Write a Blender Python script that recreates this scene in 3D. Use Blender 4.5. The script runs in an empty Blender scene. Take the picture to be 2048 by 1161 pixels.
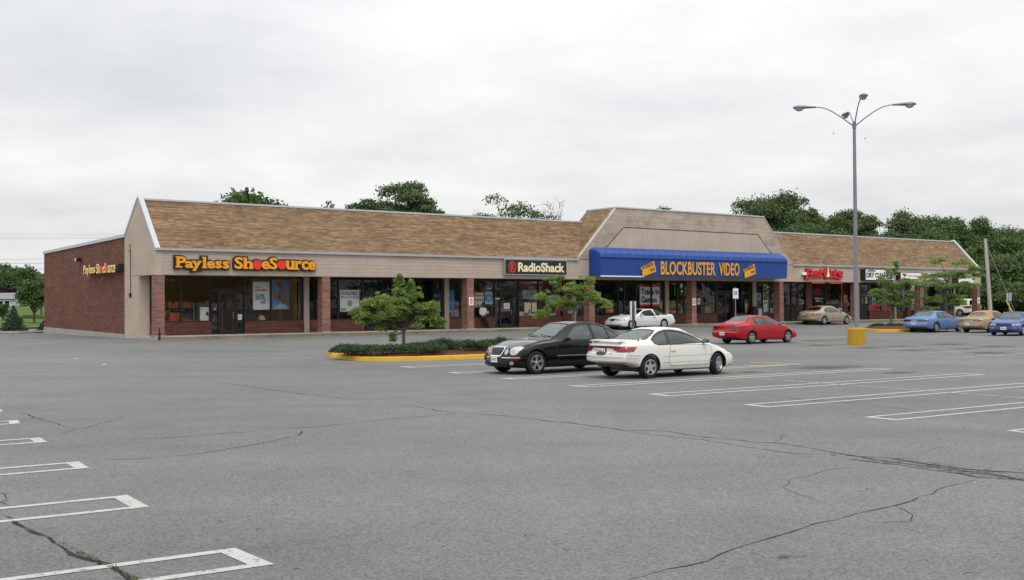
import bpy, bmesh, math, random
import numpy as np
from mathutils import Vector, Matrix
from mathutils.bvhtree import BVHTree
R_ = math.radians
SC = bpy.context.scene
COL = SC.collection
random.seed(7)

# ---------------------------------------------------------------- survey of the place (metres)
F_, P_, RO_, H_ = 2200.0, .0133, -.0070, 1.95       # camera: focal (px of a 2048 px wide frame), pitch, roll, eye height
TH = .6492                                          # the shopping strip runs along this bearing
X0, Y0, ZB = -17.68, 54.57, 0.32                    # its near front corner; the lot rises 0.32 m towards it
CT, ST = math.cos(TH), math.sin(TH)


def G(x, y):
    """height of the parking lot: level, rising gently over the last 16 m before the shops"""
    d = (x - X0) * ST - (y - Y0) * CT
    t = min(1.0, max(0.0, 1 - (d - .4) / 16.0))
    return ZB * t * t * (1.5 - .5 * t)


def ray(px, py):
    a, b = px - 1024.0, 580.5 - py
    c, s = math.cos(RO_), math.sin(RO_)
    sx, sy = (a * c - b * s) / F_, (a * s + b * c) / F_
    return sx, math.cos(P_) - sy * math.sin(P_), math.sin(P_) + sy * math.cos(P_)


def gp(px, py):
    """survey: ground point seen at a pixel of the 2048 px photograph"""
    dx, dy, dz = ray(px, py)
    z = 0.0
    for _ in range(50):
        t = (z - H_) / dz
        z = .5 * z + .5 * G(dx * t, dy * t)
    return Vector((dx * t, dy * t, G(dx * t, dy * t)))


def at(px, py, Y):
    """survey: point at distance Y seen at a pixel"""
    dx, dy, dz = ray(px, py)
    t = Y / dy
    return Vector((dx * t, Y, H_ + dz * t))


def proj(p):
    x, y, z = p
    Z = z - H_
    d = y * math.cos(P_) + Z * math.sin(P_)
    h = -y * math.sin(P_) + Z * math.cos(P_)
    sx, sy = F_ * x / d, F_ * h / d
    c, s = math.cos(RO_), math.sin(RO_)
    return 1024 + sx * c + sy * s, 580.5 - (sy * c - sx * s)


def B(u, v, z):
    return Vector((X0 + u * CT - v * ST, Y0 + u * ST + v * CT, ZB + z))


def bu(px, v=0.0, z=1.5):
    lo, hi = -30.0, 130.0
    for _ in range(50):
        m = (lo + hi) / 2
        if proj(B(m, v, z))[0] < px: lo = m
        else: hi = m
    return lo


def bz(px, py, v=0.0):
    u = bu(px, v)
    a, b = proj(B(u, v, 0))[1], proj(B(u, v, 5))[1]
    return 5 * (py - a) / (b - a)


BM = Matrix.Translation((X0, Y0, ZB)) @ Matrix.Rotation(TH, 4, 'Z')


# ---------------------------------------------------------------- object helpers
def tag(o, label=None, cat=None, group=None, kind=None):
    if label: o['label'] = label
    if cat: o['category'] = cat
    if group: o['group'] = group
    if kind: o['kind'] = kind
    return o


def empty(name, loc=(0, 0, 0), rz=0.0, mw=None):
    o = bpy.data.objects.new(name, None)
    o.empty_display_size = .2
    COL.objects.link(o)
    if mw is not None: o.matrix_world = mw
    else:
        o.location = loc
        o.rotation_euler = (0, 0, rz)
    return o


def link(name, me, mats=None, parent=None, mw=None):
    o = bpy.data.objects.new(name, me)
    COL.objects.link(o)
    if mats is not None:
        for m in (mats if isinstance(mats, (list, tuple)) else [mats]): me.materials.append(m)
    if parent is not None: o.parent = parent
    if mw is not None: o.matrix_world = mw
    return o


def kids(o):
    return [c for c in COL.objects if c.parent == o]


def copy_tree(o, parent=None):
    c = o.copy()
    COL.objects.link(c)
    if parent is not None:
        c.parent = parent
    for ch in kids(o):
        copy_tree(ch, c)
    return c


def auto_uv(me):
    """planar UVs in metres, u level and v up the face, whatever way the face looks"""
    if not me.polygons: return
    uv = me.uv_layers.new(name='UVMap')
    vs = me.vertices
    for p in me.polygons:
        n = p.normal
        if abs(n.z) > .999: t, b = Vector((1, 0, 0)), Vector((0, 1, 0))
        else:
            t = Vector((-n.y, n.x, 0)).normalized()
            b = n.cross(t)
        for li in p.loop_indices:
            co = vs[me.loops[li].vertex_index].co
            uv.data[li].uv = (co.dot(t), co.dot(b))


class MB:
    def __init__(self):
        self.v, self.f, self.m = [], [], []

    def add(self, vs, fs, mi=0, M=None):
        o = len(self.v)
        if M is not None: vs = [M @ Vector(p) for p in vs]
        self.v += [tuple(p) for p in vs]
        self.f += [tuple(i + o for i in f) for f in fs]
        self.m += [mi] * len(fs)
        return self

    def box(self, x0, x1, y0, y1, z0, z1, mi=0, M=None):
        vs = [(x0, y0, z0), (x1, y0, z0), (x1, y1, z0), (x0, y1, z0), (x0, y0, z1), (x1, y0, z1), (x1, y1, z1), (x0, y1, z1)]
        fs = [(3, 2, 1, 0), (4, 5, 6, 7), (0, 1, 5, 4), (1, 2, 6, 5), (2, 3, 7, 6), (3, 0, 4, 7)]
        return self.add(vs, fs, mi, M)

    def quad(self, a, b, c, d, mi=0):
        return self.add([a, b, c, d], [(0, 1, 2, 3)], mi)

    def prism(self, poly, h0, h1, axis='z', mi=0, M=None):
        """extrude a 2D polygon; axis z: (x,y), axis y: (x,z), axis x: (y,z)"""
        ar = sum(poly[i][0] * poly[(i + 1) % len(poly)][1] - poly[(i + 1) % len(poly)][0] * poly[i][1] for i in range(len(poly)))
        if ar < 0: poly = poly[::-1]
        if axis == 'z': g = lambda p, h: (p[0], p[1], h)
        elif axis == 'y': g = lambda p, h: (p[0], h, p[1])
        else: g = lambda p, h: (h, p[0], p[1])
        n = len(poly)
        vs = [g(p, h0) for p in poly] + [g(p, h1) for p in poly]
        fl = (h1 > h0) == (axis != 'y')
        fs = [tuple(range(n - 1, -1, -1)), tuple(range(n, 2 * n))] + [(i, (i + 1) % n, n + (i + 1) % n, n + i) for i in range(n)]
        if not fl: fs = [f[::-1] for f in fs]
        return self.add(vs, fs, mi, M)

    def tube(self, pts, rad, n=8, mi=0, caps=True):
        pts = [Vector(p) for p in pts]
        if not isinstance(rad, (list, tuple)): rad = [rad] * len(pts)
        vs, fs = [], []
        ref = None
        for i, p in enumerate(pts):
            d = (pts[min(i + 1, len(pts) - 1)] - pts[max(i - 1, 0)])
            d = d.normalized() if d.length > 1e-9 else Vector((0, 0, 1))
            if ref is None: ref = d.orthogonal().normalized()
            ref = (ref - d * ref.dot(d))
            ref = ref.normalized() if ref.length > 1e-6 else d.orthogonal().normalized()
            b = d.cross(ref)
            for k in range(n):
                a = 2 * math.pi * k / n
                vs.append(p + (ref * math.cos(a) + b * math.sin(a)) * rad[i])
        for i in range(len(pts) - 1):
            for k in range(n):
                k2 = (k + 1) % n
                fs.append((i * n + k, i * n + k2, (i + 1) * n + k2, (i + 1) * n + k))
        if caps:
            fs.append(tuple(range(n - 1, -1, -1)))
            fs.append(tuple((len(pts) - 1) * n + k for k in range(n)))
        return self.add(vs, fs, mi)

    def lathe(self, prof, n=24, axis='z', c=(0, 0, 0), mi=0, closed=False):
        """prof: list of (radius, height along the axis)"""
        vs, fs = [], []
        for r, h in prof:
            for k in range(n):
                a = 2 * math.pi * k / n
                q = (r * math.cos(a), r * math.sin(a), h)
                if axis == 'y': q = (q[0], q[2], -q[1])
                if axis == 'x': q = (q[2], q[0], q[1])
                vs.append((q[0] + c[0], q[1] + c[1], q[2] + c[2]))
        m = len(prof)
        for i in range(m if closed else m - 1):
            j = (i + 1) % m
            for k in range(n):
                k2 = (k + 1) % n
                fs.append((i * n + k, i * n + k2, j * n + k2, j * n + k))
        return self.add(vs, fs, mi)

    def ball(self, c, r, nu=12, nv=8, mi=0, M=None):
        if not isinstance(r, (list, tuple)): r = (r, r, r)
        vs = [(c[0], c[1], c[2] - r[2])]
        for j in range(1, nv):
            t = -math.pi / 2 + math.pi * j / nv
            for i in range(nu):
                a = 2 * math.pi * i / nu
                vs.append((c[0] + r[0] * math.cos(t) * math.cos(a), c[1] + r[1] * math.cos(t) * math.sin(a), c[2] + r[2] * math.sin(t)))
        vs.append((c[0], c[1], c[2] + r[2]))
        fs = [(0, 1 + (i + 1) % nu, 1 + i) for i in range(nu)]
        for j in range(nv - 2):
            for i in range(nu):
                i2 = (i + 1) % nu
                fs.append((1 + j * nu + i, 1 + j * nu + i2, 1 + (j + 1) * nu + i2, 1 + (j + 1) * nu + i))
        o = 1 + (nv - 2) * nu
        fs += [(o + i, o + (i + 1) % nu, len(vs) - 1) for i in range(nu)]
        return self.add(vs, fs, mi, M)

    def mesh(self, name, smooth=None, uv=True, bevel=0.0):
        me = bpy.data.meshes.new(name)
        me.from_pydata(self.v, [], self.f)
        me.polygons.foreach_set('material_index', self.m)
        me.update()
        if bevel:
            bm = bmesh.new(); bm.from_mesh(me)
            bmesh.ops.remove_doubles(bm, verts=bm.verts, dist=1e-5)
            es = [e for e in bm.edges if len(e.link_faces) == 2 and e.calc_face_angle(0) > .6]
            bmesh.ops.bevel(bm, geom=es, offset=bevel, segments=2, affect='EDGES', clamp_overlap=True)
            bm.to_mesh(me); bm.free()
        if smooth:
            me.polygons.foreach_set('use_smooth', [True] * len(me.polygons))
            me.set_sharp_from_angle(angle=R_(smooth))
        if uv: auto_uv(me)
        me.update()
        return me

    def build(self, name, mats, parent=None, smooth=None, uv=True, bevel=0.0, mw=None):
        return link(name, self.mesh(name, smooth, uv, bevel), mats, parent, mw)


def interp(pts, x):
    """smooth monotone interpolation through (x, y) points sorted by x"""
    n = len(pts)
    if x <= pts[0][0]: return pts[0][1]
    if x >= pts[-1][0]: return pts[-1][1]
    for i in range(n - 1):
        if x <= pts[i + 1][0]: break
    def sl(k):
        return (pts[k + 1][1] - pts[k][1]) / (pts[k + 1][0] - pts[k][0])
    def tan(k):
        if k == 0: return sl(0)
        if k == n - 1: return sl(n - 2)
        a, b = sl(k - 1), sl(k)
        if a * b <= 0: return 0.0
        return 2 * a * b / (a + b)
    h = pts[i + 1][0] - pts[i][0]
    t = (x - pts[i][0]) / h
    m0, m1 = tan(i) * h, tan(i + 1) * h
    return (2 * t**3 - 3 * t**2 + 1) * pts[i][1] + (t**3 - 2 * t**2 + t) * m0 + (-2 * t**3 + 3 * t**2) * pts[i + 1][1] + (t**3 - t**2) * m1


# ---------------------------------------------------------------- lettering
def text_mesh(txt, w, h, depth=.02, offset=0.0, shear=0.0, space=1.0, res=3):
    """filled letters fitted to w x h, lying in x/z, facing -y, front face at y=-depth"""
    cu = bpy.data.curves.new('t', 'FONT')
    cu.body = txt; cu.size = 1.0; cu.extrude = .05; cu.offset = offset; cu.shear = shear; cu.space_character = space
    cu.resolution_u = res
    cu.fill_mode = 'BOTH'
    ob = bpy.data.objects.new('t', cu)
    COL.objects.link(ob)
    dg = bpy.context.evaluated_depsgraph_get()
    me = bpy.data.meshes.new_from_object(ob.evaluated_get(dg))
    bpy.data.objects.remove(ob); bpy.data.curves.remove(cu)
    me.materials.clear()
    co = np.empty(len(me.vertices) * 3)
    me.vertices.foreach_get('co', co)
    co = co.reshape(-1, 3)
    a, b = co.min(0), co.max(0)
    q = np.empty_like(co)
    q[:, 0] = (co[:, 0] - a[0]) / (b[0] - a[0]) * w
    q[:, 2] = (co[:, 1] - a[1]) / (b[1] - a[1]) * h
    q[:, 1] = -(co[:, 2] - a[2]) / (b[2] - a[2]) * depth
    return [tuple(p) for p in q], [tuple(p.vertices) for p in me.polygons], me


def add_text(mb, txt, x, y, z, w, h, depth=.02, offset=0.0, shear=0.0, space=1.0, mi=0, M=None):
    vs, fs, me = text_mesh(txt, w, h, depth, offset, shear, space)
    bpy.data.meshes.remove(me)
    mb.add([(p[0] + x, p[1] + y, p[2] + z) for p in vs], fs, mi, M)
# ---------------------------------------------------------------- materials (all procedural)
class N:
    def __init__(self, name):
        self.m = bpy.data.materials.new(name)
        self.m.use_nodes = True
        self.t = self.m.node_tree
        self.t.nodes.clear()
        self.out = self.t.nodes.new('ShaderNodeOutputMaterial')

    def n(self, typ, props=None, **ins):
        nd = self.t.nodes.new('ShaderNode' + typ)
        for k, v in (props or {}).items(): setattr(nd, k, v)
        for k, v in ins.items():
            k = k.replace('_', ' ')
            s = nd.inputs[int(k[1:])] if k[0] == 'i' and k[1:].isdigit() else nd.inputs[k]
            self.set(s, v)
        return nd

    def set(self, s, v):
        if isinstance(v, bpy.types.NodeSocket): self.t.links.new(v, s)
        elif isinstance(v, bpy.types.Node): self.t.links.new(v.outputs[0], s)
        elif isinstance(v, (tuple, list)) and len(v) == 3 and s.type == 'RGBA': s.default_value = (*v, 1)
        else: s.default_value = v

    def math(self, op, a, b=0.0, clamp=False):
        nd = self.t.nodes.new('ShaderNodeMath'); nd.operation = op; nd.use_clamp = clamp
        self.set(nd.inputs[0], a); self.set(nd.inputs[1], b)
        return nd.outputs[0]

    def mix(self, f, a, b, mode='MIX'):
        nd = self.t.nodes.new('ShaderNodeMix'); nd.data_type = 'RGBA'; nd.blend_type = mode
        self.set(nd.inputs[0], f); self.set(nd.inputs[6], a); self.set(nd.inputs[7], b)
        return nd.outputs[2]

    def ramp(self, f, *stops):
        nd = self.t.nodes.new('ShaderNodeValToRGB')
        el = nd.color_ramp.elements
        while len(el) < len(stops): el.new(.5)
        for e, (p, c) in zip(el, stops):
            e.position = p
            e.color = (*c, 1) if isinstance(c, (tuple, list)) else (c, c, c, 1)
        self.set(nd.inputs[0], f)
        return nd.outputs[0]

    def co(self, kind='Object', scale=None, rot=None):
        c = self.n('TexCoord').outputs[kind]
        if scale is None and rot is None: return c
        mp = self.n('Mapping', Vector=c)
        if scale is not None: mp.inputs['Scale'].default_value = scale
        if rot is not None: mp.inputs['Rotation'].default_value = rot
        return mp.outputs[0]

    def noise(self, vec, scale, detail=4.0, rough=.55, out=0):
        return self.n('TexNoise', Vector=vec, Scale=scale, Detail=detail, Roughness=rough).outputs[out]

    def bsdf(self, color, rough=.7, metal=0.0, spec=.5, bump=None, strength=.3, dist=.01, **kw):
        b = self.n('BsdfPrincipled', Base_Color=color, Roughness=rough, Metallic=metal)
        b.inputs['Specular IOR Level'].default_value = spec
        for k, v in kw.items(): self.set(b.inputs[k.replace('_', ' ')], v)
        if bump is not None:
            bp = self.n('Bump', Height=bump, Strength=strength, Distance=dist)
            self.t.links.new(bp.outputs[0], b.inputs['Normal'])
        return b

    def done(self, sh):
        self.t.links.new(sh.outputs[0] if isinstance(sh, bpy.types.Node) else sh, self.out.inputs[0])
        return self.m


M = {}


def simple(name, c, rough=.6, metal=0.0, spec=.5, var=.12, scale=6.0, **kw):
    g = N(name)
    nz = g.noise(g.co(), scale, 5)
    col = g.mix(nz, tuple(x * (1 - var) for x in c), tuple(min(1, x * (1 + var)) for x in c))
    M[name] = g.done(g.bsdf(col, rough, metal, spec, **kw))
    return M[name]


def make_mats():
    # asphalt: aged grey, aggregate speckle, soft blotches, long faint traffic bands
    g = N('asphalt'); c = g.co()
    big = g.noise(c, .09, 6, .6); mid = g.noise(c, .8, 6, .6); fine = g.noise(c, 30, 4, .75)
    vor = g.n('TexVoronoi', Vector=c, Scale=52.0).outputs[1]
    spk = g.n('SeparateColor', Color=vor).outputs[0]
    band = g.noise(g.co(scale=(.05, .5, 1), rot=(0, 0, -TH)), 1.0, 4, .5)
    v = g.math('ADD', g.math('MULTIPLY', big, .55), g.math('ADD', g.math('MULTIPLY', mid, .25), g.math('MULTIPLY', band, .3)))
    base = g.ramp(v, (.40, (.107, .109, .108)), (.54, (.137, .139, .137)), (.68, (.167, .168, .165)))
    sp = g.math('ADD', g.math('MULTIPLY', fine, .6), g.math('MULTIPLY', spk, .55))
    col = g.mix(1.0, base, g.ramp(sp, (.18, .64), (.5, .98), (.84, 1.38)), 'MULTIPLY')
    # sparse pale chips and dark pits
    chip = g.noise(c, 11, 2, .5)
    col = g.mix(g.ramp(chip, (.70, 0.0), (.78, .35)), col, (.24, .235, .225))
    col = g.mix(g.ramp(chip, (.22, .55), (.30, 0.0)), col, (.075, .075, .073))
    M['asphalt'] = g.done(g.bsdf(col, .92, spec=.25, bump=g.math('ADD', fine, spk), strength=.35, dist=.012))
    # worn road paint
    for nm, pc in (('paint_white', (.47, .47, .45)), ('paint_yellow', (.52, .34, .07))):
        g = N(nm); c = g.co()
        w = g.math('ADD', g.math('MULTIPLY', g.noise(c, 9, 6, .7), .6), g.math('MULTIPLY', g.noise(c, 55, 3, .7), .4))
        b = g.bsdf(g.mix(g.noise(c, 1.5, 4), tuple(x * .82 for x in pc), pc), .8, spec=.3)
        f = g.ramp(w, (.38, 0.0), (.46, 1.0)) if nm == 'paint_white' else g.ramp(w, (.40, 0.0), (.5, 1.0))
        M[nm] = g.done(g.n('MixShader', Fac=f, i1=g.n('BsdfTransparent'), i2=b))
    g = N('paint_faded'); c = g.co()
    w = g.math('ADD', g.math('MULTIPLY', g.noise(c, 3, 6, .7), .5), g.math('MULTIPLY', g.noise(c, 40, 3, .7), .5))
    M['paint_faded'] = g.done(g.n('MixShader', Fac=g.ramp(w, (.42, 0.0), (.56, .85)), i1=g.n('BsdfTransparent'), i2=g.bsdf((.50, .50, .48), .8)))
    # oil stains: dark blots with their own soft edge
    g = N('oil_stain'); c = g.n('VectorMath', {'operation': 'MULTIPLY'}, i0=g.co('Generated'), i1=(1, 1, 0)).outputs[0]
    d = g.n('VectorMath', {'operation': 'DISTANCE'}, i0=c, i1=(.5, .5, 0.0)).outputs['Value']
    e = g.math('ADD', d, g.math('MULTIPLY', g.math('SUBTRACT', g.noise(g.co(), 3.5, 5, .65), .5), .55))
    M['oil_stain'] = g.done(g.n('MixShader', Fac=g.ramp(e, (.05, .55), (.42, 0.0)), i1=g.n('BsdfTransparent'), i2=g.bsdf((.035, .033, .032), .7)))
    g = N('crack'); c = g.co()
    M['crack'] = g.done(g.n('MixShader', Fac=g.ramp(g.noise(c, 3, 5, .7), (.34, .1), (.52, .85)), i1=g.n('BsdfTransparent'), i2=g.bsdf((.034, .033, .031), .95, spec=.1)))
    g = N('crack_patch'); c = g.co()
    f = g.math('MULTIPLY', g.ramp(g.noise(c, 9, 6, .75), (.48, 0.0), (.62, .7)), g.ramp(g.noise(c, 1.1, 4, .6), (.44, 0.0), (.6, 1.0)))
    M['crack_patch'] = g.done(g.n('MixShader', Fac=f, i1=g.n('BsdfTransparent'), i2=g.bsdf((.05, .049, .046), .95, spec=.1)))
    # bricks
    for nm, c1, c2, mo, sc in (('brick_wall', (.125, .050, .036), (.185, .075, .055), (.20, .115, .09), 1.0),
                               ('brick_pier', (.20, .088, .066), (.28, .135, .105), (.32, .22, .18), 1.0)):
        g = N(nm); uv = g.co('UV')
        br = g.n('TexBrick', {'offset': .5}, Vector=uv, Color1=c1, Color2=c2, Mortar=mo, Scale=sc)
        for k, v in (('Mortar Size', .007), ('Brick Width', .21), ('Row Height', .072), ('Mortar Smooth', .3), ('Bias', -.1)): br.inputs[k].default_value = v
        br2 = g.n('TexBrick', {'offset': .5}, Vector=uv, Color1=(.82, .82, .82), Color2=(1.14, 1.14, 1.14), Mortar=(1, 1, 1), Scale=sc)
        for k, v in (('Mortar Size', .0), ('Brick Width', .63), ('Row Height', .072), ('Bias', 0.0)): br2.inputs[k].default_value = v
        col = g.mix(1.0, br.outputs[0], br2.outputs[0], 'MULTIPLY')
        col = g.mix(1.0, col, g.ramp(g.noise(uv, .7, 6, .65), (.3, .82), (.7, 1.14)), 'MULTIPLY')
        # pale efflorescence in soft runs
        st = g.noise(g.co('UV', scale=(1.3, .35, 1)), 1.2, 6, .7)
        col = g.mix(g.ramp(st, (.62, 0.0), (.8, .28)), col, (.42, .33, .30))
        M[nm] = g.done(g.bsdf(col, .9, spec=.2, bump=br.outputs[1], strength=-.35, dist=.008))
    # tan wall panels: (name, board height, vertical grooves)
    for nm, bh, vg in (('panel', 0.0, 0.0), ('clapboard', .205, 0.0), ('grooved', 0.0, .155), ('stained_panel', .30, 0.0)):
        g = N(nm); uv = g.co('UV')
        sx = g.n('SeparateXYZ', Vector=uv)
        streak = g.noise(g.co('UV', scale=(2.2, .16, 1)), 1.4, 6, .7)
        blot = g.noise(uv, .55, 6, .65)
        col = g.ramp(blot, (.3, (.415, .340, .275)), (.7, (.51, .425, .35)))
        col = g.mix(g.ramp(streak, (.56, 0.0), (.80, .36)), col, (.20, .16, .13))
        if nm == 'stained_panel':
            bl = g.noise(g.co('UV', scale=(.42, .55, 1)), 1.7, 7, .72)
            col = g.mix(g.ramp(bl, (.47, 0.0), (.62, .45)), col, (.19, .16, .145))
        hgt = None
        if bh:
            fr = g.math('FRACT', g.math('DIVIDE', sx.outputs[1], bh))
            ln = g.ramp(fr, (0.0, .62), (.075, 1.0))
            jx = g.n('TexBrick', {'offset': .37}, Vector=uv, Color1=(1, 1, 1), Color2=(.93, .93, .93), Mortar=(.55, .5, .45), Scale=1.0)
            for k, v in (('Mortar Size', .006), ('Brick Width', 2.4), ('Row Height', bh)): jx.inputs[k].default_value = v
            col = g.mix(1.0, col, ln, 'MULTIPLY'); col = g.mix(.8, col, jx.outputs[0], 'MULTIPLY'); hgt = fr
        if vg:
            fr = g.math('FRACT', g.math('DIVIDE', sx.outputs[0], vg))
            col = g.mix(1.0, col, g.ramp(fr, (0.0, .70), (.11, 1.0)), 'MULTIPLY'); hgt = fr
        M[nm] = g.done(g.bsdf(col, .85, spec=.2, bump=hgt if hgt is not None else blot, strength=.25, dist=.012))
    # shingles: courses with long random tabs in tans and browns
    g = N('shingle'); uv = g.co('UV')
    b1 = g.n('TexBrick', {'offset': .43, 'offset_frequency': 2}, Vector=uv, Color1=(.166, .110, .066), Color2=(.256, .175, .106), Mortar=(.11, .062, .036), Scale=1.0)
    for k, v in (('Mortar Size', .006), ('Brick Width', .74), ('Row Height', .118), ('Bias', -.15), ('Mortar Smooth', .4)): b1.inputs[k].default_value = v
    b2 = g.n('TexBrick', {'offset': .29, 'offset_frequency': 3}, Vector=uv, Color1=(.76, .76, .76), Color2=(1.2, 1.19, 1.17), Mortar=(1, 1, 1), Scale=1.0)
    for k, v in (('Mortar Size', 0.0), ('Brick Width', .31), ('Row Height', .118), ('Bias', 0.0)): b2.inputs[k].default_value = v
    b3 = g.n('TexBrick', {'offset': .61, 'offset_frequency': 3}, Vector=uv, Color1=(.87, .87, .87), Color2=(1.11, 1.11, 1.09), Mortar=(1, 1, 1), Scale=1.0)
    for k, v in (('Mortar Size', 0.0), ('Brick Width', 1.5), ('Row Height', .118), ('Bias', 0.0)): b3.inputs[k].default_value = v
    col = g.mix(1.0, g.mix(1.0, b1.outputs[0], b2.outputs[0], 'MULTIPLY'), b3.outputs[0], 'MULTIPLY')
    col = g.mix(1.0, col, g.ramp(g.noise(uv, .35, 5, .6), (.3, .86), (.7, 1.12)), 'MULTIPLY')
    sk = g.noise(g.co('UV', scale=(1.1, .13, 1), rot=(0, 0, .22)), 1.5, 5, .6)
    col = g.mix(g.ramp(sk, (.62, 0.0), (.78, .5)), col, (.065, .05, .04))
    M['shingle'] = g.done(g.bsdf(col, .95, spec=.15, bump=b1.outputs[1], strength=-.3, dist=.015))
    # concrete
    for nm, ca, cb in (('concrete', (.23, .215, .185), (.36, .34, .30)), ('kerb_concrete', (.22, .195, .15), (.36, .33, .27)), ('block', (.30, .285, .26), (.40, .38, .35))):
        g = N(nm); c = g.co()
        nz = g.math('ADD', g.math('MULTIPLY', g.noise(c, .9, 7, .65), .7), g.math('MULTIPLY', g.noise(c, 30, 4, .6), .3))
        M[nm] = g.done(g.bsdf(g.ramp(nz, (.32, ca), (.66, cb)), .92, spec=.2, bump=nz, strength=.3))
    for nm, ca, cb in (('walk', (.30, .285, .25), (.44, .42, .375)), ('kerb_dirty', (.13, .11, .08), (.26, .225, .17))):
        g = N(nm); c = g.co()
        nz = g.math('ADD', g.math('MULTIPLY', g.noise(c, .8, 7, .7), .7), g.math('MULTIPLY', g.noise(c, 20, 4, .6), .3))
        M[nm] = g.done(g.bsdf(g.ramp(nz, (.34, ca), (.64, cb)), .92, spec=.2, bump=nz, strength=.3))
    g = N('sand'); c = g.co()
    w = g.math('ADD', g.math('MULTIPLY', g.noise(c, .35, 6, .7), .6), g.math('MULTIPLY', g.noise(c, 9, 5, .7), .4))
    M['sand'] = g.done(g.n('MixShader', Fac=g.ramp(w, (.45, 0.0), (.58, .9)), i1=g.n('BsdfTransparent'), i2=g.bsdf((.30, .235, .15), .95)))
    for nm, pc in (('kerb_yellow', (.62, .36, .025)), ('base_yellow', (.50, .29, .025))):
        g = N(nm); c = g.co()
        w = g.math('ADD', g.math('MULTIPLY', g.noise(c, 2.6, 7, .7), .55), g.math('MULTIPLY', g.noise(c, 22, 4, .7), .45))
        col = g.mix(g.ramp(w, (.36, .9), (.45, 0.0)), g.mix(g.noise(c, 1.2, 5), tuple(x * .8 for x in pc), pc), (.20, .16, .10))
        M[nm] = g.done(g.bsdf(col, .75, spec=.3, bump=w, strength=.25))
    g = N('mulch'); c = g.co()
    M['mulch'] = g.done(g.bsdf(g.ramp(g.noise(c, 14, 6, .75), (.3, (.045, .02, .012)), (.55, (.13, .06, .035)), (.75, (.24, .13, .08))), .95, spec=.1, bump=g.noise(c, 18, 4), strength=.9, dist=.04))
    g = N('grass'); c = g.co()
    M['grass'] = g.done(g.bsdf(g.ramp(g.math('ADD', g.math('MULTIPLY', g.noise(c, .25, 5), .6), g.math('MULTIPLY', g.noise(c, 9, 4), .4)), (.3, (.05, .085, .018)), (.7, (.11, .165, .035))), .95, spec=.1, bump=g.noise(c, 12, 4), strength=.6, dist=.05))
    # plain ones
    simple('trim_metal', (.48, .51, .545), .45, .0, .5, .10, 2.0)
    simple('frame_bronze', (.016, .015, .014), .45, .2, .5, .15)
    simple('soffit', (.30, .25, .20), .85)
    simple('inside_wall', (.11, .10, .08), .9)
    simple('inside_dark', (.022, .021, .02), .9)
    simple('inside_floor', (.06, .055, .05), .6)
    simple('inside_yellow', (.36, .26, .10), .9)
    simple('inside_ceiling', (.16, .15, .13), .9)
    simple('rooftop', (.12, .12, .12), .9)
    simple('black_sign', (.012, .012, .013), .5)
    simple('steel', (.42, .44, .47), .45, .7)
    simple('lamp_pole', (.20, .217, .245), .5, .15, .5, .10, 1.5)
    simple('pole_dark', (.10, .105, .115), .5, .3)
    simple('white_board', (.80, .80, .79), .6, var=.05)
    simple('dark_plastic', (.018, .018, .02), .5)
    simple('rubber', (.016, .016, .017), .85, spec=.25, var=.25)
    simple('alloy', (.50, .51, .53), .32, .85, var=.08)
    simple('alloy_dark', (.05, .05, .055), .5, .4)
    simple('chrome', (.78, .79, .81), .12, 1.0, var=.03)
    simple('wood_pole', (.42, .40, .375), .9, var=.2, scale=3)
    simple('sign_back', (.40, .42, .44), .5, .4)
    simple('skin', (.17, .085, .05), .6)
    simple('shirt', (.84, .84, .88), .85, var=.06)
    simple('trousers', (.012, .012, .016), .85)
    simple('hair', (.01, .008, .007), .7)
    for nm, c in (('c_orange', (.80, .33, .01)), ('c_red', (.72, .028, .012)), ('c_red2', (.55, .012, .02)), ('c_peel', (.86, .58, .20)), ('c_cream', (.80, .72, .47)), ('c_blue_awn', (.006, .05, .26)),
                  ('c_gold', (.72, .33, .01)), ('c_black', (.012, .012, .013)), ('c_white', (.84, .85, .84)), ('c_bluegrey', (.10, .22, .42)), ('c_sky', (.13, .30, .55)),
                  ('c_skin', (.28, .14, .08)), ('c_pink', (.78, .05, .16)), ('c_purple', (.10, .02, .18)), ('c_green', (.10, .38, .08)), ('c_teal', (.04, .36, .24)), ('c_orange2', (.62, .13, .03)),
                  ('c_darkred', (.26, .02, .02)), ('c_tan', (.42, .30, .18)), ('c_navy', (.02, .03, .09)), ('c_yellow', (.75, .55, .05)), ('c_hblue', (.03, .22, .58)), ('c_grey', (.32, .33, .35)), ('c_peach', (.58, .36, .2)), ('c_brown', (.10, .05, .03)),
                  ('c_lightblue', (.45, .55, .70))):
        simple(nm, c, .5, var=.05, scale=2.0)
    for nm, c, s in (('glow_warm', (1, .82, .5), 13.0), ('glow_white', (1, .97, .9), 3.0), ('glow_red', (1, .06, .04), 1.0), ('glow_blue', (.08, .16, 1), 1.0), ('glow_pale', (.9, .95, 1), 5.0)):
        g = N(nm); M[nm] = g.done(g.n('Emission', Color=c, Strength=s))
    # store glass and car glass: mirror on top of a tinted clear sheet
    for nm, tint, ior in (('glass_store', (.93, .95, .94), 1.45), ('glass_car', (.80, .92, .86), 1.85), ('glass_screen', (.80, .90, .86), 2.0), ('glass_dark', (.14, .155, .155), 1.35), ('glass_lens', (.9, .92, .93), 1.5)):
        g = N(nm)
        fr = g.n('Fresnel', IOR=ior)
        gl = g.n('BsdfGlossy', Color=(.90, 1, .96) if 'car' in nm or 'screen' in nm else (1, 1, 1), Roughness=.015)
        M[nm] = g.done(g.n('MixShader', Fac=fr.outputs[0], i1=g.n('BsdfTransparent', Color=tint), i2=gl))
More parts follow.
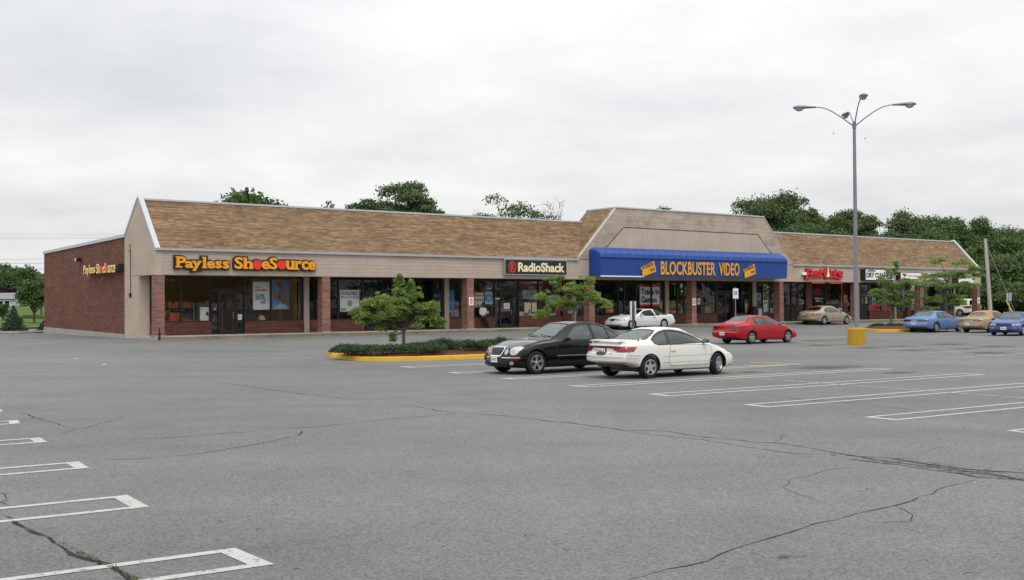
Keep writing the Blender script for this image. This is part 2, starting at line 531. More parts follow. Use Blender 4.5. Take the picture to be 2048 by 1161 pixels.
    # lamps of cars
    for nm, c in (('lens_red', (.28, .008, .01)), ('lens_darkred', (.11, .006, .01)), ('lens_amber', (.5, .13, .01))):
        g = N(nm); M[nm] = g.done(g.bsdf(g.mix(g.noise(g.co(), 14, 2), tuple(x * .7 for x in c), c), .15, spec=.6, Coat_Weight=.8))
    g = N('lens_clear'); M['lens_clear'] = g.done(g.bsdf(g.ramp(g.n('TexVoronoi', Vector=g.co(), Scale=22.0).outputs[0], (.0, (.62, .64, .66)), (.8, (.30, .31, .33))), .1, .4, spec=.7, Coat_Weight=1.0))
    # car paints
    for nm, c, met, rough in (('p_black', (.0022, .002, .0036), 0.0, .12), ('p_white', (.66, .65, .61), 0.0, .32), ('p_white2', (.62, .63, .63), 0.0, .3), ('p_red', (.35, .003, .010), 0.0, .3),
                              ('p_gold', (.34, .285, .205), .35, .36), ('p_lblue', (.13, .225, .43), .25, .36), ('p_gold2', (.33, .27, .18), .35, .36), ('p_blue', (.012, .055, .23), .15, .33)):
        g = N(nm); c_ = g.co()
        fl = g.noise(c_, 260, 2, .5)
        dirt = g.n('SeparateXYZ', Vector=c_).outputs[2]
        col = g.mix(fl, tuple(x * .9 for x in c), tuple(min(1, x * 1.1) for x in c))
        dz = g.math('ADD', dirt, g.math('MULTIPLY', g.noise(c_, 5, 4), .22))
        col = g.mix(g.ramp(dz, (.30, .5 if nm == 'p_white' else (0.0 if nm == 'p_black' else .06)), (.50, 0.0)), col, (.22, .18, .13))
        M[nm] = g.done(g.bsdf(col, rough, met, spec=.3, Coat_Weight=.3 if nm != 'p_black' else .22, Coat_Roughness=.05))
    simple('p_cladding', (.05, .05, .052), .7)
    simple('cloth_top', (.36, .215, .12), .9, var=.08)
    simple('vinyl_top', (.055, .028, .026), .75)
    simple('seat_grey', (.34, .37, .355), .85)
    simple('seat_dark', (.035, .035, .037), .85)
    # foliage
    for nm, c1, c2, c3, tr in (('leaf_oak', (.034, .066, .019), (.075, .128, .036), (.13, .195, .058), .3), ('leaf_pale', (.05, .085, .026), (.09, .14, .045), (.14, .19, .07), .3),
                               ('leaf_locust', (.12, .20, .045), (.24, .35, .08), (.38, .45, .13), .58), ('leaf_zelkova', (.15, .24, .065), (.25, .37, .105), (.35, .46, .15), .6),
                               ('leaf_spruce', (.018, .042, .027), (.034, .068, .045), (.06, .105, .07), .08), ('leaf_juniper', (.016, .036, .013), (.032, .064, .02), (.06, .10, .032), .12),
                               ('leaf_plum', (.016, .008, .012), (.03, .014, .02), (.05, .025, .03), .1), ('leaf_mid', (.035, .072, .018), (.07, .13, .03), (.115, .18, .045), .28)):
        g = N(nm); c_ = g.co()
        big = g.noise(c_, .45, 4, .6)
        rnd = g.n('TexWhiteNoise', {'noise_dimensions': '3D'}, Vector=g.n('VectorMath', {'operation': 'SNAP'}, i0=c_, i1=(.22, .22, .22)).outputs[0]).outputs[0]
        col = g.ramp(g.math('ADD', g.math('MULTIPLY', big, .65), g.math('MULTIPLY', rnd, .35)), (.25, c1), (.52, c2), (.82, c3))
        b = g.bsdf(col, .55, spec=.35)
        t = g.n('BsdfTranslucent', Color=col)
        M[nm] = g.done(g.n('MixShader', Fac=tr, i1=b, i2=t))
    simple('moss', (.075, .085, .03), .95, var=.4, scale=12)
    simple('bark', (.10, .085, .07), .95, var=.35, scale=9)
    simple('bark_pale', (.22, .19, .165), .95, var=.3, scale=9)
    # far house
    g = N('siding'); sx = g.n('SeparateXYZ', Vector=g.co('UV'))
    M['siding'] = g.done(g.bsdf(g.mix(1.0, (.46, .52, .62), g.ramp(g.math('FRACT', g.math('DIVIDE', sx.outputs[1], .15)), (0.0, .7), (.15, 1.0)), 'MULTIPLY'), .8))
    simple('house_roof', (.20, .20, .21), .95)


make_mats()
# ---------------------------------------------------------------- ground
def lin(a, b, n): return [a + (b - a) * i / n for i in range(n + 1)]


def make_ground():
    # one sheet to the horizon, finer near the shops where the lot rises
    xs = [-1500, -600, -250] + lin(-120, 140, 130) + [250, 600, 1500]
    ys = [-600, -200, -60] + lin(-20, 150, 85) + [220, 400, 800, 1800]
    mb = MB()
    mb.add([(x, y, G(x, y)) for y in ys for x in xs],
           [(j * len(xs) + i, j * len(xs) + i + 1, (j + 1) * len(xs) + i + 1, (j + 1) * len(xs) + i) for j in range(len(ys) - 1) for i in range(len(xs) - 1)])
    lot = tag(mb.build('parking_lot', M['asphalt'], smooth=60, uv=False), kind='structure', label='weathered grey asphalt parking lot with cracks and painted stalls', cat='parking lot')

    def sheet(name, mat, pts, dz, parent=lot):
        b = MB()
        b.add([(p.x, p.y, G(p.x, p.y) + dz) for p in pts], [tuple(range(len(pts)))])
        return b.build(name, M[mat], parent, uv=False)

    def stripe(b, a, c, w, dz=.004):
        a, c = Vector((a[0], a[1], 0)), Vector((c[0], c[1], 0))
        d = (c - a); L = d.length; d /= L
        n = Vector((-d.y, d.x, 0)) * (w / 2)
        k = max(1, int(L / 2.0))
        for i in range(k):
            p, q = a + d * (L * i / k), a + d * (L * (i + 1) / k)
            vs = [p - n, q - n, q + n, p + n]
            b.add([(v.x, v.y, G(v.x, v.y) + dz) for v in vs], [(0, 1, 2, 3)])

    def hairpin(A, Bp, ang, L, w=.105, endw=.16, mat='paint_white', far=False, dz=.005):
        """two stall lines closed by a bar: A far corner, Bp near corner of the end, running off at ang"""
        d = Vector((math.cos(R_(ang)), math.sin(R_(ang)), 0))
        A, Bp = Vector((A.x, A.y, 0)), Vector((Bp.x, Bp.y, 0))
        e = (Bp - A).normalized()
        A, Bp = A + e * w / 2, Bp - e * w / 2
        b = MB()
        s = d * endw
        stripe(b, A + s, A + d * L, w, dz)
        stripe(b, Bp + s, Bp + d * L, w, dz)
        A2, B2 = A - e * w / 2, Bp + e * w / 2
        vs = [A2, B2, B2 + s, A2 + s]
        b.add([(v.x, v.y, G(v.x, v.y) + dz) for v in vs], [(0, 1, 2, 3)])
        if far:
            b.add([(v.x + d.x * L, v.y + d.y * L, G(v.x + d.x * L, v.y + d.y * L) + dz) for v in vs], [(0, 1, 2, 3)])
        return b.build('stall_marking', M[mat], lot, uv=False)

    # near left row
    for a, c in (((470, 1097), (549, 1130)), ((255, 991), (299, 1015)), ((158, 924), (179, 937)), ((80, 876), (95, 885)), ((36, 841), (40, 848)), ((2, 819), (6, 824))):
        hairpin(gp(*a), gp(*c), 215.0 - 1.5, 5.4, w=.11, endw=.16)
    # right double row
    R1 = [((2012, 862), (2095, 873)), ((1726, 835), (1792, 841.6)), ((1484, 810), (1536, 815.6)), ((1294, 789), (1334, 793.5)), ((1134, 772.5), (1174, 775))]
    for i, (a, c) in enumerate(R1):
        hairpin(gp(*a), gp(*c), 33.2, 11.0, far=True, w=.088 + .011 * i, endw=.12 + .015 * i)
    for a, c in (((1000, 757.5), (1030, 759.5)), ((893, 746), (918, 748)), ((797, 734), (826, 736))):
        hairpin(gp(*a), gp(*c), 33.2, 10.8, far=True, w=.14, endw=.2)
    # centre divider of the double row
    b = MB(); stripe(b, gp(1380, 748), gp(2090, 800), .10, .009); b.build('divider_line', M['paint_faded'], lot, uv=False)
    # yellow re-painted stall behind the white coupe, and faded far stalls
    b = MB()
    stripe(b, gp(1440, 742), gp(1607, 729), .10, .009)
    b.build('yellow_stall_line', M['paint_yellow'], lot, uv=False)
    b = MB()
    stripe(b, gp(1500, 726), gp(1560, 727), .35, .009); stripe(b, gp(1447, 722), gp(1480, 721.5), .3, .009)
    b.build('yellow_stall_symbol', M['paint_yellow'], lot, uv=False)
    b = MB()
    for a, c in (((1575, 682), (1720, 695)), ((1640, 689), (1830, 700)), ((1760, 695), (2048, 716)), ((1890, 717), (2060, 707)), ((1620, 697), (1725, 690)), ((2020, 723), (2080, 724)),
                 ((1760, 711), (2048, 697)), ((1840, 670), (1880, 671)), ((1880, 668), (1912, 666)), ((1935, 677), (1975, 672))):
        stripe(b, gp(*a), gp(*c), .12, .007)
    b.build('faded_stall_lines', M['paint_faded'], lot, uv=False)
    b = MB()
    for a, c in (((1400, 674), (1450, 680)), ((1600, 678), (1690, 674))):
        stripe(b, gp(*a), gp(*c), .3, .006)
    b.build('yellow_crosswalk_line', M['paint_yellow'], lot, uv=False)
    # oil stains of the stalls: flat blots with a ragged edge
    for i, (px, py, w, h, rz) in enumerate(((1632, 682, 2.2, .9, 30), (1650, 690.5, 2.4, 1.0, 30), (1745, 696, 2.8, 1.0, 35), (1835, 700.5, 2.2, 1.0, 30), (1895, 689, 2.6, 1.2, 35), (1990, 693.5, 2.2, 1.0, 30),
                                            (1975, 706.5, 2.2, 1.0, 30), (1652, 735.5, 2.6, .9, 30), (1500, 745, 1.0, .5, 30), (1690, 680, 1.8, .8, 20), (1800, 693, 1.6, .7, 20), (1795, 746, 1.3, .5, 33), (1930, 698, 1.7, .7, 30), (1560, 680, 1.4, .7, 40))):
        p = gp(px, py)
        b = MB()
        c, s = math.cos(R_(rz)), math.sin(R_(rz))
        vs = [(x * w * .75, y * h * 1.1) for x, y in ((-1, -1), (1, -1), (1, 1), (-1, 1))]
        b.add([(x, y, 0) for x, y in vs], [(0, 1, 2, 3)])
        o = b.build('oil_stain', M['oil_stain'], lot, uv=False)
        o.location = (p.x, p.y, p.z + .003); o.rotation_euler = (0, 0, R_(rz))

    # cracks: thin ragged ribbons following the photograph's lines on the ground
    rng = random.Random(3)

    def crack(px, w0, w1, mat='crack', jit=.05):
        pts = [gp(*p) for p in px]
        line = []
        for i in range(len(pts) - 1):
            L = (pts[i + 1] - pts[i]).length
            k = max(2, int(L / .22))
            for j in range(k): line.append(pts[i].lerp(pts[i + 1], j / k))
        line.append(pts[-1])
        n = len(line)
        b = MB(); vs = []; off = 0
        for i, p in enumerate(line):
            d = (line[min(i + 1, n - 1)] - line[max(i - 1, 0)]); d.z = 0
            d = d.normalized() if d.length > 0 else Vector((1, 0, 0))
            nn = Vector((-d.y, d.x, 0))
            off = off * .7 + rng.uniform(-jit, jit)
            w = (w0 + (w1 - w0) * i / n) * rng.uniform(.35, 1.25) * min(1, 8 * min(i + .6, n - i) / n)
            q = p + nn * off
            for s in (-.5, .5):
                z = q + nn * (w * s)
                vs.append((z.x, z.y, G(z.x, z.y) + .0025))
        b.add(vs, [(2 * i, 2 * i + 1, 2 * i + 3, 2 * i + 2) for i in range(n - 1)])
        return b.build('crack', M[mat], lot, uv=False)

    crack([(1235, 1163), (1330, 1139), (1440, 1110), (1560, 1075), (1640, 1050), (1720, 1030), (1800, 1014), (1830, 1002), (1900, 975), (1955, 960)], .028, .02)
    crack([(760, 806), (900, 825), (1024, 834), (1150, 848), (1250, 862), (1330, 863), (1420, 876), (1510, 885), (1565, 887), (1670, 905), (1710, 912)], .035, .05)
    crack([(1120, 843), (1200, 855), (1300, 870), (1400, 880), (1520, 899), (1600, 909), (1680, 909)], .03, .03)
    crack([(1675, 908), (1750, 920), (1830, 930), (1920, 943), (2070, 965)], .07, .05)
    crack([(1690, 912), (1780, 917), (1900, 935), (2000, 944), (2070, 950)], .06, .06)
    crack([(1700, 918), (1800, 930), (1880, 941), (1960, 955), (2070, 958)], .05, .05)
    b = MB()
    strip_top = [gp(*p) for p in ((1660, 903), (1760, 913), (1860, 922), (1960, 938), (2080, 947))]
    strip_bot = [gp(*p) for p in ((1660, 912), (1760, 928), (1860, 939), (1960, 955), (2080, 968))]
    b.add([(p.x, p.y, G(p.x, p.y) + .0018) for p in strip_top + strip_bot], [(i, i + 1, i + 6, i + 5) for i in range(4)])
    b.build('broken_asphalt', M['crack_patch'], lot, uv=False)
    crack([(180, 922), (320, 915), (400, 907), (470, 897), (540, 884), (590, 872), (606, 862)], .028, .03)
    crack([(250, 880), (400, 872), (490, 864), (600, 856), (700, 848), (800, 837), (900, 829)], .028, .04)
    crack([(430, 765), (500, 774), (600, 787), (680, 797), (745, 800)], .04, .04)
    crack([(735, 800), (800, 796), (900, 790), (1020, 785)], .025, .02)
    crack([(20, 824), (50, 830), (85, 842), (140, 856)], .03, .025)
    crack([(120, 868), (170, 855), (215, 845), (247, 837)], .028, .024)
    crack([(1700, 935), (1650, 942), (1590, 962), (1575, 975), (1600, 990), (1640, 1005)], .014, .012)
    crack([(1440, 782), (1540, 792), (1640, 803), (1760, 812), (1840, 822)], .03, .025)
    crack([(1056, 760), (1180, 770), (1330, 783), (1460, 792)], .03, .03)
    crack([(0, 672), (60, 671), (128, 669)], .09, .05)
    crack([(0, 758), (60, 754), (90, 752)], .03, .02)
    crack([(640, 722), (760, 735), (860, 744), (950, 750)], .04, .03)
    crack([(1556, 886), (1566, 875), (1580, 870)], .014, .01)
    crack([(1790, 1012), (1808, 1030), (1800, 1040), (1740, 1046)], .012, .01)
    crack([(0, 1030), (60, 1055), (120, 1085), (160, 1108), (215, 1132), (262, 1160), (300, 1180)], .05, .06)
    crack([(0, 985), (12, 995), (5, 1005), (35, 1018)], .02, .015)
    for k in range(46):
        px, py = rng.uniform(0, 2048), rng.uniform(700, 1150)
        L = rng.uniform(8, 40); a = rng.uniform(-.25, .25)
        crack([(px, py), (px + L * .5, py + L * a), (px + L, py + L * a * .4)], .012, .008, jit=.03)
    # grass and sand in the near left crack
    b = MB()
    for i in range(260):
        t = rng.random() ** .8
        px = 150 + 140 * t; py = 1103 + 66 * t
        if rng.random() < .35: px = rng.uniform(120, 290); py = 1085 + (px - 120) * .47
        p = gp(px + rng.gauss(0, 2.2), py + rng.gauss(0, 1.6))
        a = rng.uniform(0, 6.3); r = rng.uniform(.01, .03); h = rng.uniform(.006, .025)
        b.add([(p.x - r * math.sin(a) * .3, p.y + r * math.cos(a) * .3, 0), (p.x + r * math.sin(a) * .3, p.y - r * math.cos(a) * .3, 0), (p.x + r * math.cos(a), p.y + r * math.sin(a), h)], [(0, 1, 2)])
    tag(b.build('crack_weeds', M['moss'], uv=False), 'small green weeds and moss growing along the crack in the near asphalt', 'weeds', kind='stuff')
    b = MB()
    p = gp(1567, 1116)
    for k in range(9):
        a = k * .7; r = .025 + .012 * (k % 3)
        b.add([(p.x, p.y, .004), (p.x + r * math.cos(a), p.y + r * math.sin(a), .018), (p.x + r * math.cos(a + .5) * 1.1, p.y + r * math.sin(a + .5) * 1.1, .008)], [(0, 1, 2)])
    tag(b.build('fallen_leaf', M['leaf_mid'], uv=False), 'small green fallen leaf lying alone on the near asphalt', 'leaf')
    # scraps of litter on the far lot
    for k, (px, py) in enumerate(((203, 730.5), (146, 719))):
        p = gp(px, py); b = MB()
        b.add([(p.x, p.y, p.z + .01), (p.x + .14, p.y + .03, p.z + .02), (p.x + .12, p.y + .12, p.z + .03), (p.x - .02, p.y + .10, p.z + .012)], [(0, 1, 2, 3)])
        tag(b.build('paper_scrap', M['c_white'], uv=False), ('larger white paper scrap lying on the open asphalt left of the planted island', 'tiny white paper scrap on the asphalt nearest the brick side wall')[k], 'litter')
    # lawn, mulch bed and road beyond the lot on the left
    edge = [(-400, 668.5), (-60, 669), (40, 667.5), (92, 665.5)]
    pts = [gp(*p) for p in edge]
    far = [B(0, 21, 0), B(0, 45, 0), Vector((-40, 190, 0)), Vector((-300, 190, 0))]
    b = MB(); allp = pts + [Vector((q.x, q.y, 0)) for q in far]
    b.add([(q.x, q.y, G(q.x, q.y) + .05) for q in allp], [tuple(range(len(allp)))])
    tag(b.build('lawn', M['grass'], uv=False), 'mown green lawn beyond the parking lot at the left', 'lawn', kind='structure')
    e = [Vector((p.x, p.y, G(p.x, p.y))) for p in pts]
    b = MB(); b.tube([p + Vector((0, 0, .05)) for p in e], .12, 6); tag(b.build('lawn_kerb', M['concrete'], uv=False), 'low concrete kerb along the lawn', 'kerb', kind='structure')
    # hill of ground behind the shops for the wood to stand on
    b = MB()
    pts = [B(-40, 60, -.2), B(-20, 40, .1), B(120, 24, .1), B(200, -30, .1), B(300, 60, 3), B(160, 160, 4), B(-60, 160, 2)]
    b.add(pts, [tuple(range(len(pts)))])
    tag(b.build('rough_ground', M['grass'], uv=False), 'rough grassy ground under the trees behind the shops', 'ground', kind='structure')


make_ground()
# ---------------------------------------------------------------- the shopping strip
VS, SOF, ZG, VA, ZA, VBK, ZWF, ZWB, DEP, UR = 2.5, 3.27, 4.53, 2.59, 7.21, 4.75, 5.35, 5.12, 20.9, 75.9
UC1, UC2, UC3, UC4, ZC, VC = 27.54, 31.0, 45.87, 49.27, 8.06, 2.99
PIL = [(0.0, .46), (9.19, 9.67), (18.84, 19.32), (28.54, 29.02), (38.13, 38.61), (47.67, 48.15), (57.2, 57.68), (66.33, 66.85), (75.40, 75.88)]


def make_strip():
    T = tag(empty('shopping_strip', mw=BM), 'long one storey brick shopping strip with brown shingled mansard roof and tan fascia', 'building')
    def part(name, mb, mats, parent=T, **k):
        return mb.build(name, [M[m] for m in (mats if isinstance(mats, (list, tuple)) else [mats])], parent, **k)

    # --- left flank: brick wall on a concrete base, white coping
    b = MB(); b.prism([(VBK, .20), (DEP, .40), (DEP, ZWB), (VBK, ZWF)], .02, .35, 'x'); part('brick_wall', b, 'brick_wall')
    b = MB(); b.prism([(VBK, -.6), (DEP, -.6), (DEP, .40), (VBK, .20)], -.01, .36, 'x'); part('foundation', b, 'block')
    b = MB(); b.prism([(VBK, ZWF), (DEP + .05, ZWB), (DEP + .05, ZWB + .17), (VBK, ZWF + .17)], -.05, .42, 'x'); part('coping', b, 'trim_metal')
    b = MB(); b.box(.36, UR, DEP - .3, DEP, -.6, ZWB - .02); part('brick_wall', b, 'brick_wall')
    b = MB(); b.box(.36, UR, DEP - .34, DEP + .05, ZWB - .02, ZWB + .15); part('coping', b, 'trim_metal')
    b = MB(); b.prism([(VBK, -.6), (DEP - .31, -.6), (DEP - .31, ZWB), (VBK, ZWF)], UR - .34, UR, 'x'); part('brick_wall', b, 'brick_wall')
    b = MB(); b.box(.36, UR - .35, VBK - .2, DEP - .31, ZWB - .35, ZWB - .15); part('flat_roof', b, 'rooftop')
    # --- gable ends
    for u0, u1, lab in ((0.0, .20, 1), (UR - .20, UR, 0)):
        b = MB()
        b.prism([(VS, SOF), (VBK, SOF), (VBK, ZWF), (VA, ZA + .12), (0.003, ZG - .02), (0.003, SOF - .02), (VS, SOF - .02)], u0, u1, 'x')
        b.prism([(VS, -.1), (VBK, -.1), (VBK, SOF - .002), (VS, SOF - .022)], u0, u0 + .56 if lab else u1, 'x')
        part('gable_wall', b, 'panel')
        b = MB()
        def rake(p, q, w=.09, up=.08):
            d = Vector((q[0] - p[0], q[1] - p[1])).normalized(); n = Vector((-d.y, d.x)) * up
            if n.y < 0: n = -n
            b.prism([(p[0], p[1] - .05), (q[0], q[1] - .05), (q[0] + n.x, q[1] + n.y), (p[0] + n.x, p[1] + n.y)], u0 - .03, u1 + .02, 'x')
        rake((-.02, ZG), (VA - .02, ZA + .12)); rake((VA + .04, ZA + .10), (VBK + .02, ZWF + .05))
        part('rake_trim', b, 'trim_metal')
    # --- shingled mansard
    def slab(p, q, u0, u1, th=.1):
        d = Vector((q[0] - p[0], q[1] - p[1])).normalized(); n = Vector((d.y, -d.x)) * th
        if n.y > 0: n = -n
        return MB().prism([p, q, (q[0] + n.x, q[1] + n.y), (p[0] + n.x, p[1] + n.y)], u0, u1, 'x')
    part('shingle_roof', slab((-.03, ZG + .03), (VA, ZA), .205, UC1 + 3.2), 'shingle')
    part('shingle_roof', slab((-.03, ZG + .03), (VA, ZA), UC4 - 3.2, UR - .205), 'shingle')
    part('shingle_roof', slab((VA + .01, ZA), (VBK, ZWF + .06), .205, UR - .205), 'shingle')
    for a, c in ((.19, UC1 + 2.6), (UC4 - 2.6, UR - .19)):
        b = MB(); b.box(a, c, VA - .08, VA + .09, ZA - .04, ZA + .055); part('ridge_cap', b, 'trim_metal')
    for a, c in ((-.03, UC1 + .02), (UC4 - .02, UR + .03)):
        b = MB(); b.prism([(-.12, ZG - .07), (0, ZG - .07), (0, ZG + .055), (-.15, ZG + .055)], a, c, 'x'); part('gutter', b, 'trim_metal')
    # --- fascia boards
    for a, c in ((.205, UC1), (UC1 + .002, UC4 - .002), (UC4, UR - .205)):
        b = MB(); b.box(a, c, 0, .24, SOF - .03, ZG - .004 if not (27 < a < 40) else ZG + .3); part('fascia', b, 'clapboard')
    b = MB(); b.box(-.015, .30, -.014, .0, SOF - .05, ZG - .10); part('corner_board', b, 'panel')
    b = MB(); b.box(UR - .30, UR + .015, -.014, .0, SOF - .05, ZG - .10); part('corner_board', b, 'panel')
    b = MB(); b.box(.37, UR - .37, .245, VS + .3, SOF, SOF + .06); part('soffit', b, 'soffit')
    b = MB(); b.box(.37, UR - .37, 0.03, .2, SOF - .045, SOF - .031); part('fascia_drip', b, 'frame_bronze')
    # --- raised centre gable over the video shop
    cg = MB(); cg.prism([(UC1, ZG), (UC2, ZC), (UC3, ZC), (UC4, ZG)], -.02, .3, 'y')
    front = part('centre_gable', cg, 'stained_panel')
    ins = [(bu(x, 0), bz(x, y)) for x, y in ((1212, 497), (1248, 455.7), (1516, 470), (1544, 511))]
    b = MB(); b.prism(ins, -.035, -.021, 'y'); part('gable_panel', b, 'grooved', front)
    b = MB()
    for p, q in zip(ins[:3], ins[1:]):
        d = (Vector(q) - Vector(p)).normalized(); n = Vector((-d.y, d.x)) * .045
        b.prism([tuple(Vector(p)), tuple(Vector(q)), tuple(Vector(q) + n), tuple(Vector(p) + n)], -.05, -.0352, 'y')
    part('panel_bead', b, 'inside_dark', front)
    for s, (ua, ub) in ((1, (UC1, UC2)), (-1, (UC4, UC3))):
        sl = [(ua, ZG), (ub, ZC), (ub + s * .12, ZC - .02), (ua + s * .12, ZG - .02)]
        part('shingle_roof', MB().prism(sl, .31, VC, 'y'), 'shingle')
    b = MB(); b.box(UC2 - .05, UC3 + .05, -.08, VC + .06, ZC - .03, ZC + .06)
    for ua, ub in ((UC1, UC2), (UC4, UC3)):
        s = 1 if ub > ua else -1
        b.prism([(ua - s * .01, ZG), (ub - s * .01, ZC), (ub - s * .04, ZC + .02), (ua - s * .04, ZG + .02)], -.045, .02, 'y')
    part('gable_trim', b, 'trim_metal')
    b = MB(); b.prism([(UC1 + 1.4, ZG + 1.2), (UC2, ZC - .03), (UC3, ZC - .03), (UC4 - 1.4, ZG + 1.2)], VC - .2, VC - .05, 'y'); part('gable_back', b, 'panel')
    # --- brick pillars of the arcade
    for i, (a, c) in enumerate(PIL):
        b = MB(); b.box(a, c, .02, .58, .15, SOF - .032)
        p = part('pillar', b, 'brick_pier')
        b = MB(); b.box(a - .07, c + .07, -.06, .66, .14, .23); part('plinth', b, 'concrete', p, bevel=.015)
    # --- walkway
    b = MB(); b.box(-.06, UR + .4, -.34, VS + .1, -.4, .15)
    tag(b.build('sidewalk', M['walk'], bevel=.015, mw=BM), 'raised concrete walkway along the shop fronts', 'sidewalk', kind='structure')
    b = MB(); u = -.06
    while u < UR + .4:
        b.box(u, min(u + 2.98, UR + .4), -.52, -.345, -.4, .145); u += 3.0
    tag(b.build('kerb', M['kerb_dirty'], bevel=.025, mw=BM), 'dirty stone kerb along the walkway', 'kerb', kind='structure')
    b = MB(); pts = []
    for k in range(40):
        t = k / 39; pts.append((-.06 + t * (UR + .4), -.52))
    b.add([p + (.006 + G(*B(p[0], p[1], 0).xy) - ZB,) for p in pts] + [(p[0], -1.05, .006 + G(*B(p[0], -1.05, 0).xy) - ZB) for p in pts], [(i + 1, i, 40 + i, 41 + i) for i in range(39)])
    tag(b.build('gutter_sand', M['sand'], uv=False, mw=BM), 'sand and dead leaves drifted along the kerb', 'sand', kind='structure')

    # --- shop fronts (positions surveyed along the glass line)
    U = lambda px: bu(px, VS)
    def window(a, c, z0=.83, z1=3.2, mats=('frame_bronze', 'glass_store'), muls=()):
        fr = MB(); w = .045
        fr.box(a, c, VS - .06, VS + .06, z1 - .06, z1); fr.box(a, c, VS - .06, VS + .06, z0, z0 + .06)
        for u in [a + w / 2, c - w / 2] + list(muls):
            fr.box(u - w / 2, u + w / 2, VS - .055, VS + .055, z0 + .06, z1 - .06)
        f = part('window', fr, mats[0])
        g = MB(); g.quad((a + .02, VS, z0 + .03), (c - .02, VS, z0 + .03), (c - .02, VS, z1 - .03), (a + .02, VS, z1 - .03)); part('pane', g, mats[1], f)
        return f
    def bulk(a, c, z=.83):
        b = MB(); b.box(a, c, VS - .10, VS + .12, .15, z - .004); part('bulkhead', b, 'brick_wall')
    def pier(a, c, mat='panel', v0=VS - .16):
        b = MB(); b.box(a, c, v0, VS + .2, .15, SOF - .004); part('pier', b, mat)
    def door(a, c, hinge=1, ztop=2.42):
        """framed glass door leaf with transom"""
        fr = MB()
        fr.box(a, c, VS - .06, VS + .06, ztop, ztop + .1); fr.box(a, a + .05, VS - .06, VS + .06, .15, ztop); fr.box(c - .05, c, VS - .06, VS + .06, .15, ztop)
        d = part('door', fr, 'frame_bronze')
        lf = MB(); a2, c2 = a + .06, c - .06
        lf.box(a2, c2, VS - .03, VS + .03, .17, .38); lf.box(a2, c2, VS - .03, VS + .03, ztop - .12, ztop - .01)
        lf.box(a2, a2 + .07, VS - .03, VS + .03, .38, ztop - .12); lf.box(c2 - .07, c2, VS - .03, VS + .03, .38, ztop - .12)
        part('leaf', lf, 'frame_bronze', d)
        g = MB(); g.quad((a2 + .05, VS, .36), (c2 - .05, VS, .36), (c2 - .05, VS, ztop - .1), (a2 + .05, VS, ztop - .1)); part('pane', g, 'glass_store', d)
        h = MB(); u = c2 - .12 if hinge > 0 else a2 + .12
        h.tube([(u, VS - .03, .95), (u, VS - .10, .97), (u, VS - .10, 1.33), (u, VS - .03, 1.35)], .014, 6); part('handle', h, 'steel', d)
    # shoe shop
    x = [U(p) for p in (294, 361, 420, 421.6, 437, 471.5, 488.5, 542, 603)]
    window(.56, x[1]); window(x[1], x[2]); bulk(.56, x[3])
    door(x[4], x[5]); window(x[3], x[4], .15, 2.5); window(x[5], x[6], .15, 2.5); window(x[3], x[6], 2.53, 3.2)
    window(x[6], x[7]); window(x[7], x[8]); bulk(x[6], x[8])
    pier(U(606), U(616)); window(x[8], U(606)); window(U(616), PIL[1][1] + .9); bulk(x[8], U(606)); bulk(U(616), PIL[1][1] + .9)
    # empty shop
    a0 = PIL[1][1] + .9
    x = [a0] + [U(p) for p in (676, 725.4, 782.8, 830, 883.5, 887, 895.6, 925, 727.6)]
    window(x[0], x[1]); window(x[1], x[2]); bulk(x[0], x[9])
    door(x[9] + .1, x[9] + 1.25); window(x[2], x[3], .15, 3.2, muls=(x[9] + 1.3,)); window(x[3], x[4], .15, 3.2); window(x[4], x[5], .15, 3.2)
    pier(x[6], x[7]); window(x[5], x[6], .15, 3.2); window(x[7], PIL[2][1] + .7); bulk(x[7], PIL[2][1] + .7)
    # radio shop
    a0 = PIL[2][1] + .7
    x = [a0] + [U(p) for p in (988.5, 999, 1024.7, 1036.7, 1076, 1122.9, 1124, 1149, 989)]
    window(x[0], x[1]); bulk(x[0], x[1]); door(x[2], x[3]); window(x[1], x[2], .15, 2.5); window(x[3], x[4], .15, 2.5); window(x[1], x[4], 2.53, 3.2)
    window(x[4], x[5]); window(x[5], x[6]); bulk(x[4], x[6])
    pier(x[7], x[8] - .35, 'brick_wall'); pier(x[8] - .35, x[8]); window(x[6], x[7]); bulk(x[6], x[7]); window(x[8], PIL[3][1] + .8); bulk(x[8], PIL[3][1] + .8)
    # video shop
    a0 = PIL[3][1] + .8
    x = [a0] + [U(p) for p in (1235.8, 1248, 1272, 1303, 1327, 1328.5, 1335, 1367.6)]
    window(x[0], x[1]); window(x[1], x[2]); bulk(x[0], x[4]); window(x[2], x[3]); window(x[3], x[4]); window(x[4], x[5]); bulk(x[4], x[5])
    pier(x[6], x[7]); window(x[5], x[6]); bulk(x[5], x[6]); window(x[7], x[8]); window(x[8], PIL[4][1] + .6); bulk(x[7], PIL[4][1] + .6)
    a0 = PIL[4][1] + .6
    x = [a0] + [U(p) for p in (1431, 1433, 1449, 1466.6, 1483, 1498.5, 1503, 1510, 1539)]
    window(x[0], x[1]); bulk(x[0], x[2]); door(x[2], x[3]); door(x[3], x[4], -1); window(x[2], x[4], 2.53, 3.2); window(x[1], x[2])
    window(x[4], x[5]); window(x[5], x[6]); bulk(x[4], x[6]); pier(x[7], x[8]); window(x[6], x[7]); bulk(x[6], x[7]); window(x[8], x[9]); window(x[9], PIL[5][1] + .5); bulk(x[8], PIL[5][1] + .5)
    # hair salon
    a0 = PIL[5][1] + .5
    x = [a0] + [U(p) for p in (1582, 1595.6, 1610, 1621.5, 1650.7, 1653, 1686, 1687, 1699.5, 1711)]
    window(x[0], x[1], .15, 3.2); door(x[1], x[2]); window(x[1], x[2], 2.53, 3.2); window(x[2], x[3], .15, 3.2)
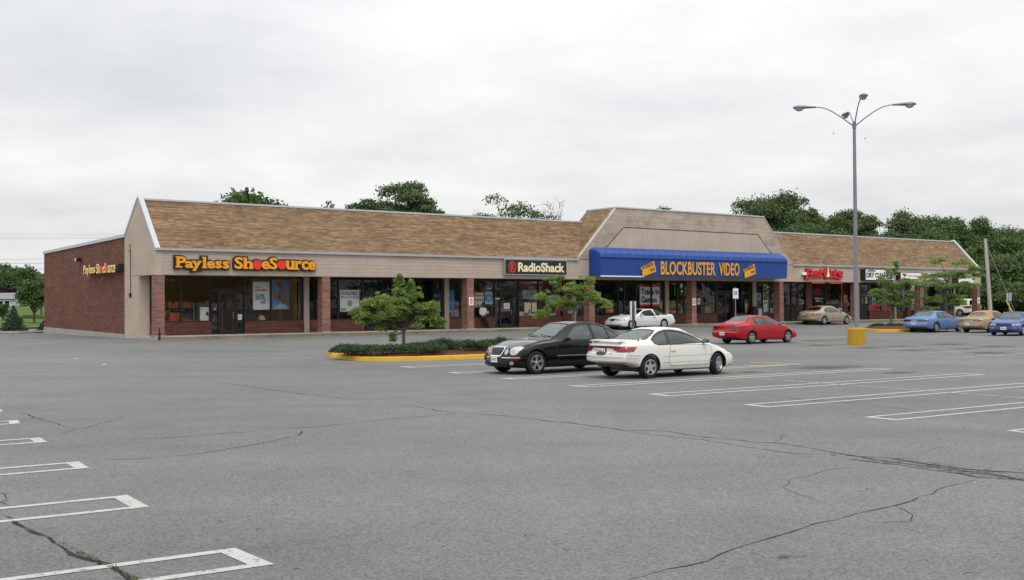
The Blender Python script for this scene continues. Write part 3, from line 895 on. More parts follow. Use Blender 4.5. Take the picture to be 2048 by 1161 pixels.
    pier(x[3], x[4], 'brick_wall'); window(x[4], x[5]); bulk(x[4], x[9]); window(x[5], x[7]); window(x[7], x[9]); pier(x[9], x[10], 'brick_wall')
    # dry cleaner
    x = [U(p) for p in (1711, 1719.6, 1737, 1762, 1786, 1789.5, 1812, 1818, 1831)]
    window(x[0], x[1], .15, 3.2); door(x[1], x[2]); window(x[1], x[2], 2.53, 3.2); window(x[2], x[3]); window(x[3], x[4]); bulk(x[2], x[4]); pier(x[4], x[5])
    window(x[5], x[6]); bulk(x[5], x[6]); pier(x[6], x[7], 'brick_wall'); door(x[7], x[8]); window(x[7], x[8], 2.53, 3.2); window(x[8], PIL[7][1] + .45, .83); bulk(x[8], PIL[7][1] + .45)
    # last shop
    x = [PIL[7][1] + .45] + [U(p) for p in (1857, 1876, 1888, 1900)] + [UR - .4]
    window(x[0], x[1]); window(x[1], x[2]); bulk(x[0], x[2]); door(x[2], x[3]); window(x[2], x[3], 2.53, 3.2); window(x[3], x[4]); bulk(x[3], x[4]); window(x[4], x[5]); bulk(x[4], x[5])
    # --- rooms behind the glass
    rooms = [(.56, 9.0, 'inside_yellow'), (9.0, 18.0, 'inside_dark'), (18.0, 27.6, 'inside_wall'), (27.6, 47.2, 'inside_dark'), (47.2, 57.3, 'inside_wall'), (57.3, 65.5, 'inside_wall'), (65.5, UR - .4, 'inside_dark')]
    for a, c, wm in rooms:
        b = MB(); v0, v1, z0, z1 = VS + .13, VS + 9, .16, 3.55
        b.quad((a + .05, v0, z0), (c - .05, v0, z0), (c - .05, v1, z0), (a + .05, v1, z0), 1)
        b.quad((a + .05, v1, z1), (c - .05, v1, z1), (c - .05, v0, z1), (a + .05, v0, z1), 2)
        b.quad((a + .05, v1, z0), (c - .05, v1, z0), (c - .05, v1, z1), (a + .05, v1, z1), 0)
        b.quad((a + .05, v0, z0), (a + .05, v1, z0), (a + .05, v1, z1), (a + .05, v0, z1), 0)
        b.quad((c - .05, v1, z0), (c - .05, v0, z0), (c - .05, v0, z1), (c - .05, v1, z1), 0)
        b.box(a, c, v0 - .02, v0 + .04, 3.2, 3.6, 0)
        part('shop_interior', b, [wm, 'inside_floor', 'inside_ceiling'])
    for u, v in [(1.5, 4.2), (3.2, 4.2), (3.45, 4.2), (3.7, 4.2), (6.3, 4.2), (6.6, 4.2), (7.0, 4.2), (2.0, 6.5), (4.3, 6.5), (7.0, 6.5), (.75, 3.6), (.95, 3.6)]:
        b = MB(); b.lathe([(.0, 3.47), (.09, 3.47), (.10, 3.50), (.10, 3.55)], 10, c=(u, v, 0)); part('ceiling_lamp', b, 'glow_warm')
    for u, v in [(18.7, 4.0), (21.0, 4.2), (23.5, 5), (26.5, 4.2), (19.5, 7), (24, 8), (30.5, 5), (34, 6), (40.5, 5), (44, 6), (50, 5), (54, 6), (61, 5)]:  # video shop tubes are added to give its dark room depth
        b = MB(); b.box(u, u + 1.1, v, v + .3, 3.5, 3.54); part('ceiling_lamp', b, 'glow_pale')
    # --- small fixtures of the gable end
    b = MB(); uu = -.03
    b.tube([(uu, 3.9, 4.95), (uu - .02, 3.75, 4.9), (uu, 3.72, 4.4), (uu, 3.72, 2.35)], .018, 6); b.tube([(uu, 4.1, 4.55), (uu, 3.8, 4.62), (uu, 3.72, 4.5)], .012, 5); b.box(uu - .06, uu + .02, 3.64, 3.80, 2.15, 2.38)
    part('conduit', b, 'frame_bronze')
    return T


STRIP = make_strip()
# ---------------------------------------------------------------- signs, posters, awning
def rect(p0x, p0y, p1x, p1y, v):
    """measured rectangle of the photograph laid on the plane v of the strip"""
    u0, u1 = bu(p0x, v), bu(p1x, v)
    return u0, u1, (bz(p0x, p1y, v) + bz(p1x, p1y, v)) / 2, (bz(p0x, p0y, v) + bz(p1x, p0y, v)) / 2


def graphics(root, W, H, items, y0=0.0, step=.004, M4=None):
    """items: (name, material, kind, args...) in fractions of the board"""
    k = 1
    for nm, mt, kind, *a in items:
        b = MB(); y = y0 - step * k; k += 1
        if kind == 'rect': b.box(a[0] * W, a[2] * W, y, y + step * .8, a[1] * H, a[3] * H)
        elif kind == 'text': add_text(b, a[0], a[1] * W, y + step * .8, a[2] * H, (a[3] - a[1]) * W, (a[4] - a[2]) * H, step * .8, *a[5:])
        elif kind == 'disc': b.prism([((a[0] + a[2] * math.cos(t * .2618)) * W, (a[1] + a[3] * math.sin(t * .2618)) * H) for t in range(24)], y, y + step * .8, 'y')
        elif kind == 'ring':
            n = 24; o = [(math.cos(t * 2 * math.pi / n), math.sin(t * 2 * math.pi / n)) for t in range(n)]
            vs = [((a[0] + a[2] * c) * W, y, (a[1] + a[3] * s) * H) for c, s in o] + [((a[0] + a[2] * a[4] * c) * W, y, (a[1] + a[3] * a[4] * s) * H) for c, s in o]
            b.add(vs, [(i, (i + 1) % n, n + (i + 1) % n, n + i) for i in range(n)])
        elif kind == 'poly': b.prism([(p[0] * W, p[1] * H) for p in a[0]], y, y + step * .8, 'y')
        b.build(nm, M[mt], root, uv=False)


def poster(px, v, mat, items, label, cat='poster', group=None, th=.012, name='poster', frame=None):
    u0, u1, z0, z1 = rect(*px, v)
    W, H = u1 - u0, z1 - z0
    b = MB(); b.box(0, W, 0, th, 0, H)
    o = tag(b.build(name, M[mat], mw=BM @ Matrix.Translation((u0, v, z0))), label, cat, group or ('posters and notices in the shop windows' if cat == 'poster' else None))
    graphics(o, W, H, items)
    return o


def box_sign(px, depth, face, case, items, label, v=0.0, rim=.05):
    u0, u1, z0, z1 = rect(*px, v - depth)
    W, H = u1 - u0, z1 - z0
    b = MB(); b.box(0, W, 0.002, depth, 0, H)
    o = tag(b.build('shop_sign', M[case], mw=BM @ Matrix.Translation((u0, v - depth, z0))), label, 'sign')
    b = MB(); b.box(rim, W - rim, -.006, .001, rim, H - rim)
    f = b.build('sign_face', M[face], o)
    graphics(o, W, H, items, -.007)
    return o


def glyph(b, ch, x0, x1, z0, z1, y, d, offset=.03, serif=True):
    if not serif: offset = .0; x1 = x0 + (x1 - x0) * .86
    """one heavy slab-serif letter fitted to its box"""
    w, h = x1 - x0, z1 - z0
    ins = {'P': (.08, 1), 'l': (.22, .78), 'h': (.05, .95), 'r': (.08, 1), 'u': (.06, .94)}.get(ch, (0, 1))
    add_text(b, ch, x0 + ins[0] * w, y, z0, (ins[1] - ins[0]) * w, h, d, offset)
    if not serif: return
    y1 = y - d; s = {'P': [(0, .62, 0, .13), (0, .3, .87, 1)], 'l': [(0, 1, 0, .13), (.02, .5, .86, 1)], 'h': [(0, .46, 0, .12), (.55, 1, 0, .12), (0, .3, .87, 1)],
         'r': [(0, .64, 0, .16), (0, .3, .80, .97)], 'u': [(0, .3, .84, 1), (.56, .8, .84, 1), (.75, 1, 0, .14)], 'y': [(0, .42, .86, 1), (.62, 1, .86, 1)]}.get(ch, [])
    for a, c, e, f in s: b.box(x0 + a * w, x0 + c * w, y1 - .003, y, z0 + e * h, z0 + f * h)


LET = [('P', 187, 305, 135, 265), ('a', 295, 390, 190, 270), ('y', 375, 487, 186, 303), ('l', 492, 550, 140, 272), ('e', 550, 640, 190, 275), ('s', 647, 720, 190, 275), ('s', 732, 808, 192, 278),
       ('S', 872, 968, 143, 280), ('h', 972, 1085, 150, 280), ('o', 1083, 1183, 178, 288), ('e', 1186, 1278, 190, 285), ('S', 1277, 1366, 150, 285), ('o', 1368, 1470, 182, 287),
       ('u', 1464, 1570, 185, 290), ('r', 1567, 1650, 188, 290), ('c', 1650, 1728, 190, 292), ('e', 1728, 1810, 195, 295)]


def letter_sign(mw, items, label, backing, disc_mat, let_mat, d0, raceway=None):
    """items: (char, x0, x1, z0, z1) in local metres; the sign's wall is the plane y=0"""
    T = tag(empty('letter_sign', mw=mw), label, 'sign')
    back, let = MB(), MB()
    g = .075
    for ch, x0, x1, z0, z1 in items:
        if ch == 'o':
            c = ((x0 + x1) / 2, (z0 + z1) / 2); r = ((x1 - x0) / 2, (z1 - z0) / 2)
            el = lambda k: [(c[0] + (r[0] + k) * math.cos(t * .2244), c[1] + (r[1] + k) * math.sin(t * .2244)) for t in range(28)]
            back.prism(el(g), -d0 + .08, -.004, 'y')
            dm = MB(); dm.prism(el(0), -d0 - .004, -d0 + .085, 'y'); dm.build('disc', M[disc_mat], T, uv=False)
        else:
            glyph(let, ch, x0, x1, z0, z1, -d0 + .085, .085, .03, backing)
            if backing:
                k = random.uniform(0, .004)
                add_text(back, ch, x0 - g, -.004, z0 - g, x1 - x0 + 2 * g, z1 - z0 + 2 * g, d0 - .085 - k, .12)
                back.box(x0 - g * .6, x1 + g * .6, -d0 + .093 + k, -.004, z0 - g * .5, (z0 + z1) / 2)
    if let.v: let.build('lettering', M[let_mat], T, uv=False)
    if backing: back.build('letter_backing', M['black_sign'], T, uv=False)
    return T


def make_signs():
    # big front letters
    it = []
    for ch, a, c, t, l in LET:
        k = 5.806
        u0, u1 = bu(320 + a / k, -.22), bu(320 + c / k, -.22)
        zt, zb = bz(320 + (a + c) / 2 / k, 490 + t / k, -.22), bz(320 + (a + c) / 2 / k, 490 + l / k, -.22)
        it.append((ch, u0, u1, zb, zt))
    letter_sign(BM, it, 'orange raised letters with two red discs on the tan fascia of the leftmost shop', True, 'c_red', 'c_orange', .22)
    # the same letters on the flank wall, standing off on a black raceway
    MS = BM @ Matrix(((0, 1, 0, 0), (-1, 0, 0, 0), (0, 0, 1, 0), (0, 0, 0, 1)))
    def bv(px, u, z=3.4):
        lo, hi = -5.0, 60.0
        for _ in range(50):
            m = (lo + hi) / 2
            if proj(B(u, m, z))[0] > px: lo = m
            else: hi = m
        return lo
    uo = -.38
    v_l, v_r = bv(166.5, uo), bv(229.6, uo)
    def zat(px, py, u):
        v = bv(px, u); a, b = proj(B(u, v, 0))[1], proj(B(u, v, 5))[1]
        return 5 * (py - a) / (b - a)
    zb, zx = zat(200, 546.5, uo), zat(200, 527.2, uo)
    a0, a1 = LET[0][1], LET[-1][2]; hh = zx - zb
    it = []
    for ch, a, c, t, l in LET:
        x = lambda q: -v_l + (q - a0) / (a1 - a0) * (v_l - v_r)
        base = 265 + (a - a0) / (a1 - a0) * 22
        it.append((ch, x(a), x(c), zb + (base - l) / 135 * hh, zb + (base - t) / 135 * hh))
    disc = [q for q in it if q[0] == 'o']
    T = letter_sign(MS, disc, 'yellow raised letters with red discs on the red brick flank wall', False, 'c_red2', 'c_peel', -uo)
    b = MB()
    for txt, i0, i1 in (('Payless', 0, 6), ('Sh', 7, 8), ('eS', 10, 11), ('urce', 13, 16)):
        x0, x1 = it[i0][1], it[i1][2]; z0 = min(q[3] for q in it[i0:i1 + 1]); z1 = max(q[4] for q in it[i0:i1 + 1])
        add_text(b, txt, x0, uo + .03, z0, x1 - x0, z1 - z0, .03, .006, 0, 1.06)
    b.build('lettering', M['c_peel'], T, uv=False)
    b = MB(); b.box(-v_l + .15, -v_r + .25, uo + .09, -.03, zb + .10, zb + hh * .80); b.build('raceway', M['black_sign'], T)
    # flood light
    vv = bv(160, -.05); zz = zat(160, 523, -.05)
    b = MB(); b.box(-.06, .02, vv - .14, vv + .14, zz + .02, zz + .16); b.box(-.3, -.06, vv - .17, vv + .17, zz - .02, zz + .2)
    o = tag(b.build('flood_light', M['frame_bronze'], mw=BM, bevel=.01), 'small dark flood light high on the brick flank wall', 'light')
    b = MB(); b.box(-.312, -.301, vv - .13, vv + .13, zz + .01, zz + .17); b.build('lens', M['lens_clear'], o)

    # radio shop
    box_sign((1010, 519.5, 1134.5, 550.8), .22, 'black_sign', 'c_grey', [
        ('logo_ring', 'c_red', 'ring', .117, .50, .058, .36, .80), ('logo_letter', 'c_red', 'text', 'R', .092, .27, .148, .74, .03),
        ('lettering', 'c_cream', 'text', 'RadioShack', .205, .20, .955, .80, .035)], 'black box sign with cream lettering and a red ringed letter, left of the awning')
    # hair salon: raised red letters, slanting
    T = tag(empty('letter_sign', mw=BM), 'thick red slanted letters over the hair salon window beside the lamp post', 'sign')
    b, bk = MB(), MB()
    for ch, x0, x1, y0, y1 in (('B', 85, 250, 95, 330), ('e', 225, 335, 150, 300), ('s', 310, 420, 140, 300), ('t', 400, 500, 105, 300), ('C', 510, 665, 85, 320), ('u', 650, 770, 150, 310), ('t', 755, 835, 110, 320), ('s', 815, 960, 150, 340)):
        k = 11.61; v = -.2
        u0, u1 = bu(1605 + x0 / k, v), bu(1605 + x1 / k, v); m = 1605 + (x0 + x1) / 2 / k
        z0, z1 = bz(m, 530 + y1 / k, v), bz(m, 530 + y0 / k, v)
        add_text(b, ch, u0, -.11, z0, u1 - u0, z1 - z0, .10, .022, .18); add_text(bk, ch, u0 - .05, -.004, z0 - .04, u1 - u0 + .08, z1 - z0 + .08, .10, .05, .18)
    b.build('lettering', M['c_red2'], T, uv=False); bk.build('letter_backing', M['c_darkred'], T, uv=False)
    v = -.21; uc, zc = bu(1656.6, v), bz(1656.6, 546, v)
    b = MB(); b.prism([(uc - .16, zc - .32), (uc + .22, zc - .32), (uc + .04, zc + .5)], -.225, -.212, 'y'); b.build('emblem', M['c_cream'], T, uv=False)
    b = MB(); v = -.1; u0 = bu(1607.5, v); b.box(u0 - .2, u0 + .25, -.2, -.004, bz(1608, 550.5, v), bz(1608, 545, v)); b.build('transformer_box', M['c_white'], T)
    # dry cleaner
    box_sign((1731.5, 539, 1789, 561.5), .5, 'c_white', 'black_sign', [
        ('logo_oval', 'c_black', 'disc', .20, .82, .15, .11), ('logo_lettering', 'c_white', 'text', 'Business', .09, .77, .31, .87, .02),
        ('lettering', 'c_black', 'text', 'DRY CLEANING', .03, .24, 1.0 - .03, .68, .045, -.05), ('underline', 'c_black', 'disc', .66, .14, .2, .05)], 'white box sign with bold black capitals and a black oval')
    box_sign((1801.5, 545, 1843.5, 559.8), .45, 'white_board', 'black_sign', [
        ('logo', 'c_red2', 'poly', [(.07, .75), (.13, .86), (.17, .76), (.22, .86), (.27, .70), (.34, .88), (.20, .30)]), ('logo_leaf', 'c_purple', 'poly', [(.13, .66), (.20, .72), (.27, .58), (.21, .4)]),
        ('lettering', 'c_pink', 'text', 'Nails Express', .33, .30, .95, .66, .0, .35)], 'narrow white sign with pink slanted script and a red heart motif')
    box_sign((1853.5, 546.5, 1889, 560.0), .3, 'c_white', 'c_grey', [
        ('lettering', 'c_red2', 'text', '\\\\W', .06, .40, .38, .85, .03), ('lettering', 'c_red2', 'text', 'A', .46, .40, .6, .8, .02)], 'white sign with dark red letters mostly hidden by the leafy right hand tree')
    box_sign((1917, 556, 1948, 567.0), .6, 'white_board', 'c_black', [], 'plain pale sign box at the far right end of the fascia')

    # blue awning
    u0, u1 = bu(1178.5, 0), bu(1575, -1.15)
    zt, zm, zb = bz(1190, 495.6, -.4), bz(1203, 514.8, -1.2), bz(1203, 552.0, -1.2)
    n = 27
    prof = [(0.0, zt - .05), (-.25, zt), (-.62, zt - .04), (-.95, zt - .20), (-1.18, zt - .42), (-1.25, zm), (-1.17, zm - .035), (-1.11, zb)]
    us, off = [], []
    for i in range(n * 6 + 1):
        t = i / (n * 6); us.append(u0 + (u1 - u0) * t); off.append(.05 * abs(math.sin(math.pi * i / 6)) ** .7)
    b = MB(); vs = []
    for i, u in enumerate(us):
        end = min(1, min(u - u0, u1 - u) / .28); e = math.sqrt(max(0, 1 - (1 - end) ** 2))
        for j, (v, z) in enumerate(prof):
            k = off[i] if 1 <= j <= 4 else (off[i] * .25 if j == 5 else 0)
            zz = z - (1 - e) * .14 if j < 5 else z
            vs.append((u, v - k * .8 - .003, zz + k * .8))
    m = len(prof)
    fs = [(i * m + j, i * m + j + 1, (i + 1) * m + j + 1, (i + 1) * m + j) for i in range(len(us) - 1) for j in range(m - 1)]
    b.add(vs, fs)
    b.add([(u0, v - .003, (z - .14 if j < 5 else z)) for j, (v, z) in enumerate(prof)] + [(u0, -.003, zb)], [tuple(range(m + 1))])
    b.add([(u1, v - .003, (z - .14 if j < 5 else z)) for j, (v, z) in enumerate(prof)] + [(u1, -.003, zb)], [tuple(range(m, -1, -1))])
    A = tag(b.build('awning', M['c_blue_awn'], mw=BM, smooth=24, uv=False), 'long royal blue quarter round awning with gold capitals under the tall gable', 'awning')
    b = MB(); b.box(u0 + .02, u1 - .02, -1.08, -.01, zb - .02, zb + .03); b.build('underside', M['soffit'], A)
    b = MB(); b.box(bu(1203, -1.2), bu(1290, -1.2), -1.16, -1.125, zb - .05, zb + .02); b.build('edge_bar', M['c_white'], A)
    v = -1.195
    b = MB(); r = rect(1322, 523.2, 1480, 551.5, v); zl, zr = bz(1322, 550, v), bz(1322, 522.6, v)
    def run(txt, pa, pb):
        ua, ub = bu(pa, v), bu(pb, v)
        add_text(b, txt, ua, v, zl, ub - ua, zr - zl, .012, .024, 0, 1.03)
    run('BLOCKBUSTER', 1322, 1431.5); run('VIDEO', 1438.5, 1479.5)
    b.build('lettering', M['c_gold'], A, uv=False)
    for pa, pb in (((1283, 530.5), (1312, 546)), ((1488, 535.5), (1512, 550))):
        ua, ub = bu(pa[0], v), bu(pb[0], v); zc = bz((pa[0] + pb[0]) / 2, (pa[1] + pb[1]) / 2, v); W = ub - ua; Hh = .62
        R = Matrix.Translation(((ua + ub) / 2, v, zc)) @ Matrix.Rotation(-R_(14), 4, 'Y')
        t = MB(); h = W * .5
        t.prism([(-h, Hh * .45), (h, Hh * .62), (h * .93, .2), (h, -.1), (h * .95, -Hh * .55), (-h * .93, -Hh * .62), (-h * .97, -.12), (-h * .80, -.02), (-h * .97, .1)], 0, .012, 'y', M=R)
        tk = t.build('ticket_logo', M['c_gold'], A, uv=False)
        t = MB(); add_text(t, 'BLOCKBUSTER', -h * .82, -.004, .10, W * .80, .22, .004, .02, M=R); add_text(t, 'VIDEO', h * .15, -.004, -.22, W * .36, .18, .004, .02, M=R)
        t.build('logo_lettering', M['c_black'], tk, uv=False)

    # ------------------------------------------------ posters in the windows
    vi = VS + .06; vo = VS - .07
    P = poster
    P((506, 564, 541.3, 620), vi, 'c_white', [('lettering', 'c_red', 'text', 'sandal', .12, .66, .75, .76, .03), ('lettering', 'c_red', 'text', 'SUMMER', .12, .78, .5, .81, .02), ('lettering', 'c_bluegrey', 'text', '50%', .13, .35, .68, .57, .03), ('lettering', 'c_bluegrey', 'text', 'off', .40, .21, .73, .34, .03)], 'tall white window poster with a big blue 50 and red small print')
    P((543.8, 562.5, 578.6, 619.5), vi, 'c_sky', [('picture', 'c_skin', 'poly', [(0, .50), (.12, .40), (.55, .26), (.95, .10), (.95, .28), (.55, .46), (.15, .58), (0, .62)]), ('picture', 'c_skin', 'poly', [(.25, .95), (.5, .98), (.78, .62), (.85, .30), (.62, .22), (.5, .55)]), ('picture', 'c_brown', 'poly', [(.35, .6), (.5, .62), (.55, .4), (.4, .36)]), ('picture', 'c_lightblue', 'poly', [(.02, .02), (.9, .02), (.8, .16), (.45, .22), (.2, .1)])], 'blue photographic window poster of bare brown limbs against sky')
    P((400, 615, 419.4, 642.5), vi, 'c_white', [('picture', 'c_navy', 'poly', [(.55, .38), (.7, .74), (.84, .60), (.9, .36), (.72, .42)]), ('lettering', 'c_grey', 'rect', .1, .84, .4, .88)], 'white sheet with a small dark figure taped low in the shoe shop window')
    P((475.9, 629, 483.6, 640), vo, 'c_white', [('seal', 'c_red2', 'ring', .5, .5, .34, .3, .7)], 'little white notice with a red ring beside the shoe shop door')
    P((427, 616.4, 433, 621), vo, 'c_pink', [('lettering', 'c_white', 'rect', .2, .3, .8, .6)], 'tiny pink and white sticker left of the shoe shop door')
    for px, lab in (((338, 626, 361, 643), 'low orange display crate inside the shoe shop window'), ((497, 633, 510, 642.5), 'pale rounded display cushion on the sill of the shoe shop')):
        u0, u1, z0, z1 = rect(*px, VS + .5); b = MB()
        if 'orange' in lab:
            b.box(u0, u1, VS + .4, VS + .9, .85, z1); b.box(u0 - .5, u1 + .9, VS + .3, VS + .38, .80, .92)
            tag(b.build('display_crate', M['c_orange2'], mw=BM, bevel=.02), lab, 'crate')
        else:
            u0, u1, z0, z1 = rect(516, 631, 530, 642, VS + .5); b.ball(((u0 + u1) / 2, VS + .5, .86), ((u1 - u0) / 2, .3, z1 - .86), 14, 8)
            tag(b.build('cushion', M['c_cream'], mw=BM, smooth=40), lab, 'cushion')
    b = MB(); u0, u1 = bu(588, VS + .8), bu(602, VS + .8); b.box(u0, u1, VS + .8, VS + 1.1, .17, 3.5)
    tag(b.build('display_column', M['c_peach'], mw=BM), 'peach painted column behind the right hand pane of the shoe shop', 'column')
    # stock and shelving, dim behind the glass
    rng = random.Random(5)
    stock = [(.9, 'c_brown'), (2.6, 'c_orange2'), (4.6, 'c_grey'), (6.2, 'c_brown'), (19.5, 'c_hblue'), (22.2, 'c_grey'), (24.5, 'c_darkred'), (30.5, 'c_orange2'), (33.5, 'c_green'), (36, 'c_hblue'), (40.5, 'c_yellow'), (43, 'c_orange2'), (45.5, 'c_darkred'), (51, 'c_grey'), (53.5, 'c_tan'), (60, 'c_grey'), (63, 'c_lightblue'), (69, 'c_tan'), (72, 'c_grey')]
    for i, (u, mt) in enumerate(stock):
        T = tag(empty('shelf_unit', mw=BM @ Matrix.Translation((u, VS + 2.2 + (i % 3) * .8, .17))), 'dim stocked shelf unit seen through dark shop glass', 'shelf', 'shelf units inside the shops')
        b = MB(); w = 1.5
        b.box(0, .04, 0, .5, 0, 1.7); b.box(w - .04, w, 0, .5, 0, 1.7); b.box(.04, w - .04, .46, .5, 0, 1.7)
        for k in range(4): b.box(.04, w - .04, 0, .46, .15 + k * .42, .18 + k * .42)
        b.build('shelf_frame', M['c_grey'], T)
        for k in range(4):
            b = MB(); x = .08
            while x < w - .3:
                q = rng.uniform(.12, .3); b.box(x, x + q, .04, .42, .182 + k * .42, .182 + k * .42 + rng.uniform(.12, .34)); x += q + .02
            b.build('stock', M[mt if k % 2 else rng.choice(['c_white', 'c_tan', 'c_navy', mt])], T)
    P((680.3, 580.3, 718.5, 623.6), vi, 'c_white', [('lettering', 'c_black', 'text', 'AVAILABLE', .06, .76, .93, .92, .02), ('lettering', 'c_black', 'text', '401-714-9590', .03, .62, .97, .71, .012), ('picture', 'c_grey', 'disc', .5, .38, .145, .15), ('lettering', 'c_black', 'text', 'Retail', .06, .07, .30, .16, .01, .3)], 'white letting poster with black capitals and a grey ball in the empty shop')
    P((895.8, 581, 908.5, 622), vi, 'c_hblue', [], 'deep blue panel behind glass left of the second tall pillar')
    P((897, 621, 926, 634), vi, 'c_grey', [('goods', 'c_red2', 'poly', [(.3, .1), (.42, .15), (.4, .8), (.32, .7)]), ('goods', 'c_navy', 'rect', .02, .1, .2, .7), ('goods', 'c_tan', 'rect', .5, .1, .66, .6), ('goods', 'c_hblue', 'rect', .74, .05, .95, .65)], 'jumble of small coloured packages on the sill beside the second tall pillar')
    P((945, 584, 968, 615.5), vi, 'c_tan', [('band', 'c_orange2', 'rect', 0, .78, 1, 1), ('lettering', 'c_white', 'rect', .3, .82, .9, .9), ('lettering', 'c_white', 'rect', .25, .58, .92, .68), ('lettering', 'c_white', 'text', '149', .25, .1, .9, .40, .05)], 'orange and tan price poster above the leaning person')
    P((970.3, 584.3, 985.2, 608.8), vi, 'c_lightblue', [('picture', 'c_hblue', 'disc', .5, .5, .44, .36), ('lettering', 'c_lightblue', 'rect', .2, .52, .8, .60), ('lettering', 'c_lightblue', 'rect', .26, .36, .74, .46)], 'sky blue poster with a dark blue starburst circle')
    P((974, 575, 984.5, 579), vi, 'c_black', [('lettering', 'c_white', 'rect', .1, .2, .9, .6)], 'slim black sign with white print high in the radio shop window')
    P((991, 596.3, 999, 599.3), vo, 'c_cream', [], 'narrow cream label on the glass left of the radio shop door')
    P((1007.5, 606.8, 1019.2, 617.8), vo, 'c_white', [('print', 'c_lightblue', 'rect', .15, .2, .85, .75)], 'square white notice taped to the radio shop door')
    P((1041, 568.5, 1100, 578.5), VS + .3, 'c_darkred', [('lettering', 'c_red2', 'text', 'PCS  WIRELESS', .18, .25, .72, .72, .01)], 'dark red banner hanging behind the radio shop glass')
    P((1045.2, 580.2, 1075.2, 598.5), vi, 'c_grey', [('logo', 'c_red2', 'poly', [(.22, .5), (.30, .66), (.38, .5), (.30, .34)]), ('lettering', 'c_black', 'text', 'Sprint', .45, .38, .82, .60, .01)], 'grey sign with a red diamond logo and black word')
    P((1048.8, 605.6, 1062.2, 626), vi, 'c_cream', [('picture', 'c_black', 'poly', [(.55, .02), (.72, .4), (.9, .28), (.82, .1)])], 'cream upright card with a small dark figure under the grey logo sign')
    P((1064.5, 605.6, 1074.5, 624), vi, 'c_cream', [], 'plain cream upright card left of the blurred tree branch')
    P((1039.2, 623.8, 1047, 632.8), vi, 'c_white', [('seal', 'c_bluegrey', 'ring', .5, .5, .3, .34, .6)], 'small white card with a round seal low in the window corner')
    P((1048, 627.0, 1112, 632.9), vi, 'c_lightblue', [('band', 'c_pink', 'rect', .0, .3, .13, .95)], 'long low pale strip along the radio shop sill')
    P((1092, 596.5, 1110.2, 615), vi, 'c_lightblue', [], 'pale blue square poster partly behind the island tree')
    P((1110.5, 600, 1122, 631), vi, 'c_red2', [], 'red panel at the right end of the radio shop window')
    P((1149.5, 603, 1159.5, 632), vi, 'c_teal', [('print', 'c_white', 'rect', .2, .55, .8, .6), ('print', 'c_white', 'rect', .2, .4, .7, .45)], 'teal green poster just left of the third tall pillar')
    def promo(px, lab): P(px, vi, 'c_orange2', [('band', 'c_green', 'rect', 0, .55, 1, 1), ('print', 'c_yellow', 'rect', .3, .62, .9, .72), ('print', 'c_darkred', 'rect', .1, .3, .9, .44), ('print', 'c_cream', 'rect', .35, .12, .9, .2)], lab)
    promo((1211.8, 600, 1227.3, 625.8), 'green over orange promotion poster behind the nose of the white landau coupe')
    promo((1338.2, 603.8, 1354, 628.2), 'green over orange promotion poster left of the fourth tall pillar')
    P((1280, 568.8, 1319.5, 614.6), vi, 'c_white', [('band', 'c_red2', 'rect', 0, .88, 1, 1), ('band', 'c_red2', 'rect', 0, 0, 1, .115), ('lettering', 'c_black', 'text', 'Trade in', .05, .54, .96, .80, .03), ('lettering', 'c_black', 'text', 'Games', .05, .19, .85, .46, .03)], 'large white poster with red bands and bold black words')
    P((1319.6, 607.5, 1324.8, 616.5), vi, 'c_yellow', [], 'small yellow card at the corner of the big white poster')
    P((1349, 574.3, 1373.8, 591.8), vi, 'c_green', [('lettering', 'c_navy', 'text', 'All You', .12, .55, .88, .85, .02), ('lettering', 'c_navy', 'text', 'Can Rent', .08, .15, .92, .45, .02)], 'green sign with dark blue lettering high behind the glass')
    P((1358, 609, 1367, 616.5), vi, 'c_grey', [], 'small grey card on the glass left of the fourth tall pillar')
    P((1240, 576, 1245.5, 582.5), vi, 'c_grey', [], 'tiny pale square high in the dark video shop window')
    P((1395, 597, 1400.2, 609.3), vo - .05, 'c_white', [('print', 'c_black', 'rect', .1, .35, .5, .75)], 'white and black notice right of the fourth tall pillar')
    for i, (px, lab) in enumerate((((1409, 612.8, 1418.5, 626.8), 'left brown cardboard box inside the video shop window'), ((1418.7, 610, 1427.5, 626.8), 'right taller brown cardboard box inside the video shop window'))):
        u0, u1, z0, z1 = rect(*px, VS + .4); b = MB(); b.box(u0, u1, VS + .35, VS + .75, .84, z1)
        tag(b.build('cardboard_box', M['c_tan'], mw=BM, bevel=.01), lab, 'box')
    P((1490, 607, 1496.3, 627), vi, 'c_yellow', [('panel', 'c_cream', 'rect', 0, 0, .5, .8)], 'yellow and cream strip poster right of the video shop doors')
    P((1512.3, 586, 1522.3, 600), vi, 'c_lightblue', [('picture', 'c_navy', 'poly', [(.2, .2), (.5, .8), (.8, .3), (.5, .4)])], 'pale poster with a dark figure half behind the newspaper box')
    P((1524.2, 585.4, 1537.4, 611.5), vi, 'c_white', [('picture', 'c_tan', 'rect', .1, .32, .9, .94), ('picture', 'c_brown', 'disc', .5, .58, .22, .18), ('band', 'c_red', 'rect', .15, .08, .85, .28)], 'framed film style poster of brown picture and red title block')
    P((1540, 604, 1551, 625.6), vi, 'c_navy', [('panel', 'c_lightblue', 'rect', .05, .02, .95, .38), ('print', 'c_navy', 'rect', .3, .1, .7, .3)], 'dark blue upright poster with a pale lower block beside the fifth tall pillar')
    u0, u1, z0, z1 = rect(1543.2, 586.3, 1551.8, 596.6, vo); c = ((u0 + u1) / 2, (z0 + z1) / 2); r = (u1 - u0) / 2, (z1 - z0) / 2
    b = MB(); b.prism([(c[0] + r[0] * math.cos(t * .2618), c[1] + r[1] * math.sin(t * .2618)) for t in range(24)], vo, vo + .03, 'y')
    o = tag(b.build('round_sign', M['c_red2'], mw=BM), 'round red sign with a blue lower rim on the glass', 'sign')
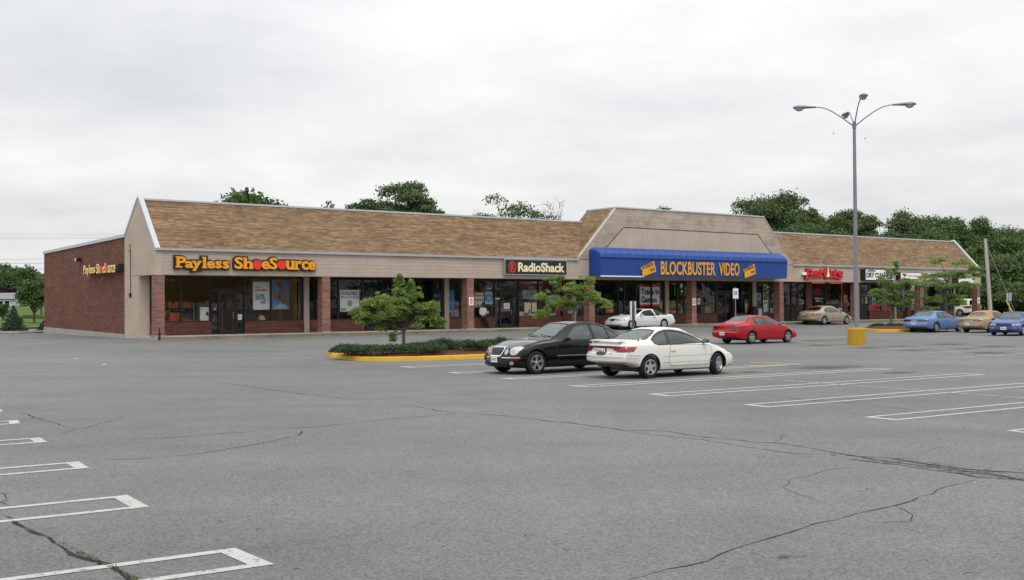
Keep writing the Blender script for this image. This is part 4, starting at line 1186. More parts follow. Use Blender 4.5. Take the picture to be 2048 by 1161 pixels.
    b = MB(); b.prism([(c[0] + r[0] * .95 * math.cos(-math.pi + t * .2618), c[1] - r[1] * .15 + r[1] * .82 * math.sin(-math.pi + t * .2618)) for t in range(1, 12)], vo - .006, vo - .001, 'y'); b.build('rim_patch', M['c_navy'], o)
    # salon, cleaner and last shop
    def neon(px, mat, lab, sides):
        u0, u1, z0, z1 = rect(*px, vi); T = tag(empty('neon_border', mw=BM), lab, 'neon sign')
        pts = {'t': ((u0, z1), (u1, z1)), 'r': ((u1, z1), (u1, z0)), 'b': ((u1, z0), (u0, z0)), 'l': ((u0, z0), (u0, z1))}
        for s in sides:
            a, c = pts[s]; b = MB(); b.tube([(a[0], vi, a[1]), (c[0], vi, c[1])], .03, 6); b.build('tube', M[mat], T, smooth=60, uv=False)
    neon((1623.5, 566.6, 1650, 620), 'glow_red', 'red neon outline of the left salon window', 'tr')
    neon((1660, 567, 1684.5, 622.5), 'glow_red', 'red neon outline of the right salon window', 'tr')
    neon((1790.5, 567, 1810.5, 621.3), 'glow_blue', 'blue neon outline of the window right of the cleaner', 'rb')
    P((1625.5, 576, 1645, 591.8), vi, 'c_navy', [('neon_words', 'c_red2', 'rect', .12, .12, .9, .42), ('neon_words', 'c_red2', 'disc', .5, .66, .34, .24)], 'dark neon sign with red glowing words in the salon window')
    P((1628, 594.5, 1646.5, 604.5), vi, 'inside_dark', [('lettering', 'c_white', 'text', 'Professional', .02, .56, .98, .96, .01), ('lettering', 'c_white', 'text', 'Cleaner', .2, .06, .8, .46, .01)], 'white two line lettering under the neon sign')
    P((1675.3, 616.2, 1684, 623.6), vi, 'c_white', [('print', 'c_red2', 'rect', .5, .2, .9, .5)], 'small white card at the foot of the right salon window')
    P((1687.2, 590.5, 1694.4, 604.9), vi, 'c_orange2', [('band', 'c_yellow', 'rect', 0, .7, 1, 1), ('band', 'c_teal', 'rect', 0, .36, 1, .7)], 'yellow green and orange striped poster right of the salon window')
    P((1696, 606.8, 1699.5, 611.3), vi, 'c_white', [], 'tiny white tag on the glass near the lamp post')
    P((1739, 609.3, 1782.8, 622.7), vi, 'c_pink', [('lettering', 'c_purple', 'text', 'Alterations!', .2, .3, .94, .82, .02, .25)], 'hot pink banner with purple slanted lettering in the cleaner window')
    P((1743.8, 594, 1751.8, 608.5), vi, 'c_lightblue', [('print', 'c_hblue', 'rect', .2, .1, .8, .5)], 'pale blue upright poster above the pink banner')
    P((1730.4, 595, 1734.8, 608), vo, 'c_peach', [('print', 'c_red2', 'rect', .2, .5, .8, .8)], 'peach notice on the dry cleaner door')
    P((1814, 575.8, 1830, 584), vi, 'c_red', [], 'plain bright red sign over the door beside the sixth tall pillar')
    P((1815.5, 606, 1818, 640), vo, 'c_lightblue', [], 'narrow pale blue strip left of the far right glass door')
    P((1595.8, 600, 1609, 609), vi, 'c_tan', [('print', 'c_brown', 'rect', .1, .2, .6, .7)], 'tan picture card in the salon entrance glass')
    # notices on pillars
    def pillar_notice(px, lab, red=True):
        P(px, -.0, 'c_white', [('print', 'c_red2' if red else 'c_black', 'rect', .12, .56, .88, .66), ('print', 'c_red2' if red else 'c_black', 'rect', .2, .38, .8, .48), ('print', 'c_red2' if red else 'c_black', 'rect', .2, .2, .8, .3), ('print', 'c_black', 'rect', .3, .74, .7, .84)], lab, 'sign', name='notice_sign')
    pillar_notice((938.1, 594.8, 947.2, 611), 'white notice with red lines on the pillar beside the leaning person')
    pillar_notice((1385, 597, 1392.3, 611.2), 'white notice with red lines on the pillar behind the white landau coupe')
    pillar_notice((1955, 596, 1959.8, 607.2), 'white notice on the last pillar at the far right', False)
    # newspaper boxes on the walkway
    def newsbox(u, v, lab, c1):
        b = MB(); b.box(-.28, .28, -.22, .22, .0, 1.22)
        o = tag(b.build('newspaper_box', M['dark_plastic'], mw=BM @ Matrix.Translation((u, v, .15)), bevel=.02), lab, 'newspaper box', 'boxes on the walkway')
        b = MB(); b.box(-.2, .2, -.235, -.221, .45, 1.05); b.build('window_card', M[c1], o)
    newsbox(bu(1507.5, 2.0), 2.0, 'tall dark vending box beside the tan pier of the video shop', 'c_black')
    newsbox(bu(1515.5, 2.0), 2.0, 'dark newspaper box with a pale card beside the tan pier of the video shop', 'c_lightblue')
    # utility cabinets at the radio shop's right pier
    u = bu(1137, VS); b = MB(); b.box(u - .3, u + .25, VS - .38, VS - .17, 1.0, 1.7)
    tag(b.build('meter_cabinet', M['c_grey'], mw=BM, bevel=.01), 'grey meter cabinet on the pier behind the second island tree', 'cabinet')
    # small standpipe at the first pillar
    b = MB(); b.lathe([(0, -.02), (.05, -.02), (.05, .42), (.035, .46), (.035, .62), (0, .62)], 10, c=(-.02, -.58, 0)); b.lathe([(0, .25), (.075, .25), (.075, .36), (0, .36)], 10, c=(-.02, -.58, 0))
    tag(b.build('standpipe', M['frame_bronze'], mw=BM, smooth=40), 'short dark standpipe at the foot of the first brick pillar', 'pipe')


make_signs()
# ---------------------------------------------------------------- vehicles
def solid(bm_or_mb, name='tmp'):
    me = bm_or_mb.mesh(name, uv=False)
    bm = bmesh.new(); bm.from_mesh(me)
    bmesh.ops.remove_doubles(bm, verts=bm.verts, dist=1e-5)
    bmesh.ops.recalc_face_normals(bm, faces=bm.faces)
    bm.to_mesh(me); bm.free()
    o = bpy.data.objects.new(name, me); COL.objects.link(o)
    return o


def bool_cut(o, cutters):
    def vol(me):
        bm = bmesh.new(); bm.from_mesh(me); v = bm.calc_volume(); bm.free(); return v
    me = o.data; v0 = vol(me)
    for i, c in enumerate(cutters):
        for slf, hol, sol in ((0, 0, 'EXACT'), (1, 0, 'EXACT'), (0, 1, 'EXACT'), (1, 1, 'EXACT'), (0, 0, 'MANIFOLD')):
            md = o.modifiers.new('b', 'BOOLEAN'); md.operation = 'DIFFERENCE'; md.solver = sol; md.object = c
            if sol == 'EXACT': md.use_self = bool(slf); md.use_hole_tolerant = bool(hol)
            dg = bpy.context.evaluated_depsgraph_get()
            m2 = bpy.data.meshes.new_from_object(o.evaluated_get(dg))
            o.modifiers.clear()
            v1 = vol(m2)
            if v1 < v0 - .001 and v1 > (.4 if i == 4 else .85) * v0: break
            print('boolean trouble', i, slf, hol, sol, round(v0, 3), round(v1, 3))
        old = o.data; o.data = m2; v0 = v1
    me = o.data.copy()
    for x in [o] + cutters:
        m = x.data; bpy.data.objects.remove(x); bpy.data.meshes.remove(m)
    return me


class Car:
    """x forward, y left, z up; origin on the ground midway between the axles"""

    def __init__(s, **k):
        s.__dict__.update(k)
        s.xf, s.xr = s.wb / 2 + s.fo, -s.wb / 2 - s.ro
        s.hw0 = s.W / 2

    # ---- the hull
    def hw(s, x):
        t = (x - s.xr) / (s.xf - s.xr)
        f = 1 - .10 * max(0, (t - .72) / .28) ** 2 - .09 * max(0, (.26 - t) / .26) ** 2
        return s.hw0 * f

    def section(s, x, inset=0.0, zfloor=None):
        zt, zs, zb, w, wt = interp(s.top, x) - inset, interp(s.belt, x), interp(s.bot, x), s.hw(x) - inset * 1.6, interp(s.tw, x) * s.hw0 - inset
        if zfloor is not None: zb = zfloor
        zs = min(zs, zt - .03)
        wt = min(wt, w * .93)
        h = zs - zb; g = zt - zs
        gw = w * .955
        c = min(s.edge, .55 * g)
        side = [(.90 * w, zb), (.965 * w, zb + .03 * h + .012), (.992 * w, zb + .20 * h), (1.0 * w, zb + .45 * h), (.999 * w, zb + .62 * h), (.988 * w, zb + .80 * h), (.972 * w, zs - .05 * h), (gw, zs)]
        n = 6
        for i in range(1, n + 1):
            t = i / n; bulge = .028 * math.sin(math.pi * t) * min(1, g / .3)
            side.append((gw + (wt - gw) * t + bulge, zs + (g - c) * t))
        side += [(wt - .22 * c, zt - .62 * c), (wt - .62 * c - .005, zt - .26 * c)]
        a = wt - 1.25 * c - .01
        nt = 9
        cr = min(s.crown * min(1, .35 + g), .5 * g)
        top = [(a * (1 - 2 * i / nt), zt - .06 * c * 0 - cr * (1 - 2 * i / nt) ** 2) for i in range(nt + 1)]
        bot = [(.90 * w * (-1 + 2 * i / nt), zb) for i in range(nt + 1)]
        side[-1] = (side[-1][0], min(side[-1][1], zt - .10 * c - cr * .5))
        return bot, side, top

    def warp(s, x, y, z):
        def sm(t): t = min(1, max(0, t)); return t * t * (3 - 2 * t)
        a = abs(y) / s.hw0
        lf, lr = max(.95, 2.4 * (s.kf + .22)), max(.85, 2.4 * (s.kr + .16))
        wf = sm((x - (s.xf - lf)) / lf); wr = sm(((s.xr + lr) - x) / lr)
        x += wf * (-s.kf * a ** 2.3 + interp(s.fprof, z)) + wr * (s.kr * a ** 2.3 - interp(s.rprof, z))
        return (x, y, z)

    def hull(s, xa=None, xb=None, inset=0.0, zfloor=None, cap=True):
        xa = s.xr if xa is None else xa; xb = s.xf if xb is None else xb
        n = max(6, int((xb - xa) / .075))
        xs = [xa + (xb - xa) * i / n for i in range(n + 1)]
        if cap: xs = xs[:1] + [xa + .012] + xs[1:-1] + [xb - .012] + xs[-1:]
        b = MB(); rings = []
        for i, x in enumerate(xs):
            bo, si, to = s.section(x, inset, zfloor)
            ring = bo + si[1:] + to[0:] + [(-p[0], p[1]) for p in si[:0:-1]]
            if cap and i in (0, len(xs) - 1):
                cz = sum(p[1] for p in ring) / len(ring)
                ring = [(p[0] * .985, cz + (p[1] - cz) * .985) for p in ring]
            rings.append(ring)
        m = len(rings[0]); nb, nsd = len(bo), len(si) - 1
        V = [s.warp(x, *p) if cap else (x, *p) for x, r in zip(xs, rings) for p in r]
        F = [(i * m + k, i * m + (k + 1) % m, (i + 1) * m + (k + 1) % m, (i + 1) * m + k) for i in range(len(xs) - 1) for k in range(m)]
        b.add(V, F)
        for e, x in ((0, xs[0]), (len(xs) - 1, xs[-1])):
            r = rings[e]
            # coons patch over the end: columns across (nb), rows up (side)
            bo = r[:nb]; right = r[nb - 1:nb + nsd + 1]; to = r[nb + nsd:nb + nsd + nb]
            left = [r[0]] + r[:nb + nsd + nb - 1:-1] + [to[-1]]
            to = to[::-1]
            nr = len(right)
            vs = []
            for j in range(nr):
                tv = j / (nr - 1)
                for i in range(nb):
                    tu = i / (nb - 1)
                    p = [(1 - tv) * bo[i][k] + tv * to[i][k] + (1 - tu) * left[j][k] + tu * right[j][k]
                         - ((1 - tu) * (1 - tv) * bo[0][k] + tu * (1 - tv) * bo[-1][k] + (1 - tu) * tv * to[0][k] + tu * tv * to[-1][k]) for k in (0, 1)]
                    vs.append(s.warp(x, *p) if cap else (x, *p))
            fs = [(j * nb + i, j * nb + i + 1, (j + 1) * nb + i + 1, (j + 1) * nb + i) for j in range(nr - 1) for i in range(nb - 1)]
            b.add(vs, fs)
        return b

    # ---- things laid on the hull
    def patch(s, poly, axis, side=1, off=.004, cell=.05, thick=0.0, name='p'):
        """cut a polygon into cells and lay it on the hull along an axis; y: (x,z), x: (y,z), z: (x,y)"""
        bm = bmesh.new()
        vs = [bm.verts.new((p[0], p[1], 0)) for p in poly]
        bm.faces.new(vs)
        xs = [p[0] for p in poly]; ys = [p[1] for p in poly]
        for lo, hi, nrm in ((min(xs), max(xs), (1, 0, 0)), (min(ys), max(ys), (0, 1, 0))):
            k = int((hi - lo) / cell)
            for i in range(1, k + 1):
                q = lo + (hi - lo) * i / (k + 1)
                bmesh.ops.bisect_plane(bm, geom=bm.verts[:] + bm.edges[:] + bm.faces[:], plane_co=(nrm[0] * q, nrm[1] * q, 0), plane_no=nrm, dist=1e-6)
        bad = []
        for v in bm.verts:
            a, c = v.co.x, v.co.y
            if axis == 'y': o, d = Vector((a, side * 3, c)), Vector((0, -side, 0))
            elif axis == 'x': o, d = Vector((side * 6, a, c)), Vector((-side, 0, 0))
            elif axis == 'z': o, d = Vector((a, c, 4)), Vector((0, 0, -1))
            else:
                d = Vector(axis).normalized(); r = Vector((-d.y, d.x, 0)).normalized()
                o = s.dorg + r * a + Vector((0, 0, c)) - d * 5
            hit, nrm, _, _ = s.bvh.ray_cast(o, d)
            if hit is None: bad.append(v); continue
            if nrm.dot(d) > 0: nrm = -nrm
            v.co = hit + nrm * off
        if bad: bmesh.ops.delete(bm, geom=bad, context='VERTS')
        bm.normal_update()
        # face outward
        for f in bm.faces:
            c = f.calc_center_median()
            out = Vector((0, c.y, c.z - .6)) if axis in ('y', 'z') else Vector((c.x, 0, 0))
            if f.normal.dot(out) < 0: f.normal_flip()
        if thick:
            g = bmesh.ops.extrude_face_region(bm, geom=bm.faces[:])
            nv = [e for e in g['geom'] if isinstance(e, bmesh.types.BMVert)]
            bm.normal_update()
            for v in nv: v.co -= v.normal * -thick
        me = bpy.data.meshes.new(name); bm.to_mesh(me); bm.free()
        me.polygons.foreach_set('use_smooth', [True] * len(me.polygons))
        me.set_sharp_from_angle(angle=R_(40))
        me.update()
        return me

    def lay(s, name, mat, poly, axis, side=1, off=.004, parent=None, thick=0.0, cell=.05):
        return link(name, s.patch(poly, axis, side, off, cell, thick), M[mat], parent or s.T)

    def strip(s, name, mat, pts, w, axis, side=1, off=.005, parent=None):
        """a narrow band along a polyline on the hull"""
        pl, n = [], len(pts)
        P = [Vector(p) for p in pts]
        L, Rr = [], []
        for i in range(n):
            d = (P[min(i + 1, n - 1)] - P[max(i - 1, 0)]).normalized(); q = Vector((-d.y, d.x)) * w / 2
            L.append(P[i] + q); Rr.append(P[i] - q)
        return s.lay(name, mat, [tuple(p) for p in L] + [tuple(p) for p in Rr[::-1]], axis, side, off, parent, cell=.08)

    def ring(s, name, mat, poly, grow, axis, side=1, off=.003, parent=None, thick=0.0):
        """frame round a polygon"""
        n = len(poly); cx = sum(p[0] for p in poly) / n; cy = sum(p[1] for p in poly) / n
        out = grow_poly(poly, grow)
        obs = []
        mbv = []
        me = None
        bmj = bmesh.new()
        for i in range(n):
            j = (i + 1) % n
            m1 = s.patch([poly[i], poly[j], out[j], out[i]], axis, side, off, .06)
            bmj.from_mesh(m1); bpy.data.meshes.remove(m1)
        bmesh.ops.remove_doubles(bmj, verts=bmj.verts, dist=1e-4)
        me = bpy.data.meshes.new(name); bmj.to_mesh(me); bmj.free()
        return link(name, me, M[mat], parent or s.T)


def grow_poly(poly, d):
    n = len(poly)
    ar = sum(poly[i][0] * poly[(i + 1) % n][1] - poly[(i + 1) % n][0] * poly[i][1] for i in range(n))
    sg = 1 if ar > 0 else -1
    out = []
    for i in range(n):
        a, b, c = Vector(poly[i - 1]), Vector(poly[i]), Vector(poly[(i + 1) % n])
        e1, e2 = (b - a).normalized(), (c - b).normalized()
        n1, n2 = Vector((e1.y, -e1.x)) * sg, Vector((e2.y, -e2.x)) * sg
        m = n1 + n2
        m = m.normalized() if m.length > 1e-5 else n1
        k = d / max(.45, m.dot(n1))
        out.append(tuple(b + m * k))
    return out


def round_poly(poly, r, n=4):
    """round the corners of a polygon"""
    out = []
    N_ = len(poly)
    for i in range(N_):
        a, b, c = Vector(poly[i - 1]), Vector(poly[i]), Vector(poly[(i + 1) % N_])
        k = min(r, .45 * (a - b).length, .45 * (c - b).length)
        p, q = b + (a - b).normalized() * k, b + (c - b).normalized() * k
        for j in range(n + 1):
            t = j / n
            out.append(tuple((1 - t) ** 2 * p + 2 * t * (1 - t) * b + t * t * q))
    return out


def make_wheel(r, w, style, nspoke=5):
    """wheel standing at the origin, outer face towards +y; returns (hub mesh, tyre mesh, rim mesh)"""
    rr = r * .66
    t = MB()
    t.lathe([(rr, -w / 2 + .01), (rr + .02, -w / 2), (r * .90, -w / 2 + .004), (r * .97, -w / 2 + .022), (r, -w / 2 + .05), (r, w / 2 - .05), (r * .97, w / 2 - .022), (r * .90, w / 2 - .004), (rr + .02, w / 2), (rr, w / 2 - .01)], 36, 'y', closed=False)
    tyre = t.mesh('tyre', 35, False)
    h = MB(); h.lathe([(0, -w / 2 + .02), (rr, -w / 2 + .02), (rr, w / 2 - .085), (0, w / 2 - .085)], 24, 'y')
    hub = h.mesh('wheel', 35, False)
    b = MB(); y1 = -(w / 2 - .004)      # lathe axis y is mirrored: outer lip at -h -> +y handled below
    b.lathe([(rr + .004, w / 2 - .012), (rr + .002, w / 2 + .002), (rr - .014, w / 2 + .004), (rr - .022, w / 2 - .014), (rr - .03, w / 2 - .06)], 36, 'y')
    yo = w / 2
    def spoke(a, w0, w1, r0, r1, y0, y1_):
        c, s_ = math.cos(a), math.sin(a)
        def P(rad, off, y): return (c * rad - s_ * off, y, s_ * rad + c * off)
        vs = [P(r0, -w0 / 2, y0), P(r0, w0 / 2, y0), P(r1, w1 / 2, y1_), P(r1, -w1 / 2, y1_), P(r0, -w0 / 2, y0 - .03), P(r0, w0 / 2, y0 - .03), P(r1, w1 / 2, y1_ - .03), P(r1, -w1 / 2, y1_ - .03)]
        b.add(vs, [(0, 3, 2, 1), (4, 5, 6, 7), (0, 1, 5, 4), (1, 2, 6, 5), (2, 3, 7, 6), (3, 0, 4, 7)])
    if style == 'cover':
        b.lathe([(0, yo + .006), (rr * .3, yo + .008), (rr * .36, yo - .004), (rr * .8, yo + .002), (rr * .98, yo - .006)], 36, 'y')
        for k in range(nspoke * 2):
            a = math.pi * k / nspoke
            spoke(a, .03, .05, rr * .45, rr * .8, yo + .012, yo + .012)
    else:
        b.lathe([(0, yo - .006), (rr * .18, yo - .006), (rr * .26, yo - .016), (rr * .26, yo - .06)], 20, 'y')
        for k in range(nspoke):
            a = 2 * math.pi * k / nspoke + .3
            if style == 'split':
                for d in (-.13, .13): spoke(a + d, .032, .036, rr * .2, rr * .97, yo - .012, yo - .008)
            elif style == 'star':
                spoke(a, .10, .045, rr * .15, rr * .97, yo - .010, yo - .006)
                for q in (-.2, .2): spoke(a + q, .02, .02, rr * .75, rr * .97, yo - .016, yo - .012)
            else: spoke(a, .075, .06, rr * .15, rr * .97, yo - .012, yo - .008)
    # lathe 'y' maps height h to -h: mirror so the outer face looks to +y
    rim = b.mesh('rim', 30, False)
    for me in (tyre, hub, rim):
        co = np.empty(len(me.vertices) * 3); me.vertices.foreach_get('co', co)
    lath = {}
    return hub, tyre, rim


def build_car(spec, label, cat, loc, yaw, group=None, name='parked_car', steer=0.0):
    s = Car(**spec)
    s.T = T = tag(empty(name, loc, yaw), label, cat, group or 'cars parked in the lot')
    hull_mb = s.hull()
    base = hull_mb.mesh('hull', uv=False)
    bm = bmesh.new(); bm.from_mesh(base); bmesh.ops.remove_doubles(bm, verts=bm.verts, dist=1e-5); bmesh.ops.recalc_face_normals(bm, faces=bm.faces)
    bm.to_mesh(base)
    s.bvh = BVHTree.FromBMesh(bm); bm.free()
    body = bpy.data.objects.new('hull', base); COL.objects.link(body)
    base.materials.append(M[s.paint]); base.materials.append(M['dark_plastic']); base.materials.append(M[s.inner])
    cut = []
    def cutter(mb, mi):
        o = solid(mb); o.data.materials.clear()
        for q in (s.paint, 'dark_plastic', s.inner): o.data.materials.append(M[q])
        o.data.polygons.foreach_set('material_index', [mi] * len(o.data.polygons)); cut.append(o)
    # wheel wells
    for sx in (1, -1):
        for sy in (1, -1):
            b = MB(); x = sx * s.wb / 2
            w = s.hw(x); rw = s.r + s.gap
            y0, y1 = w - .30, w + .4
            b.lathe([(0, -y0 * sy), (rw, -y0 * sy), (rw, -y1 * sy), (0, -y1 * sy)], 40, 'y', c=(x, 0, s.r + .01))
            cutter(b, 1)
    # cabin
    b = s.hull(s.cab[0], s.cab[1], .045, .36, cap=False); cutter(b, 2)
    for pl in s.side_glass:
        b = MB(); b.prism(pl, -2, 2, 'y'); cutter(b, 1)
    for pl, zlo in ((s.windshield, s.wz[0]), (s.backlight, s.wz[1])):
        full = pl + [(p[0], -p[1]) for p in pl[::-1]]
        b = MB(); b.prism(full, zlo, 2.4, 'z'); cutter(b, 1)
    me = bool_cut(body, cut)
    me.polygons.foreach_set('use_smooth', [True] * len(me.polygons)); me.set_sharp_from_angle(angle=R_(32))
    # a differently covered roof becomes a part of its own
    if s.roof_mat:
        mt, fn, nm = s.roof_mat
        bm = bmesh.new(); bm.from_mesh(me); bm2 = bm.copy()
        sel = lambda f: fn(f.calc_center_median(), s) and f.material_index == 0
        bmesh.ops.delete(bm, geom=[f for f in bm.faces if sel(f)], context='FACES')
        bmesh.ops.delete(bm2, geom=[f for f in bm2.faces if not sel(f)], context='FACES')
        bm.to_mesh(me); m2 = bpy.data.meshes.new(nm); bm2.to_mesh(m2); bm.free(); bm2.free()
        m2.materials.clear(); m2.materials.append(M[mt]); o2 = bpy.data.objects.new(nm, m2); COL.objects.link(o2); o2.parent = T
    me.name = 'body'
    bo = link('body', me, None, T)
    # glass
    for pl in s.side_glass:
        for sd in (1, -1):
            g = s.lay('side_window', s.glass, grow_poly(pl, .006), 'y', sd, -.008)
            if s.trim: s.ring('window_trim', s.trim, pl, s.trimw, 'y', sd, .003, g)
    for nm, pl in (('windshield', s.windshield), ('rear_window', s.backlight)):
        full = pl + [(p[0], -p[1]) for p in pl[::-1]]
        g = s.lay(nm, 'glass_screen' if s.glass == 'glass_car' else s.glass, grow_poly(full, .006), 'z', 1, -.008)
        s.ring('seal', 'dark_plastic', full, .028, 'z', 1, .003, g)
        if nm == 'windshield':
            xs = [p[0] for p in pl]; xb = max(xs)
            for y0 in (.55, -.05):
                wp = MB(); pts = []
                for i in range(6):
                    t = i / 5; x = xb - .03 - .06 * t; y = y0 - .55 * t
                    h = s.bvh.ray_cast(Vector((x, y, 4)), Vector((0, 0, -1)))[0]
                    if h: pts.append(h + Vector((0, 0, .015)))
                if len(pts) > 2: wp.tube(pts, .008, 5); wp.build('wiper', M['dark_plastic'], T, uv=False)
    # doors and seams
    for pl in s.doors:
        rp = round_poly(pl, .07, 3)
        for sd in (1, -1):
            s.ring('door_gap', 'dark_plastic', rp, .011, 'y', sd, .0015)
            d = s.lay('door', s.paint, rp, 'y', sd, .0035, cell=.06)
            if s.cladding: pass
            xs = [p[0] for p in pl]; hx = min(xs) + .17; hz = s.handle_z
            h = s.bvh.ray_cast(Vector((hx, sd * 3, hz)), Vector((0, -sd, 0)))[0]
            if h:
                b = MB(); b.box(hx - .085, hx + .085, h.y - .012, h.y + .012, hz - .016, hz + .016, M=Matrix.Translation((0, sd * .022, 0)))
                b.build('handle', M[s.handle], d, bevel=.006, uv=False)
    for nm, mt, pts, w, ax, sd in s.strips:
        for q in ((1, -1) if sd == 0 else (sd,)): s.strip(nm, mt, pts, w, ax, q, .006)
    for nm, mt, pl, ax, sd, off in s.patches:
        if ax == 'xs':      # mirrored pair on an end
            for q in (1, -1): s.lay(nm, mt, [(p[0] * q, p[1]) for p in pl], 'x', sd, off, thick=.012)
        elif ax == 'ys':
            for q in (1, -1): s.lay(nm, mt, pl, 'y', q, off, thick=.008)
        else: s.lay(nm, mt, pl, ax, sd, off, thick=.01)
    for nm, mt, pl, grow, ax, sd, off in s.rings:
        for q in ((1, -1) if ax == 'xs' else (1,)): s.ring(nm, mt, [(p[0] * q, p[1]) for p in pl], grow, 'x' if ax == 'xs' else ax, sd, off)
    # licence plates: real small boards on the bumpers
    for sd, y, z, txt in s.plates:
        h = s.bvh.ray_cast(Vector((sd * 6, y, z)), Vector((-sd, 0, 0)))[0]
        if not h: continue
        b = MB(); b.box(-.152, .152, -.009, .0, -.078, .078)
        rz = R_(90) if sd > 0 else R_(-90)
        o = b.build('license_plate', M['white_board'], T, uv=False, bevel=.003); o.location = (h.x + sd * .012, y, z); o.rotation_euler = (0, 0, rz)
        b = MB(); add_text(b, txt, -.12, -.010, -.035, .24, .075, .003, .02); b.build('plate_number', M['c_navy'], o, uv=False)
    # mirrors
    for sd in (1, -1):
        x, z = s.mirror
        h = s.bvh.ray_cast(Vector((x, sd * 3, z - .05)), Vector((0, -sd, 0)))[0]
        b = MB(); y = abs(h.y) if h else s.hw0 * .93
        b.ball((x - .01, sd * (y + .13), z), (.055, .105, .062), 12, 8); b.tube([(x + .01, sd * (y - .03), z - .05), (x + .01, sd * (y + .08), z - .03)], [.03, .025], 8)
        m_ = b.build('mirror', M[s.mirror_mat], T, smooth=40, uv=False)
        b = MB(); b.box(x - .07, x - .06, sd * (y + .13) - .075, sd * (y + .13) + .075, z - .045, z + .045); b.build('mirror_glass', M['chrome'], m_, uv=False)
    # wheels
    hub, tyre, rim = s.wheel
    for sx in (1, -1):
        for sy in (1, -1):
            x = sx * s.wb / 2; y = sy * (s.hw(x) - s.tyre_w / 2 - .015)
            o = link('wheel', hub, None, T); o.location = (x, y, s.r)
            a = (0 if sy > 0 else math.pi) + (steer if sx > 0 else 0)
            o.rotation_euler = (0, 0, a)
            link('tyre', tyre, None, o); link('rim', rim, None, o)
    # inside
    def seat(x, y, w, hi):
        b = MB(); b.box(x - .26, x + .26, y - w / 2, y + w / 2, .30, .52)
        b.add([(x - .22, y - w / 2 + .03, .5), (x - .22, y + w / 2 - .03, .5), (x - .36, y + w / 2 - .05, hi), (x - .36, y - w / 2 + .05, hi), (x - .34, y - w / 2 + .03, .5), (x - .34, y + w / 2 - .03, .5), (x - .46, y + w / 2 - .05, hi), (x - .46, y - w / 2 + .05, hi)],
              [(0, 1, 2, 3), (5, 4, 7, 6), (1, 5, 6, 2), (4, 0, 3, 7), (3, 2, 6, 7), (0, 4, 5, 1)])
        return b
    sx_ = s.seat_x
    for y in (.36, -.36):
        o = seat(sx_, y, .5, s.seat_h).build('front_seat', M[s.seat_mat], T, bevel=.03, uv=False)
        b = MB(); b.box(sx_ - .46, sx_ - .36, y - .13, y + .13, s.seat_h + .03, s.seat_h + .19); b.build('headrest', M[s.seat_mat], o, bevel=.03, uv=False)
    seat(sx_ - .88, 0, 1.15, s.seat_h - .03).build('rear_seat', M[s.seat_mat], T, bevel=.03, uv=False)
    xb = max(p[0] for p in s.windshield)
    b = MB(); b.box(xb - .52, xb - .14, -.62, .62, .55, s.dash_z); b.build('dashboard', M['dark_plastic'], T, bevel=.03, uv=False)
    b = MB()
    cxs, cys, czs = sx_ + .48, .36, s.dash_z - .02
    b.tube([(cxs - .12 * math.sin(t) , cys + .18 * math.cos(t), czs + .15 * math.sin(t)) for t in [k * math.pi / 8 for k in range(17)]], .014, 6, caps=False); b.build('steering_wheel', M['dark_plastic'], T, uv=False)
    if s.antenna:
        x, y = s.antenna
        h = s.bvh.ray_cast(Vector((x, y, 4)), Vector((0, 0, -1)))[0]
        b = MB(); b.tube([h, h + Vector((-.05, 0, .55))], [.004, .002], 5); b.lathe([(0, 0), (.02, 0), (.012, .05), (0, .05)], 8, c=tuple(h)); b.build('antenna', M['dark_plastic'], T, uv=False)
    # underside
    b = MB(); b.box(s.xr + .85, s.xf - .6, -s.hw0 + .25, s.hw0 - .25, .17, .32); b.box(s.xr + .35, s.xr + .85, -s.hw0 + .35, s.hw0 - .35, .30, .42); b.build('underbody', M['dark_plastic'], T, uv=False)
    if s.exhaust:
        b = MB(); b.tube([(s.xr + .6, s.exhaust, .24), (s.xr + .06, s.exhaust, .23)], .03, 8); b.build('exhaust', M['alloy_dark'], T, uv=False)
    for f in s.extra: f(s, T)
    return T


def wheel_set(r, w, style, n=5, rim='alloy'):
    h, t, m = make_wheel(r, w, style, n)
    h.materials.append(M['alloy_dark']); t.materials.append(M['rubber']); m.materials.append(M[rim])
    # the lathe runs its axis downwards (-y); turn everything so the outer face looks to +y
    return h, t, m


def default_spec(L, wb, fo, W, Hh, **k):
    """a notchback saloon outline scaled to length, wheelbase, front overhang, width and height"""
    ro = L - wb - fo
    xf, xr = wb / 2 + fo, -wb / 2 - ro
    d = dict(wb=wb, fo=fo, ro=ro, W=W, r=.31, gap=.045, tyre_w=.2, edge=.085, crown=.028, kf=.26, kr=.17,
             glass='glass_car', trim='dark_plastic', trimw=.022, handle='dark_plastic', handle_z=.80, mirror_mat='dark_plastic', strips=[], patches=[], rings=[], plates=[], antenna=None, exhaust=None, extra=[],
             roof_mat=None, cladding=None, inner='seat_dark', seat_mat='seat_grey', seat_x=-.05, seat_h=.98, dash_z=.92)
    d.update(k)
    return d
def el(cx, cz, rx, rz, n=20, p=2.0):
    """an oval (p=2) or rounded box (p>2)"""
    out = []
    for i in range(n):
        t = 2 * math.pi * i / n
        c, s_ = math.cos(t), math.sin(t)
        out.append((cx + rx * math.copysign(abs(c) ** (2 / p), c), cz + rz * math.copysign(abs(s_) ** (2 / p), s_)))
    return out


